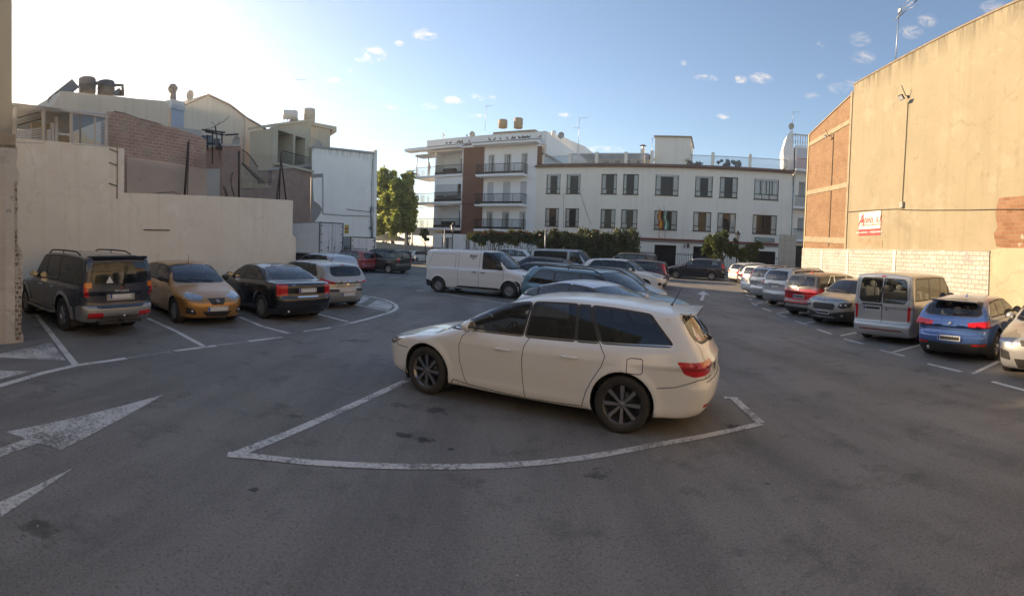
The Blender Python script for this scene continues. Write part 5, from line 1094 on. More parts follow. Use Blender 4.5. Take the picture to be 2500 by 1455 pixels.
# roof storey on the white building
r = PW.root('roof_storey', 'beige upper storey with a small canopy set back on the white building', 'building')
b = MB(); solidpx(b, PW, [(757, 366), (757, 297), (806, 309), (806, 366)], 1.0, 5, beige); b.build('wall', r); b = MB(); solidpx(b, PW, [(752, 304), (753, 296), (822, 309), (822, 322), (812, 321), (811, 316)], .8, 5.2, beige); b.build('roof', r)
b = MB(); solidpx(b, PW, [(756, 354), (756, 330), (786, 348), (789, 366), (760, 366)], .94, .99, mural('cement_patch2', (.33, .31, .28))); b.build('cement_patch', r)
lathe_thing('water_tank', 'large pale cylindrical water tank on top of the tower house', 'water tank', PW, 756, 265, 298, 27, pbr('tank_beige', (.38, .33, .26), .8, var=.15), 1.5, dome=.02)
r = PW.root('solar_water_heater', 'white solar water heater cylinder with tilted collector on the tower house', 'solar heater'); c0 = W(712, 288, 1.2); zq = lambda y: W(712, y, 1.2)[1]; xq = lambda x: W(x, 288, 1.2)[0]
b = MB(); M = Matrix.Translation((xq(690), 1.2, zq(281))) @ Matrix.Rotation(.12, 4, 'Y') @ Matrix.Rotation(-.05, 4, 'Y'); b.lathe([(.001, 0), (.36, .02), (.42, .1), (.42, xq(725) - xq(690) - .1), (.36, xq(725) - xq(690)), (.001, xq(725) - xq(690) + .02)], pbr('heater_white', (.50, .50, .48), .5), n=20, axis='X', M=M @ Matrix.Rotation(-.10, 4, 'Y')); b.build('cylinder', r)
b = MB(); b.add([(xq(703), 1.0, zq(300)), (xq(722), 1.0, zq(276)), (xq(741), 2.4, zq(300)), (xq(716), 2.4, zq(306)), (xq(703), 1.1, zq(302)), (xq(722), 1.1, zq(278)), (xq(741), 2.5, zq(302)), (xq(716), 2.5, zq(308))], [(0, 1, 2, 3), (7, 6, 5, 4), (0, 4, 5, 1), (1, 5, 6, 2), (2, 6, 7, 3), (3, 7, 4, 0)], pbr('collector_brown', (.20, .15, .11), .4)); b.build('collector', r)
b = MB()
for x in (692, 700, 712, 722): b.tube([(xq(x), 1.2, zq(286)), (xq(x + 3), 1.2, zq(306))], .02, METAL, 4); b.tube([(xq(x + 4), 1.2, zq(286)), (xq(x - 2), 1.2, zq(306))], .02, METAL, 4)
b.build('stand', r)
p0, p1 = W(718, 300, 1.5), W(718, 194, 1.5); aerial(LW_(PW, p0[0], 1.5, p0[1]), p1[1] - p0[1], 'tall thin television aerial standing beside the solar water heater', [(p1[1] - p0[1], 1.1, 1, 8)], rz=R(38))
# ======== far side: apartments and school
PF = Pl(24, 46.9); F_ = PF.uv
def fu(px, py): return PF.uv(px, py)[0]
def fz(px, py): return PF.uv(px, py)[1]
wallW = mural('white_apartment_render', (.87, .84, .80), patch=((.82, .79, .75), .36, .5), streaks=((.58, .56, .52), .22), mott=.03, bump=.1)
wallS = mural('cream_school_render', (.90, .79, .67), patch=[((.85, .74, .62), .40, .45)], streaks=((.54, .48, .41), .30), mott=.03, bump=.12, cracks=.12)
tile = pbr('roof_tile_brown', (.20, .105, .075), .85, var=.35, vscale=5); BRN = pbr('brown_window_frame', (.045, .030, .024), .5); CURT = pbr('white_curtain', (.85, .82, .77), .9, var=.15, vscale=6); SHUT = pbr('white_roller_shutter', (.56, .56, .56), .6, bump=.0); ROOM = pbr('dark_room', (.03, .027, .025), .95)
winG = glass('building_window_glass', (.86, .88, .87), .4)
r = PF.root('school_building', 'cream three-storey school with dark brown windows, flags and a tiled roof edge', 'school')
UP = [(1334, 1368, 424, 470), (1383, 1417, 424, 471), (1468, 1506, 424, 472), (1521, 1559, 425, 474), (1600, 1657, 427, 476), (1697, 1740, 430, 480), (1757, 1801, 432, 484), (1841, 1901, 436, 490)]
LO = [(1331, 1364, 505, 547), (1380, 1413, 506, 549), (1466, 1502, 509, 554), (1516, 1556, 511, 557), (1597, 1653, 514, 561), (1692, 1736, 518, 565), (1751, 1796, 522, 569), (1837, 1896, 525, 576)]
sx0, sx1 = fu(1307, 500), fu(1932, 500); stop = fz(1620, 406); holes = []
zu = (np.mean([fz(a, d) for a, b_, c, d in UP]), np.mean([fz(a, c) for a, b_, c, d in UP])); zl_ = (np.mean([fz(a, d) for a, b_, c, d in LO]), np.mean([fz(a, c) for a, b_, c, d in LO]))
for grp, (z0, z1) in ((UP, zu), (LO, zl_)):
    for a, b_, c, d in grp: holes.append((fu(a, (c + d) / 2), fu(b_, (c + d) / 2), float(z0), float(z1)))
GR = [(1378, 1440, 590, 690), (1597, 1650, 597, 690), (1692, 1740, 601, 690), (1838, 1893, 612, 690)]; gh = []
gz0 = float(gz(*(PF.o + PF.r * fu(1620, 600)).xy))
for a, b_, c, d in GR: gh.append((fu(a, 620), fu(b_, 620), gz0 - .3, fz(a, c)))
b = MB(); holed(b, sx0, sx1, 0, float(stop), holes + gh, wallS, depth=.2); b.box(sx0, sx1, .6, 9, 0, float(stop), ROOM) if False else None
b.quad((sx1, 0, 0), (sx1, 9, 0), (sx1, 9, float(stop)), (sx1, 0, float(stop)), wallS); b.quad((sx0, .2, float(stop)), (sx1, .2, float(stop)), (sx1, 9, float(stop)), (sx0, 9, float(stop)), conc); b.build('wall', r)
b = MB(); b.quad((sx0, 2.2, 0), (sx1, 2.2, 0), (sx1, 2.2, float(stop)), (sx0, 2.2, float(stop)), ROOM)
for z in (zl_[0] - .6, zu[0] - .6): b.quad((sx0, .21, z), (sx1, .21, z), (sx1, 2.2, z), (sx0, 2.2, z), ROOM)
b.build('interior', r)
def cwindow(parent, h, frames, curt, box=0.0, yy=.07, cross=True, mat=BRN):
    a, b_, c, d = h; t = .07; f = MB(); w_ = b_ - a
    f.box(a, a + t, yy, yy + .06, c, d, mat); f.box(b_ - t, b_, yy, yy + .06, c, d, mat); f.box(a + t, b_ - t, yy, yy + .06, c, c + t, mat); f.box(a + t, b_ - t, yy, yy + .06, d - t, d, mat)
    zt_ = c + (d - c) * .26
    if cross: f.box(a + t, b_ - t, yy + .005, yy + .055, zt_ - .03, zt_ + .03, mat)
    for q in frames: x = a + w_ * q; f.box(x - .035, x + .035, yy + .002, yy + .058, zt_ + .03 if cross else c + t, d - t, mat)
    o = f.build('window', parent)
    p = MB(); p.quad((a + t, yy + .03, c + t), (b_ - t, yy + .03, c + t), (b_ - t, yy + .03, d - t), (a + t, yy + .03, d - t), winG); p.build('pane', o)
    k = MB()
    for q0, q1 in curt:
        x0, x1 = a + t + (w_ - 2 * t) * q0, a + t + (w_ - 2 * t) * q1; n_ = max(4, int((x1 - x0) / .07)); pts = [(x0 + (x1 - x0) * i / n_, yy + .09 + .03 * (i % 2)) for i in range(n_ + 1)]
        for p0, p1 in zip(pts[:-1], pts[1:]): k.quad((p0[0], p0[1], c + .04), (p1[0], p1[1], c + .04), (p1[0], p1[1], d - .04), (p0[0], p0[1], d - .04), CURT)
    if k.v: k.build('curtain', o)
    if box: s = MB(); s.box(a + t, b_ - t, yy - .02, yy - .002, d - box, d - .01, SHUT); s.build('roller_box', o)
    s = MB(); s.box(a - .06, b_ + .06, -.06, yy, c - .05, c - .002, BRN if mat is BRN else WHM); s.build('sill', o); return o
CU = [[(0, .24), (.78, 1)], [(0, .2), (.85, 1)], [(0, .3), (.82, 1)], [(0, .16), (.72, 1)], [(0, .2), (.78, 1)], [(0, .28), (.76, 1)], [(0, .24), (.74, 1)], [(0, .30), (.32, .62), (.66, 1)], [(0, .26), (.8, 1)], [(0, .24), (.78, 1)], [(0, .22), (.74, 1)], [(0, .32), (.74, 1)], [(0, .2), (.76, 1)], [(0, .27), (.74, 1)], [(0, .28), (.70, 1)], [(0, .14), (.80, 1)]]
for i, h in enumerate(holes): cwindow(r, h, [.3, .68] if h[1] - h[0] < 1.9 else [.26, .5, .74], CU[i], .16 if i in (0, 1, 4, 5, 7) and i < 8 else 0)
for i, h in enumerate(gh):
    b = MB(); 
    for k in range(9): x = h[0] + (h[1] - h[0]) * (k + .5) / 9; b.tube([(x, .06, h[2]), (x, .06, h[3])], .018, DKM, 4)
    b.box(h[0], h[1], .04, .08, h[3] - .08, h[3], DKM); b.box(h[0], h[0] + .05, .03, .09, h[2], h[3], DKM); b.box(h[1] - .05, h[1], .03, .09, h[2], h[3], DKM); b.build('door_grille', r)
# tiled edge, red string course
b = MB(); n_ = 110
for k in range(n_):
    x = sx0 - .1 + (sx1 + .2 - sx0) * k / n_; w2 = (sx1 - sx0 + .3) / n_; pr = [(w2 * .5 * (1 - math.cos(q)) , .07 * math.sin(q)) for q in np.linspace(0, math.pi, 5)]
    vs = [(x + px_, -.38, float(stop) - .02 + pz) for px_, pz in pr] + [(x + px_, .30, float(stop) + .24 + pz) for px_, pz in pr]; b.add(vs, [(i, i + 1, 6 + i, 5 + i) for i in range(4)] + [(4, 3, 2, 1, 0)], tile)
b.box(sx0 - .1, sx1 + .1, -.34, -.004, float(stop) - .10, float(stop) - .025, tile); b.build('roof_tiles', r)
zc_ = fz(1700, 588); b = MB(); b.box(fu(1552, 590), sx1 - .05, -.14, -.003, zc_ - .10, zc_ + .10, pbr('red_band', (.22, .05, .035), .8, var=.2)); b.box(fu(1552, 590), sx1 - .05, -.08, -.003, zc_ - .28, zc_ - .12, pbr('grey_band', (.32, .29, .26), .8)); b.build('string_course', r)
b = MB(); b.tube([(fu(1417, 472), -.03, fz(1417, 472)), (fu(1442, 548), -.03, fz(1442, 548))], .012, DKM, 4); b.tube([(fu(1376, 472), -.03, fz(1376, 472)), (fu(1376, 555), -.03, fz(1376, 555))], .012, DKM, 4); b.build('wall_wires', r)
b = MB(); b.box(fu(1680, 600) - .12, fu(1680, 600) + .12, -.22, -.02, fz(1680, 600) - .2, fz(1680, 600) + .2, pbr('meter_box', (.10, .05, .04), .6)); b.build('wall_box', r)
b = MB(); b.tube([(fu(1671, 600), -.25, fz(1671, 606)), (fu(1671, 600), -.25, fz(1671, 600)), (fu(1671, 600), -.02, fz(1671, 598))], .05, DKM, 5); b.build('wall_lantern', r)
# terrace on the school roof
b = MB(); base = float(stop) + .26
for k in range(70):
    x = fu(1392, 390) + (fu(1582, 390) - fu(1392, 390)) * k / 69; b.tube([(x, .4, base), (x, .4, base + .95)], .035, WHM, 4)
b.box(fu(1392, 390), fu(1582, 390), .34, .46, base + .95, base + 1.05, WHM); b.box(fu(1316, 390), fu(1932, 400), .3, .5, base - .22, base, wallS); b.build('white_balustrade', r)
b = MB(); b.add([(fu(1325, 390), .4, base), (fu(1388, 390), .4, base), (fu(1388, 390), .4, base + .8), (fu(1325, 390), .4, base + .8)], [(0, 1, 2, 3)], glass('railing_glass', (.62, .70, .76), 1.2)); b.tube([(fu(1324, 390), .4, base + .82), (fu(1388, 390), .4, base + .82)], .03, WHM, 4); b.build('glass_balustrade', r)
b = MB(); RL = pbr('bluish_railing', (.40, .44, .50), .5)
for k in range(110): x = fu(1684, 390) + (fu(1925, 400) - fu(1684, 390)) * k / 109; b.tube([(x, .4, base), (x, .4, base + .95)], .016, RL, 4)
b.tube([(fu(1684, 390), .4, base + .97), (fu(1925, 400), .4, base + .97)], .03, RL, 4); b.build('railing', r)
for px, h_ in ((1322, 1.0), (1389, 1.05), (1454, 1.15), (1526, 1.15), (1740, 1.3), (1832, 1.3), (1928, 1.15), (1590, 1.3)): b = MB(); x = fu(px, 390); b.box(x - .15, x + .15, .28, .55, base, base + h_, wallS); b.build('pier', r)
b = MB(); x0, x1 = fu(1596, 360), fu(1684, 360); zz = fz(1640, 330); b.box(x0, x1, .8, 5.5, base, zz, wallS); b.box(x0 - .12, x1 + .12, .65, 5.65, zz, zz + .12, conc); b.build('stair_head', r)
b = MB(); b.quad((x1 + .01, 1.6, base + 1.2), (x1 + .01, 2.1, base + 1.2), (x1 + .01, 2.1, base + 2.1), (x1 + .01, 1.6, base + 2.1), ROOM); b.quad((x1 + .01, 3.2, base), (x1 + .01, 4.2, base), (x1 + .01, 4.2, base + 2), (x1 + .01, 3.2, base + 2), pbr('blue_door', (.12, .2, .3), .4)); b.build('door', r)
b = MB(); x0, x1 = fu(1392, 370), fu(1578, 370); b.box(x0, x1, 3.5, 6.5, base + 1.45, base + 1.55, pbr('pergola_roof_dark', (.07, .05, .045), .8)); b.box(x0 + .2, x1 - .1, 5.6, 5.8, base, base + 1.44, wallW)
for k in range(5): x = x0 + 1 + k * 1.2; b.box(x, x + .5, 5.5, 5.59, base, base + 1.3, ROOM)
b.build('roof_shelter', r)
b = MB(); x = fu(1565, 360); b.box(x - .2, x + .2, 1.0, 1.4, base, base + 1.6, wallS); M = Matrix.Translation((x, 1.2, base)); b.lathe([(.13, 1.6), (.13, 1.9)], METAL, 10, M=M); b.lathe([(.35, 1.95), (.001, 2.08)], pbr('rust_cap', (.15, .09, .06), .8), 14, M=M); b.build('chimney', r)
rt = PF.root('school_sign', 'grey school sign with a green tree emblem, right end of the school facade', 'sign')
a_, c_ = F_(1843, 579), F_(1890, 592); b = MB(); b.box(a_[0], c_[0], -.10, -.02, c_[1], a_[1], pbr('sign_frame', (.05, .06, .055), .5)); b.box(a_[0] + .05, c_[0] - .05, -.125, -.101, c_[1] + .05, a_[1] - .05, pbr('sign_plate_grey', (.36, .40, .38), .5)); b.build('board', rt)
b = MB(); b.box(a_[0] + .06, a_[0] + .42, -.14, -.126, c_[1] + .06, a_[1] - .06, pbr('emblem_green', (.02, .20, .12), .5)); b.build('emblem', rt)
b = MB(); cxx, czz = a_[0] + .24, (a_[1] + c_[1]) / 2; wm = PLT(); b.box(cxx - .11, cxx + .11, -.15, -.141, czz + .02, czz + .07, wm); b.box(cxx - .08, cxx + .08, -.15, -.141, czz + .07, czz + .10, wm); b.box(cxx - .02, cxx + .02, -.15, -.141, czz - .09, czz + .02, wm); b.build('tree_emblem', rt)
wtext('Instituto Andaluz', .19, (a_[0] + c_[0]) / 2 + .2, czz, pbr('sign_letters', (.07, .10, .09), .5), rt, y=-.13)
def flag(px, cols, label, emblem=None):
    x = fu(px, 540); rt = PF.root('flag', label, 'flag'); z0, z1 = fz(px, 576), fz(px, 505 if px < 1615 else 508)
    b = MB(); b.tube([(x, -.1, z0), (x - .12, -.9, z1)], .025, WHM, 6); b.ball((x - .12, -.9, z1), .05, METAL, 5); b.tube([(x, -.02, z0 - .15), (x, -.12, z0)], .03, DKM, 5); b.build('pole', rt)
    zs = np.linspace(z1 - .15, z1 - 1.9, 12)
    for k, (m_, f0, f1) in enumerate(cols):
        b = MB(); vs = []
        for j, z in enumerate(zs):
            wv = .07 * math.sin(j * .9 + k); sp = .05 + .035 * j + (.10 if j > 8 else 0)
            for f in (f0, f1): vs.append((x - .10 + .62 * f * (.45 + .05 * j) + wv, -.86 + .06 * math.sin(j * 1.3 + f * 5) , z - f * .35))
        b.add(vs, [(2 * j, 2 * j + 1, 2 * j + 3, 2 * j + 2) for j in range(len(zs) - 1)], m_, True); b.build('cloth_band', rt)
FR, FY, FG, FW = pbr('flag_red', (.45, .04, .02), .8), pbr('flag_yellow', (.62, .34, .03), .8), pbr('flag_green', (.02, .20, .10), .8), pbr('flag_white', (.6, .6, .58), .8)
flag(1611, [(FR, 0, .3), (FY, .3, .7), (FR, .7, 1)], 'red and yellow flag hanging from a slanted pole on the school facade'); flag(1625, [(FG, 0, .3), (FW, .3, .6), (FG, .6, 1)], 'green and white flag hanging beside the red and yellow one')

# ---- apartments
r = PF.root('apartment_block', 'white four-storey apartment block with brick stripe, balconies and tiled eaves', 'building')
ax0, ax1 = fu(1061, 450), fu(1309, 450); xb0, xb1 = fu(1130, 450), fu(1180, 450); ztop = fz(1240, 350); lev = [fz(1240, 428), fz(1240, 500), fz(1240, 560)]
brick_b = mural('brown_brick_stripe', (.22, .10, .07), bricks=((.215, .098, .066), (.245, .115, .078), (.19, .10, .075), .30, .07, .007), bump=.1, mott=.04)
holes = []; doors = []
for i, (zb_, zt_) in enumerate(((lev[0], fz(1240, 376)), (lev[1], fz(1240, 444)), (lev[2] - .2, fz(1240, 516)))):
    for a, b_ in ((1190, 1205), (1228, 1246), (1270, 1286)): h = (fu(a, 450), fu(b_, 450), float(zb_) + .02, float(zt_)); holes.append(h); doors.append((i, h))
gw_ = [(fu(1078, 590), fu(1104, 590), .7, fz(1090, 580)), (fu(1137, 590), fu(1148, 590), 0.05, fz(1140, 572))]
b = MB(); holed(b, xb1, ax1, lev[2] - .6, ztop, holes, wallW, depth=.25); holed(b, ax0, ax1, 0, lev[2] - .6, gw_, wallW, depth=.25); b.quad((ax1, 0, 0), (ax1, 10, 0), (ax1, 10, ztop), (ax1, 0, ztop), wallW); b.build('wall', r)
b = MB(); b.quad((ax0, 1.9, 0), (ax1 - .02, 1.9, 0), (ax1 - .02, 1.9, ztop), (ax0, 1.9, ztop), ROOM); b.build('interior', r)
b = MB(); b.box(xb0, xb1, -.06, .3, lev[2] - .6, ztop, brick_b); b.box(ax1 + .02, fu(1321, 380), -.05, .3, fz(1315, 400), fz(1315, 357), brick_b); b.build('brick_stripe', r)
for i, h in doors:
    if i == 1: s = MB(); s.box(h[0], h[1], .08, .16, h[2], h[3] - .02, SHUT); [s.box(h[0], h[1], .07, .079, z, z + .015, pbr('slat_line', (.34, .34, .34), .7)) for z in np.arange(h[2] + .1, h[3], .14)]; s.build('shutter', r)
    else: cwindow(r, h, [.5], [(0, .3), (.7, 1)], .2 if i == 2 else 0, yy=.14, cross=False, mat=WHM)
for h in gw_: cwindow(r, h, [.5], [(0, .35), (.6, 1)], 0, cross=False, mat=METAL)
def balcony(x0, x1, z, out, n_, solid_=False, h_=1.0, nm='balcony'):
    b = MB(); b.box(x0, x1, -out, -.002, z - .22, z, wallW); o = b.build(nm, r)
    b = MB()
    for k in range(n_): x = x0 + .05 + (x1 - x0 - .1) * k / (n_ - 1); b.tube([(x, -out + .05, z), (x, -out + .05, z + h_)], .013 if k % 12 else .03, DKM, 4)
    for k in range(7):
        for x in (x0 + .05, x1 - .05): y = -out + .05 + (out - .1) * k / 6; b.tube([(x, y, z), (x, y, z + h_)], .013, DKM, 4)
    b.box(x0 + .02, x1 - .02, -out + .02, -out + .08, z + h_, z + h_ + .05, DKM); b.box(x0 + .02, x1 - .02, -out + .035, -out + .065, z + .04, z + .24, DKM)
    for x in (x0 + .05, x1 - .05): b.box(x - .025, x + .025, -out + .08, -.0, z + h_, z + h_ + .05, DKM)
    b.build('railing', o); return o
for z in lev: balcony(fu(1174, 450), fu(1288, 450), float(z) - (.05 if z is lev[2] else 0), 1.3, 60)
# loggias left of the brick stripe
lx0, lx1 = fu(1061, 450), fu(1128, 450); lz = [fz(1095, 426), fz(1095, 492), fz(1095, 556)]; lt = [fz(1095, 368), fz(1095, 434), fz(1095, 500)]
b = MB()
for z, t_ in zip(lz, lt): holed(b, lx0 - .001, xb0, z - .3, t_ + .12 if t_ > 9 else t_ + .1, [(lx0 + .15, lx1 - .1, z, t_ - .05)], wallW, depth=1.7); b.quad((lx0, 1.7, z), (lx1, 1.7, z), (lx1, 1.7, t_), (lx0, 1.7, t_), wallW)
b.box(lx0, xb0, .001, .05, lz[0] - 1.1, lz[0] - .29, wallW); b.build('loggia_wall', r)
for i, (z, t_) in enumerate(zip(lz, lt)):
    if i == 1:
        s = MB(); s.box(lx0 + .15, lx1 - .6, .06, .14, z + .7, t_ - .08, SHUT); s.box((lx0 + lx1) / 2 - .35, (lx0 + lx1) / 2 - .25, .04, .059, z + .2, t_ - .08, WHM); s.build('shutter', r)
    else:
        s = MB(); s.box(lx1 - 1.2, lx1 - .5, 1.62, 1.69, z, z + 2.0, pbr('door_grey_glass', (.12, .13, .13), .2)); s.build('door', r)
        s = MB(); s.box(lx0 + .8, lx0 + 2.3, .4, 1.0, z + .35, z + .75, DKM); s.box(lx0 + .8, lx0 + .9, .4, 1.0, z, z + .35, DKM); s.box(lx0 + 2.2, lx0 + 2.3, .4, 1.0, z, z + .35, DKM); s.build('balcony_furniture', r)
    s = MB()
    for k in range(40): x = lx0 + .1 + (lx1 - lx0 - .1) * k / 39; s.tube([(x, -.1, z), (x, -.1, z + 1.0)], .013, DKM, 4)
    s.box(lx0 + .05, lx1, -.13, -.07, z + 1.0, z + 1.05, DKM); s.box(lx0 + .05, lx1, -.12, -.08, z + .05, z + .3, DKM); s.box(lx0, lx1 + .1, -.2, -.002, z - .24, z, wallW); s.build('railing', r)
# corner balconies at the far left
cx0 = fu(1010, 450)
for i, z in enumerate(lz):
    b = MB(); b.box(cx0, lx0, .2, 3.2, z - .24, z, wallW); o = b.build('corner_balcony', r); b = MB(); m_ = WHM if i == 0 else DKM
    for k in range(26): x = cx0 + .05 + (lx0 - cx0 - .1) * k / 25; b.tube([(x, .25, z), (x, .25, z + 1.0)], .018, m_, 4)
    for k in range(16): b.tube([(cx0 + .05, .25 + 2.9 * k / 15, z), (cx0 + .05, .25 + 2.9 * k / 15, z + 1.0)], .018, m_, 4)
    b.box(cx0, lx0, .22, .28, z + 1.0, z + 1.05, m_); b.build('railing', o)
b = MB(); b.box(lx0 - 1.6, lx0 - .02, 3.2, 3.4, 0, lt[0] + .1, wallW); b.box(cx0 + 1.2, lx0 - .02, 3.21, 3.39, lz[1] - 2.9, lz[1] + 1.6, wallW); b.box(cx0 - .5, lx0 - .02, .6, 3.19, lz[2] - .9, lz[2] - .25, wallW); b.build('rear_wall', r)
for x in (cx0 + .15, (cx0 + lx0) / 2 + .3): b = MB(); b.tube([(x, .3, lz[0]), (x, .3, lt[0])], .07, WHM, 6); b.build('post', r)
b = MB(); b.box(cx0 + .1, lx0 - .1, .0, 1.6, lt[0] - .35, lt[0] - .15, METAL); b.build('awning', r)
# eaves with tiles: three steps
def eaves(x0, x1, z, out, nm='tiled_eave'):
    b = MB(); b.box(x0, x1, -out, -.07, z - .2, z, wallW); n_ = max(6, int((x1 - x0) / .24)); w2 = (x1 - x0) / n_
    for k in range(n_):
        x = x0 + w2 * k; pr = [(w2 * .5 * (1 - math.cos(q)), .07 * math.sin(q)) for q in np.linspace(0, math.pi, 5)]; vs = [(x + px_, -out - .05, z + .004 + pz) for px_, pz in pr] + [(x + px_, .35, z + .42 + pz) for px_, pz in pr]; b.add(vs, [(i, i + 1, 6 + i, 5 + i) for i in range(4)] + [(4, 3, 2, 1, 0)], pbr('old_roof_tile', (.17, .13, .11), .9, var=.4, vscale=6))
    b.build(nm, r)
eaves(fu(1004, 360), fu(1134, 355), lt[0] + .28, 1.3); eaves(fu(1134, 355) + .002, fu(1166, 355), lt[0] + .30, .4); eaves(fu(1166, 355) + .002, fu(1322, 350), ztop - .05, 1.3)
zp = fz(1240, 322); px0 = fu(1032, 340)
b = MB(); b.box(px0, fu(1326, 340), .9, 1.15, lt[0] + .2, zp, wallW); b.box(px0 - .05, fu(1326, 340) + .05, .85, 1.2, zp, zp + .06, wallW); b.box(fu(1326, 340) - .25, fu(1326, 340), 1.15, 12, ztop - 1, zp - .01, wallW); b.box(px0, px0 + .2, 1.15, 9, lt[0], zp - .01, wallW); b.quad((px0, 1, lt[0] + .25), (ax1, 1, lt[0] + .25), (ax1, 10, lt[0] + .25), (px0, 10, lt[0] + .25), conc); b.build('parapet', r)
b = MB(); b.box(fu(1183, 320), fu(1278, 320), 3, 7, zp - .3, zp + .55, wallW); b.box(fu(1181, 320) - .2, fu(1280, 320) + .2, 2.6, 7.3, zp + .55, zp + .75, pbr('stained_slab', (.24, .20, .15), .9, var=.4)); b.build('lift_house', r)
TB = pbr('tank_ochre', (.40, .28, .17), .8, var=.15)
lathe_thing('water_tank', 'left and shorter of the two ochre water tanks on the apartment roof', 'water tank', PF, 1228, 292, 312, 20, TB, 4.5, dome=.03)
lathe_thing('water_tank', 'right and taller of the two ochre water tanks on the apartment roof', 'water tank', PF, 1266, 288, 313, 20, TB, 4.5, dome=.03)
dish(PF, 1085, 330, 7, 1.6, 'pale satellite dish left on the parapet of the apartment block', turn=-.9); dish(PF, 1154, 328, 7, 1.6, 'satellite dish rising behind the middle of the apartment parapet'); dish(PF, 1369, 330, 8, 6, 'satellite dish at the right end of the apartment roof', turn=.8)
lathe_thing('roof_vent', 'white round-topped roof vent beside the right-hand dish of the apartments', 'vent', PF, 1352, 320, 334, 12, wallW, 7, dome=.3)
for px, y0, y1, arms, lb, bk in ((1184, 318, 256, [(.93, .9, 1, 6)], 'thin television aerial on the apartment roof, left of the ochre tanks', 4), (1411, 372, 286, [(.97, 1.0, 1, 6), (.70, .9, -1, 5)], 'tall aerial with two crossed arms between apartments and school', 4), (1590, 400, 336, [(.98, .5, 1, 4)], 'short bent aerial pole beside the school stair head', 2), (1935, 300, 272, [(.95, .7, 1, 5)], 'aerial above the white house at the far right', 5)):
    p0, p1 = PF.uv(px, y0, bk), PF.uv(px, y1, bk); h_ = p1[1] - p0[1]; aerial(LW_(PF, p0[0], bk, p0[1]), h_, lb, [(h_ * a_[0], *a_[1:]) for a_ in arms], rz=-R(24))
# side gable seen past the parapet
r2 = PF.root('rear_gable_house', 'white house side with a sloping top behind the school terrace', 'building')
b = MB(); solidpx(b, PF, [(1328, 400), (1327, 318), (1380, 336), (1392, 342), (1429, 358), (1429, 400)], 12.5, 20, wallW); b.build('wall', r2)

# ---- white house at the far right, hoarding, low walls
r = PF.root('balcony_house', 'narrow white house with balconies between the school and the brick building', 'building'); hx0, hx1 = fu(1936, 500), fu(1990, 500)
b = MB(); hs = [(fu(1950, 460), fu(1966, 460), fz(1955, 480), fz(1955, 444)), (fu(1947, 540), fu(1962, 540), fz(1955, 565), fz(1955, 532))]
holed(b, hx0, hx1, 0, fz(1950, 424), hs, wallS, depth=.2); b.quad((hx0, 1.0, 0), (hx1, 1.0, 0), (hx1, 1.0, fz(1950, 424)), (hx0, 1.0, fz(1950, 424)), SHUT); b.box(hx0 + .1, hx1, .3, 8, fz(1950, 424), fz(1950, 352), wallW); b.build('wall', r)
b = MB(); solidpx(b, PF, [(1913, 410), (1912, 365), (1922, 330), (1932, 318), (1937, 318), (1938, 420)], .5, 3, wallW); b.build('side_wall', r)
b = MB(); b.box(fu(1944, 370), hx1, .12, .295, fz(1950, 415), fz(1950, 360), SHUT); b.build('shutter', r)
for z_, m_ in ((fz(1950, 506), DKM), (fz(1950, 585), DKM), (fz(1955, 416), pbr('red_bar', (.2, .05, .04), .6))):
    b = MB(); b.box(hx0, hx1, -.9, -.002, z_ - .2, z_, wallW)
    b.build('balcony', r); b = MB()
    for k in range(22): x = hx0 + .1 + (hx1 - hx0 - .2) * k / 21; b.tube([(x, -.85, z_), (x, -.85, z_ + .95)], .016, m_, 4)
    b.tube([(hx0, -.85, z_ + .97), (hx1, -.85, z_ + .97)], .03, m_, 4); b.build('railing', r)
b = MB(); zb_ = fz(1955, 350)
for k in range(12): x = fu(1938, 340) + k * .24; b.lathe([(.04, 0), (.07, .25), (.035, .5), (.06, .9)], WHM, 8, M=Matrix.Translation((x, .5, zb_)))
b.box(fu(1936, 340), hx1, .4, .6, zb_ + .9, zb_ + 1.0, WHM); b.build('balustrade', r)
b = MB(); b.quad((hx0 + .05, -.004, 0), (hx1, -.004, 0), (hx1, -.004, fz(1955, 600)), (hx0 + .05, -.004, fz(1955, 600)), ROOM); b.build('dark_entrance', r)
e_ = b = MB(); b.tube([(hx0 - .05, -.1, 0), (hx0 - .05, -.1, fz(1935, 420))], .05, METAL, 6); b.build('downpipe', r)
b = MB(); b.box(fu(1934, 420), hx1, -.25, -.003, fz(1955, 421), fz(1955, 417), tile); b.build('tile_strip', r)
dish(PF, 1931, 308, 8, 1.2, 'grey satellite dish on top of the narrow white balcony house', turn=.4)
P9 = Pl(24, 41.5); r = P9.root('panelled_hoarding', 'tall pale cream panelled column-like hoarding in front of the balcony house', 'hoarding'); z1 = P9.uv(1920, 573)[1]; hb_ = pbr('hoarding_cream', (.48, .46, .38), .6, var=.08)
b = MB(); x0, x1 = P9.uv(1903, 610)[0], P9.uv(1943, 610)[0]; b.box(x0, x1, 0, .8, 0, z1, hb_); b.build('panel', r)
b = MB()
for z in np.linspace(.8, z1 - .5, 4): b.box(x0, x1, -.012, -.001, z, z + .02, pbr('panel_joint', (.25, .24, .2), .8))
for x in (x0 + (x1 - x0) * .28, x0 + (x1 - x0) * .68): b.box(x, x + .02, -.016, -.013, 0, z1, pbr('panel_joint', (.25, .24, .2), .8))
b.build('panel_joints', r)
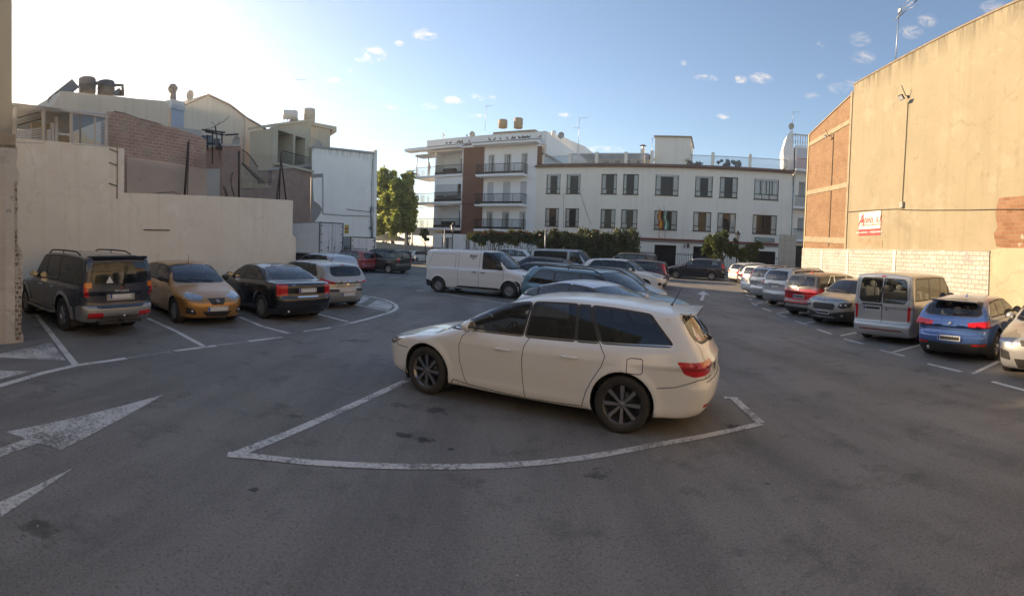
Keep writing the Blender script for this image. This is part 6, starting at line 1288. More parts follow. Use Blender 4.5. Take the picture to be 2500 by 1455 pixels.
# railing and slatted fence and low walls in front
P10 = Pl(24, 43.2); r = P10.root('white_slatted_fence', 'white slatted fence under the long flowering hedge', 'fence'); x0, x1 = P10.uv(1166, 610)[0], P10.uv(1240, 610)[0]; zz = P10.uv(1200, 592)[1]
b = MB(); k = 0; x = x0
while x < x1: b.box(x, x + .09, 0, .03, .0, zz, WHM); x += .20
b.build('slats', r); b = MB(); b.box(x0, x1, .031, .07, .4, .48, WHM); b.box(x0, x1, .031, .07, zz - .3, zz - .22, WHM); b.build('rails', r)
r = P10.root('iron_fence', 'dark iron railing with thin bars in front of the school doorways', 'fence'); x0, x1 = P10.uv(1500, 620)[0], P10.uv(1905, 640)[0]; g0 = gz0 - .2
b = MB(); x = x0
while x < x1: b.tube([(x, 0, g0), (x, 0, g0 + 1.75)], .016, DKM, 4); x += .19
b.box(x0, x1, -.02, .02, g0 + .2, g0 + .25, DKM); b.box(x0, x1, -.02, .02, g0 + 1.55, g0 + 1.6, DKM); b.build('bars', r)
b = MB(); b.box(x0, x1, .25, .4, g0 - .6, g0 + .35, wallS); b.build('plinth', r)
P11 = Pl(-20, 54.0); r = P11.root('low_garden_wall', 'low beige garden wall behind the parked white cars, left of the people', 'wall'); a_, c_ = P11.uv(905, 588), P11.uv(1092, 606)
b = MB(); solid(b, [(a_[0], 0), (a_[0], a_[1]), (P11.uv(990, 598)[0], P11.uv(990, 598)[1]), (c_[0], c_[1]), (c_[0], 0)], 0, .3, mural('garden_wall', (.40, .36, .31))); b.build('wall', r)
# kerb and pavement along the far side
b = MB(); px_ = [P9.o + P9.r * u + P9.n * v for u in np.linspace(-34, 22, 40) for v in (-1.2, 6.0)]; k = 40
vs = [(p.x, p.y, float(gz(p.x, p.y)) + .13) for p in px_] + [(px_[2 * i].x, px_[2 * i].y, float(gz(px_[2 * i].x, px_[2 * i].y)) - .05) for i in range(k)]
b.add(vs, [(2 * i, 2 * i + 2, 2 * i + 3, 2 * i + 1) for i in range(k - 1)] + [(2 * k + i, 2 * k + i + 1, 2 * i + 2, 2 * i) for i in range(k - 1)], pbr('pavement_slabs', (.24, .225, .205), .9, var=.15)); b.build('pavement', fix=False, kind='structure')
def tailpts(L, pts): return [(z, L - d) for z, d in pts]
L = 4.70
AV = dict(L=L, W=1.81, H=1.46, wb=2.70, fo=.95, wr=.325, ar=.375, gc=.20, res=.04, ww=.22, rr=.232,
    paint=paint('pearl_white_paint', (.90, .86, .79), dust=.06), xc=1.22, zb=.95, gb=.835, gt=.60,
    top=[(-.2, .58), (.02, .62), (.12, .70), (.35, .775), (.7, .86), (1.1, .925), (1.4, .955), (2.2, .965), (3.2, .985), (4.0, 1.01), (4.55, 1.02), (4.9, 1.02)],
    nose=[(.12, .16), (.25, .06), (.42, .02), (.55, .0), (.66, .02), (.74, .10), (1.2, .7)],
    tail=tailpts(L, [(.15, .22), (.28, .08), (.40, .02), (.52, .0), (.60, .01), (.625, .055), (.80, .06), (.95, .13), (1.02, .17), (1.4, .4)]),
    roof=[(1.8, 1.33), (2.15, 1.43), (2.5, 1.468), (2.9, 1.48), (3.4, 1.468), (3.9, 1.425), (4.2, 1.375), (4.5, 1.31)],
    ws=[(.92, 1.10), (1.10, 1.42), (1.28, 1.80), (1.42, 2.17)], rg=[(.95, L - .13), (1.1, L - .24), (1.30, L - .39), (1.42, L - .50)],
    side=[(.15, .80), (.22, .835), (.30, .865), (.36, .862), (.46, .875), (.62, .893), (.76, .902), (.84, .897), (.90, .88), (.98, .85), (1.1, .83)],
    bf=.26, br=.13, kc=.20, kt=.06, kg=.10, kr=.07, fl=.022, pf=.13, pr=.08, rbow=.10,
    bumps=[(4.30, 0, 1.345, .13, .47, .020, .03)],
    nclear=2, glass=['clear', 'clear', 'dark', 'mid'], rim=('spoke', 8, pbr('gunmetal_rim', (.30, .30, .31), .3, .8)), frame_mat=BLK(), dlo=BLK(), fr=.027,
    win=[(1.26, 1.50, 1.48, 1.50, .025), (1.54, 2.36, 1.60, 2.39, .025), (2.42, 3.04, 2.45, 3.00, .02), (3.08, 3.33, 3.04, 3.15, .02), (3.385, 4.18, 3.20, 3.90, .02)],
    rw=[(-.1, 1.015), (.50, 1.03), (.63, 1.10), (.585, 1.22), (.50, 1.335), (-.1, 1.35)],
    handles=[(2.14, .80), (3.02, .815)], mirror_at=(1.66, 1.0), steer=-.05, antenna=(4.05, 0, .25, .5), wiper=(-.02, 1.0, .36, .75),
    plates=[('R', 0, .72, .52, .11, 'w')], wsm=.06)
AV['regions'] = [
    ('RC', [(2.39, .865), (2.46, .73), (2.56, .695), (2.90, .70), (2.90, .865)], RED(), 'tail_light', 'split', .03),
    ('FC', [(.40, .60), (.44, .66), (1.02, .79), (.96, .70), (.80, .60)], CLR(), 'headlight', 'split', .02),
    ('R', [(.50, .33), (.72, .33), (.72, .37), (.5, .37)], RED(), 'reflector', 'split', .01),
    ('F', [(-.1, .32), (.50, .32), (.44, .50), (-.1, .52)], BLK(), 'grille', 'join', .03),
    ('S', [(.0, .10), (.55, .10), (.50, .215), (.20, .235), (.0, .28)], BLK(), None, None, 0),
    ]
AV['seams'] = [('S', [(1.27, .972), (2.2, .980), (3.2, .998), (4.20, 1.024)], CHR()),('S', [(1.62, .26), (1.56, .35), (1.50, .55), (1.49, .75), (1.53, .88), (1.60, .965)]),
    ('S', [(2.44, .22), (2.41, .45), (2.40, .70), (2.42, .86), (2.47, .97), (2.43, 1.10), (2.41, 1.38)]),
    ('S', [(3.17, .245), (3.22, .42), (3.30, .58), (3.40, .74), (3.44, .86), (3.36, .98), (3.2, 1.2), (3.14, 1.36)]),
    ('S', [(1.62, .26), (2.44, .225), (3.17, .245)]), ('S', [(1.35, .22), (1.40, .29), (1.60, .262)]),
    ('S', [(1.55, .965), (1.60, 1.02)]), ('S', [(.36, .66), (.42, .60), (.56, .595), (.62, .60)]),
    ('S', [(4.05, .555), (4.25, .58), (4.50, .66), (4.8, .66)]),
    ('S', [(3.72, .70), (3.86, .70), (3.88, .72), (3.88, .85), (3.86, .87), (3.74, .87), (3.70, .85), (3.70, .72), (3.72, .70)]),
    ('R', [(.70, .66), (.70, .90), (.64, 1.0), (.62, 1.15)]), ('R', [(-.1, .605), (.70, .62)]), ('T', [(.45, .70), (1.1, .74)]), ('S', [(4.34, 1.40), (4.36, 1.30)])]
AV['doors'] = [[(1.62, .26), (1.49, .75), (1.60, .965), (1.6, 1.0), (2.1, 1.43), (2.41, 1.43), (2.42, .86), (2.41, .45), (2.44, .22)], [(2.44, .22), (2.41, .45), (2.42, .86), (2.43, 1.43), (3.14, 1.43), (3.44, .86), (3.17, .245)]]
p, a = place(AV, (1040, 958), (1525, 1055), 'L')
car('estate_car', 'white estate car with dark alloy wheels, parked alone inside the nearest triangular marked bay', 'car', AV, p, a)
def gen(L, W, H, wb, fo, wr, xc, zc, hn, xt, ze, re, gz_, gr_, belt, pm, rim, pil, side=1.0, tt=.72, tail=None, **o):
    """a car body from its main dimensions: cowl (xc, zc), bonnet edge hn, screen top xt, roof end (L-re, ze), rear glass foot (L-gr_, gz_), belt heights, pillars"""
    b0, b1 = belt; gc = o.get('gc', .19); w = W / 2
    S = dict(L=L, W=W, H=H, wb=wb, fo=fo, wr=wr, ar=wr + .05, gc=gc, res=.07, paint=pm, xc=xc, zb=b0, gb=w * .93, gt=w * tt, rim=rim,
        top=[(-.2, hn - .07), (.02, hn - .04), (.12, hn), (.4, hn + (zc - hn) * .42), (xc * .7, hn + (zc - hn) * .78), (xc, zc - .01), (xc + .35, b0), (L * .6, (b0 + b1) / 2), (L - .3, b1), (L + .1, b1)],
        nose=[(.12, .18), (.25, .07), (.40, .02), (.55, .0), (hn - .05, .025), (hn + .03, .11), (hn + .5, .7)],
        tail=[(z, L - d) for z, d in (tail or [(.15, .22), (.28, .07), (.40, .02), (.55, .0), (.62, .02), (.66, .06), (gz_ - .1, gr_ * .55), (gz_, gr_ * .75), (gz_ + .4, gr_ + .3)])],
        roof=[(xt - .35, H - .14), (xt, H - .035), (xt + .45, H - .004), ((xt + L - re) / 2, H), (L - re - .5, H * .5 + ze * .5 + .012), (L - re, ze), (L - re + .3, ze - .05)],
        ws=[(zc - .03, xc - .1), ((zc + H) / 2 - .03, (xc + xt) / 2 - .07), (H - .05, xt)], rg=[(gz_ - .05, L - gr_ + .03), (gz_ * .5 + ze * .5, L - (gr_ + re) * .5 + .04), (ze - .03, L - re)],
        side=[(gc - .05, w * .89), (gc + .03, w * .93), (.32, w * .965), (.38, w * .962), (.50, w * .975), (.66, w * .995), (b0 - .13, w), (b0 - .06, w * .985), (b0, w * .95), (b0 + .12, w * .92)],
        bf=.22, br=.11, kc=.16, pf=.11, pr=.07, wsm=.07, frame_mat=BLK(), win=[], regions=[], seams=[], doors=[], handles=[], plates=[], glass=['clear'] * 4, fr=.031, mirror_at=(xc + .42, b0 + .05))
    p = pil
    for i in range(len(p) - 1):
        x0, x1 = p[i], p[i + 1]
        if i == 0: S['win'].append((x0, x1 - .03, x0 + .25, x1 - .03))
        elif i == len(p) - 2 and len(p) > 3: S['win'].append((x0 + .03, x1, x0 + .03, x1 - o.get('dq', .32)))
        else: S['win'].append((x0 + .03, x1 - .03, x0 + .03, x1 - .03))
    if not o.pop('nodoor', False):
        A, Bp = p[0] + .12, p[1]; C = p[2] if len(p) > 2 else None; rx = fo + wb; t = gc + .06
        s1 = [(A + .10, t), (A, .45), (A - .02, b0 - .25), (A + .08, b0)]; s2 = [(Bp, t), (Bp - .03, .5), (Bp, b0), (Bp, H - .1)]
        S['seams'] += [('S', s1), ('S', s2), ('S', [(A + .10, t), (Bp, t)])]
        S['doors'].append(s1 + [(A + .55, H - .02), (Bp, H - .02)] + s2[::-1]); S['handles'].append((Bp - .2, b0 - .13))
        if C and len(p) > 2:
            s3 = [(rx - wr - .12, t), (rx - wr - .02, .5), (C + .02 if C < rx + .1 else rx, b0 - .18), (C, b0), (C - .02, H - .12)]
            S['seams'] += [('S', s3), ('S', [(Bp, t), (rx - wr - .12, t)])]; S['doors'].append(s2 + [(C, H - .02)] + s3[::-1]); S['handles'].append((C - .22, b0 - .12))
    for k, v in o.items():
        if k in ('regions', 'seams', 'plates'): S[k] = S[k] + v
        elif k not in ('gc', 'dq'): S[k] = v
    return S
def tl(S, y0, z0, z1, sx, m=None, zo0=None, zo1=None, over=('side_window',)):
    """tail lamp wrapped round the corner: inner edge at y0 (z0..z1), outer edge sx ahead of the tail"""
    L, W = S['L'], S['W']; a = .7071 * (L - sx - .46 * W); b = .7071 * (L - .06 - y0); zo0 = z0 if zo0 is None else zo0; zo1 = z1 if zo1 is None else zo1
    S['regions'] += [('RC', [(a + .02, zo0), (a, zo1), (b, z1), (b, z0)], m or RED(), 'tail_light', 'split', .02, over)]
def hl(S, y0, z0, z1, sx, zo0, zo1):
    W = S['W']; a = .7071 * (y0 + .05); b = .7071 * (sx + .45 * W); c = (a + b) / 2
    S['regions'] += [('FC', [(a, z0), (a + .01, z1), (b, zo1), (b - .05, zo0), (c, (z0 + zo0) / 2 - .02)], CLR(), 'headlight', 'split', .02)]
# ---------------------------------------------------------------- the parked vehicles
def axle(S, a, b, az, front=False):
    """both tyres of one axle"""
    m_ = (gp(*a) + gp(*b)) / 2; az = R(az); fw = Vector((math.sin(az), math.cos(az), 0)); x = S['fo'] + (0 if front else S['wb']); return m_ - fw * (S['L'] / 2 - x), az
def bar(api, view, y, z, w_, h_, m_, name, lift=.012, th=.012, rad=.01, par=None):
    M = api['frame_at'](view, y, z, lift)
    if M is None: return
    b = MB(); b.prism(rounded([(-w_ / 2, -h_ / 2), (w_ / 2, -h_ / 2), (w_ / 2, h_ / 2), (-w_ / 2, h_ / 2)], rad), th, m_, M); return b.build(name, api['root'])
def words(api, view, y, z, s, size, m_, name='lettering'):
    M = api['frame_at'](view, y, z, .008)
    if M is None: return
    me = text_mesh(s, size, .006, m_, .0015); me.transform(M); link(name, me, api['root'])
def badge(api, view, z, kind, r=.05, y=0.0, lift=.012):
    M = api['frame_at'](view, y, z, lift)
    if M is None: return
    b = MB(); c = CHR()
    def ring(ro, ri, h, m_, sx=1, sy=1): b.lathe([(ri, 0), (ri, h), (ro, h), (ro, 0)], m_, n=24, M=M @ Matrix.Diagonal((sx, sy, 1, 1)))
    def disc(ro, h, m_, a0=0, a1=2 * math.pi): b.lathe([(.0005, h), (ro, h), (ro, 0)], m_, n=16, M=M, a0=a0, a1=a1, smooth=False)
    def stroke(pts, w_, h=.006):
        for p, q in zip(pts[:-1], pts[1:]): b.tube([M @ Vector((*p, h)), M @ Vector((*q, h))], w_, c, 5)
    if kind == 'roundel':
        disc(r, .004, BLK()); bl = pbr('badge_blue', (.02, .12, .45), .4); wh = PLT()
        for i in range(4): disc(r * .62, .006, bl if i % 2 else wh, i * math.pi / 2, (i + 1) * math.pi / 2)
        ring(r, r * .92, .008, c); ring(r * .66, r * .6, .008, c)
    elif kind == 'vw':
        disc(r, .003, BLK()); ring(r, r * .88, .008, c); stroke([(-.45 * r, .75 * r), (0, .1 * r), (.45 * r, .75 * r)], r * .07); stroke([(-.8 * r, .35 * r), (-.35 * r, -.75 * r), (0, -.05 * r), (.35 * r, -.75 * r), (.8 * r, .35 * r)], r * .07)
    elif kind == 'chevrons':
        for dz in (0, -r * .45): stroke([(-r * 1.1, dz - r * .25), (0, dz + r * .45), (r * 1.1, dz - r * .25)], r * .10)
    elif kind == 's': stroke([(r * .8, r * .7), (-r * .8, r * .7), (-r * .8, r * .1), (r * .8, -r * .1), (r * .8, -r * .7), (-r * .8, -r * .7)], r * .2)
    elif kind == 'ellipse': ring(r, r * .88, .008, c, 1.4, 1); ring(r * .5, r * .42, .008, c, .7, 1.8)
    elif kind == 'diamond': stroke([(0, r * 1.2), (r * .8, 0), (0, -r * 1.2), (-r * .8, 0), (0, r * 1.2)], r * .16)
    elif kind == 'three':
        for a in (90, 210, 330):
            u = Vector((math.cos(R(a)), math.sin(R(a)))); v = Vector((-u.y, u.x)); P = [u * 0, u * r * .55 + v * r * .3, u * r * 1.1, u * r * .55 - v * r * .3]; b.prism([tuple(p) for p in P], .006, pbr('badge_red', (.5, .03, .03), .4), M)
    else: b.prism(rounded([(-r * .7, -r), (r * .7, -r), (r * .8, r), (-r * .8, r)], r * .3), .006, c, M)
    b.build('emblem', api['root'])

SILVER = lambda: paint('silver_paint', (.52, .52, .51), .55, .3, .3)
WHITE = lambda: paint('white_paint', (.88, .85, .80), 0, .35, .15)
ALLOY = lambda: pbr('silver_alloy', (.42, .42, .43), .3, .85)
GREYCAP = lambda: pbr('grey_wheel_trim', (.30, .30, .31), .4, .5)
bp = ('S', [(-.2, .0), (.0, .0)])
# --- navy off-roader with silver lower body
L = 4.62; lowS = paint('silver_lower_paint', (.34, .34, .33), .6, .35, .6)
SU = gen(L, 1.775, 1.74, 2.725, .76, .365, 1.28, 1.06, .92, 1.86, 1.66, .10, 1.10, .05, (1.06, 1.08), paint('navy_paint', (.026, .034, .052), .3, .25, .2), ('cover', 6, ALLOY()), [1.50, 2.32, 3.10, 4.40], tt=.80, res=.055,
    tail=[(.15, .24), (.40, .10), (.44, .0), (.62, .0), (.66, .05), (.9, .06), (1.05, .08), (1.5, .16), (1.8, .26)], ww=.26, rr=.215, gc=.30, ar=.43, fl=.045, kc=.13, kg=.07, kr=.06, dq=.14, glass=['clear', 'clear', 'mid', 'mid'],
    rw=[(-.1, 1.10), (.60, 1.12), (.66, 1.22), (.60, 1.52), (-.1, 1.55)], bumps=[(L - .16, 0, 1.66, .16, .60, .035, .03)],
    rails=(1.95, 3.9, .62, .065, BLK()), rail_bow=False, plates=[('R', 0, .86, .52, .12, 'w')], wiper=(.05, 1.08, .42, 1.35), mirror_mat=lowS, mirror_at=(1.72, 1.12), handle_mat=CHR(), seath=1.5, mt=.11)
tl(SU, .765, .84, 1.12, .15)
SU['regions'] += [('RC', [(2.60, 1.03), (2.60, 1.14), (2.74, 1.14), (2.74, 1.03)], ORG(), 'indicator', 'split', 0, ('tail_light', 1)), ('S', [(-.1, .1), (-.1, .62), (.34, .62), (.34, .1)], lowS, None, 'join', 0), ('S', [(L - .50, .1), (L - .50, .60), (L - .32, .66), (L + .2, .66), (L + .2, .1)], lowS, None, 'join', 0),
    ('R', [(-.1, .1), (-.1, .60), (1, .60), (1, .1)], lowS, None, 'join', 0), ('S', [(1.1, .1), (1.1, .46), (3.1, .46), (3.1, .1)], lowS, None, 'join', 0), ('R', [(.42, .40), (.42, .52), (.74, .52), (.74, .40)], RED(), 'fog_lamp', 'split', .015, (1,))]
for cx in (.76, .76 + 2.725):
    for k in range(14):
        a0, a1 = math.pi * (k / 14 * 1.16 - .08), math.pi * ((k + 1) / 14 * 1.16 - .08); q = [(cx + r_ * math.cos(a), .375 + r_ * math.sin(a)) for r_, a in ((.41, a0), (.41, a1), (.505, a1), (.505, a0))]; SU['regions'].append(('S', q, lowS, None, 'join', 0, None, -.5))
def ex(api):
    words(api, 'R', 0, .96, 'MITSUBISHI', .065, CHR()); badge(api, 'R', 1.03, 'three', .03)
    bar(api, 'R', 0, .86, .66, .20, lowS, 'plate_recess', .002, .005, .03)
    o = api['off']; b = MB(); b.tube([Vector((L - .25, 0, .34)) + o, Vector((L + .06, 0, .34)) + o, Vector((L + .10, 0, .44)) + o], .022, BLK(), 8); b.ball(Vector((L + .10, 0, .46)) + o, .028, CHR(), 6); b.box(L - .3 - api['S']['L'] / 2, L - .05 - L / 2, -.5, .5, .28, .34, BLK()); b.build('tow_bar', api['root'])
    for sg in (-1, 1):
        b = MB(); b.box(1.28 - L / 2, 3.02 - L / 2, sg * .90 - .085, sg * .90 + .085, .345, .385, lowS); b.box(1.32 - L / 2, 2.98 - L / 2, sg * .92 - .05, sg * .92 + .05, .386, .390, BLK()); b.build('side_step', api['root'])
    M = api['frame_at']('R', -.28, 1.18, .012)
    b = MB(); b.prism([(-.085, -.05), (.085, -.05), (0, .09)], .002, PLT(), M); b.build('triangle_sticker', api['root'])
SU['extra'] = ex
p, a = place(SU, (66, 762), (165, 808), 'L')
car('off_road_vehicle', 'navy off-road vehicle with silver arches, roof rails and tow ball, against the cream wall', 'car', SU, p, a)
# --- gold hatchback
L = 4.03
IB = gen(L, 1.69, 1.44, 2.47, .83, .30, 1.08, .96, .72, 1.86, 1.36, .30, .98, .10, (.92, .98), paint('gold_paint', (.50, .22, .045), .45, .28, .35), ('cover', 7, GREYCAP()), [1.36, 2.42, 3.42], res=.045, rr=.20,
    glass=['mid', 'clear', 'clear', 'clear'], antenna=(2.0, 0, .24, -.25), plates=[('F', 0, .42, .52, .11, 'w')], mirror_mat=BLK(), fwiper=1, bf=.30, pf=.13, mirror_at=(1.52, 1.0))
IB['nose'] = [(.12, .14), (.22, .05), (.34, .01), (.48, .0), (.60, .03), (.68, .09), (.74, .2), (1.2, .9)]
IB['top'] = [(-.2, .58), (.05, .62), (.2, .70), (.45, .80), (.8, .90), (1.08, .95), (1.4, .93), (2.4, .95), (3.8, .98), (4.1, .98)]
IB['regions'] += [
    ('F', [(-.1, .51), (.15, .51), (.235, .66), (-.1, .66)], BLK(), 'grille', 'join', .02), ('F', [(-.1, .235), (.26, .235), (.38, .36), (-.1, .36)], BLK(), 'lower_grille', 'join', .02), ('F', [(.50, .28), (.72, .30), (.72, .46), (.56, .42)], BLK(), 'fog_lamp_recess', 'split', .03)]
def ex(api):
    badge(api, 'F', .59, 's', .042, lift=.015)
    for sg in (-1, 1):
        for y, z, r in ((.60, .36, .032), (.63, .645, .05)):
            M = api['frame_at']('F', sg * y, z, .004)
            if M: b = MB(); b.lathe([(.001, .008), (r * .7, .012), (r, .004), (r, -.01)], CLR() if r > .04 else CHR(), n=16, M=M); b.build('fog_lamp' if r < .04 else 'headlamp_bulb', api['root'])
    b = MB(); g = .225
    for z in (.53, .56, .62, .645): 
        M = api['frame_at']('F', 0, z, .004)
        b.prism([(-.15 - (z - .51) * .4, -.002), (.15 + (z - .51) * .4, -.002), (.15 + (z - .51) * .4, .003), (-.15 - (z - .51) * .4, .003)], .004, pbr('grille_grey', (.07, .07, .07), .4), M)
    b.build('grille_bars', api['root'])
IB['extra'] = ex
hl(IB, .44, .605, .70, .40, .68, .785)
p, a = place(IB, (430, 787), None, 'R', 121)
car('hatchback', 'gold three-door hatchback with its nose out of the bay, between navy off-roader and black saloon', 'car', IB, p, a)
# --- black saloon
L = 4.58
SA = gen(L, 1.80, 1.42, 2.715, .92, .315, 1.35, .96, .72, 2.02, 1.30, 1.18, 1.01, .62, (.96, 1.0), paint('black_paint', (.007, .009, .015), .1, .2, .15), ('cover', 9, GREYCAP()), [1.72, 2.52, 3.18, 3.72], res=.045, rr=.205, tt=.66, dq=.30,
    tail=[(.15, .2), (.28, .06), (.42, .0), (.58, .0), (.64, .03), (.70, .05), (.90, .05), (.99, .09), (1.1, .3)], glass=['clear', 'clear', 'clear', 'mid'], plates=[('R', 0, .80, .52, .11, 'w')], br=.16, pr=.10, mirror_mat=BLK())
SA['top'] = [(-.2, .62), (.1, .70), (.4, .80), (.9, .90), (1.35, .95), (1.8, .95), (2.8, .985), (3.5, 1.00), (3.9, 1.01), (4.3, 1.005), (4.6, .98)]
SA['rg'] = [(.95, 4.05), (1.0, 3.96), (1.2, 3.55), (1.32, 3.25), (1.40, 2.9)]
SA['rw'] = [(-.1, 1.03), (.60, 1.04), (.66, 1.08), (.50, 1.30), (-.1, 1.325)]; SA['rwr'] = .04
SA['roof'] = [(1.6, 1.27), (2.0, 1.375), (2.4, 1.415), (2.8, 1.415), (3.2, 1.36), (3.6, 1.25), (4.0, 1.1)]
tl(SA, .60, .68, .95, .24, None, .66, .96, ())
SA['seams'] += [('R', [(.50, .62), (.52, .80), (.62, .97)]), ('R', [(-.1, .62), (.50, .62)]), ('R', [(-.1, .40), (.9, .40)])]
def ex(api):
    words(api, 'R', -.40, .93, 'VOLVO', .035, CHR()); bar(api, 'R', 0, .64, .62, .035, CHR(), 'chrome_trim', .0, .012, .01)
    M = api['frame_at']('R', -.52, .27, .0); b = MB(); b.tube([M @ Vector((0, 0, -.1)), M @ Vector((0, 0, .03))], .03, CHR(), 10); b.build('exhaust', api['root'])
SA['extra'] = ex
p, a = place(SA, None, (642, 777), 'L', -57)
car('saloon_car', 'black saloon parked tail-out between the gold hatchback and the silver-beige hatchback', 'car', SA, p, a)
# --- silver-beige hatchback
L = 4.20; bg_ = paint('beige_silver_paint', (.44, .43, .41), .55, .3, .3)
PE = gen(L, 1.75, 1.44, 2.61, .87, .30, 1.10, 1.02, .76, 1.85, 1.37, .30, 1.01, .06, (.97, 1.01), bg_, ('cover', 7, GREYCAP()), [1.45, 2.40, 3.15, 3.62], res=.045, tt=.69, dq=.25,
    tail=[(.15, .18), (.28, .05), (.40, .0), (.58, .0), (.63, .04), (.75, .05), (.95, .10), (1.05, .17), (1.45, .42)], rw=[(-.1, 1.02), (.50, 1.02), (.62, 1.09), (.56, 1.27), (-.1, 1.30)], rwr=.08, glass=['mid', 'dark', 'dark', 'mid'],
    plates=[('R', 0, .46, .52, .11, 'w')], antenna=(3.3, 0, .30, .55), br=.18, pr=.12, kc=.22)
PE['regions'] += [('R', [(.34, .54), (.34, .62), (1, .62), (1, .54)], BLK(), None, 'join', .01), ('S', [(L - .6, .55), (L - .55, .62), (L + .2, .62), (L + .2, .55)], BLK(), None, 'join', .01)]
tl(PE, .47, .76, .84, .40, None, .80, .97)
PE['seams'] += [('R', [(-.1, .68), (.46, .70)])]
PE['extra'] = lambda api: (badge(api, 'R', .86, 'lion', .035), bar(api, 'R', 0, .76, .10, .03, CHR(), 'boot_handle', .004, .01, .008), bar(api, 'R', 0, 1.345, .16, .025, RED(), 'brake_light', .004, .006, .008))
p, a = place(PE, None, (858.7, 744), 'R', -60)
car('hatchback', 'silver-beige hatchback at the end of the left row, beside the hatched corner marking', 'car', PE, p, a)
# --- white panel van
L = 5.05
EX = gen(L, 1.92, 1.90, 3.30, .95, .33, .98, 1.16, 1.0, 1.75, 1.84, .05, 1.1, .02, (1.14, 1.14), WHITE(), ('steel', 14, GREYCAP()), [1.28, 2.24], tt=.86, res=.06, gc=.24, rr=.20, ww=.215, kg=.07, kr=.08,
    tail=[(.15, .12), (.3, .03), (.5, .0), (.7, .0), (.75, .03), (1.8, .06), (2.0, .1)], glass=['clear', 'dark', 'dark', 'clear'], seats=1, nodoor=True, plates=[('F', -.02, .40, .50, .11, 'w')], fwiper=1, antenna=(1.95, 0, .22, -.7), mirror_s=1.3, mirror_mat=BLK(), mirror_at=(1.40, 1.22), seath=1.5, seatx=2.1, kt=.12)
EX['win'] = [(1.30, 2.16, 1.50, 2.16, .0)]
EX['nose'] = [(.12, .18), (.24, .06), (.34, .02), (.55, .0), (.80, .02), (.95, .08), (1.05, .22), (1.5, .9)]; EX['top'] = [(-.2, .88), (.05, .90), (.2, .98), (.5, 1.07), (.98, 1.15), (1.4, 1.14), (5, 1.14)]; EX['bf'] = .25
EX['regions'] += [('F', [(-.1, .1), (-.1, .70), (.56, .68), (.72, .72), (.96, .70), (.96, .1)], BLK(), 'front_bumper', 'join', .02), ('S', [(-.2, .1), (-.2, .70), (.12, .72), (.30, .62), (.46, .50), (.50, .1)], BLK(), 'front_bumper', 'join', 0),
    ('F', [(-.1, .76), (.28, .76), (.32, .90), (-.1, .90)], BLK(), 'grille', 'join', .03), 
    ('S', [(1.35, .28), (1.30, .34), (1.5, .38), (3.25, .38), (3.45, .30)], BLK(), 'sill_trim', 'split', .02), ('S', [(L - .55, .1), (L - .42, .50), (L - .2, .54), (L + .1, .54), (L + .1, .1)], BLK(), None, 'join', 0)]
hl(EX, .46, .77, .90, .44, .82, .97); tl(EX, .86, .75, 1.25, .04, over=())
EX['seams'] += [('S', [(1.40, .30), (1.22, .60), (1.20, 1.0), (1.26, 1.16)]), ('S', [(2.32, .30), (2.32, 1.80)]), ('S', [(1.4, .30), (2.32, .30)]), ('S', [(3.30, .36), (3.30, 1.80)]), ('S', [(3.30, 1.02), (4.35, 1.02)]), ('S', [(3.45, 1.1), (3.45, 1.68), (4.6, 1.68), (4.75, 1.2)])]
EX['doors'] = [[(1.40, .30), (1.22, .60), (1.20, 1.0), (1.26, 1.16), (1.7, 1.85), (2.32, 1.85), (2.32, .30)]]; EX['handles'] = [(2.12, .98), (2.52, .98)]; EX['handle_mat'] = BLK()
def ex(api):
    p, n_ = api['B'].hit((2.62, 2, 1.60), (0, -1, 0))
    M = Matrix(((-1, 0, 0, p[0] + api['off'].x), (0, 0, 1, p[1] + .004), (0, 1, 0, p[2]), (0, 0, 0, 1)))
    b = MB(); b.prism([(-.17, -.12), (.17, -.12), (.17, .10), (-.17, .10)], .002, PLT(), M); b.build('door_sticker', api['root'])
    for s_, dz, sz in (('FRAX', .02, .14), ('LINES', -.085, .05)):
        me = text_mesh(s_, sz, .003, BLK(), .002); me.transform(M @ Matrix.Translation((0, dz, .005))); link('sticker_lettering', me, api['root'])
    badge(api, 'F', .83, 'lion', .05)
EX['extra'] = ex
p, a = place(EX, (1233, 729), (1081, 714), 'R', 113)
car('panel_van', 'white panel van with black plastic bumper, parked side-on at the left of the centre block', 'van', EX, p, a)
# --- white crossover-like SUV with nose to the right (fog lamp, chrome nose)
L = 4.44
KU = gen(L, 1.84, 1.68, 2.69, .92, .34, 1.22, 1.10, .88, 1.92, 1.60, .32, 1.14, .10, (1.08, 1.16), WHITE(), ('spoke', 5, ALLOY()), [1.42, 2.45, 3.30, 4.02], res=.055, gc=.22, glass=['clear', 'mid', 'dark', 'mid'], tt=.72, antenna=(3.7, 0, .2, .5), mt=.12)
KU['regions'] += [('F', [(-.1, .30), (.45, .30), (.52, .50), (-.1, .55)], BLK(), 'lower_grille', 'join', .04), ('F', [(-.1, .74), (.36, .74), (.40, .84), (-.1, .84)], BLK(), 'grille', 'join', .02), ('F', [(.58, .42), (.80, .42), (.82, .58), (.6, .56)], BLK(), 'fog_lamp_recess', 'split', .04),
    ('S', [(.9, .1), (.9, .34), (3.6, .34), (3.6, .1)], BLK(), None, 'join', 0)]
hl(KU, .48, .82, .92, .52, .90, 1.0)
p, a = place(KU, (1572, 716), None, 'R', 120)
car('suv', 'white compact SUV with its nose towards the arrow lane, beside the dark red car', 'car', KU, p, a)
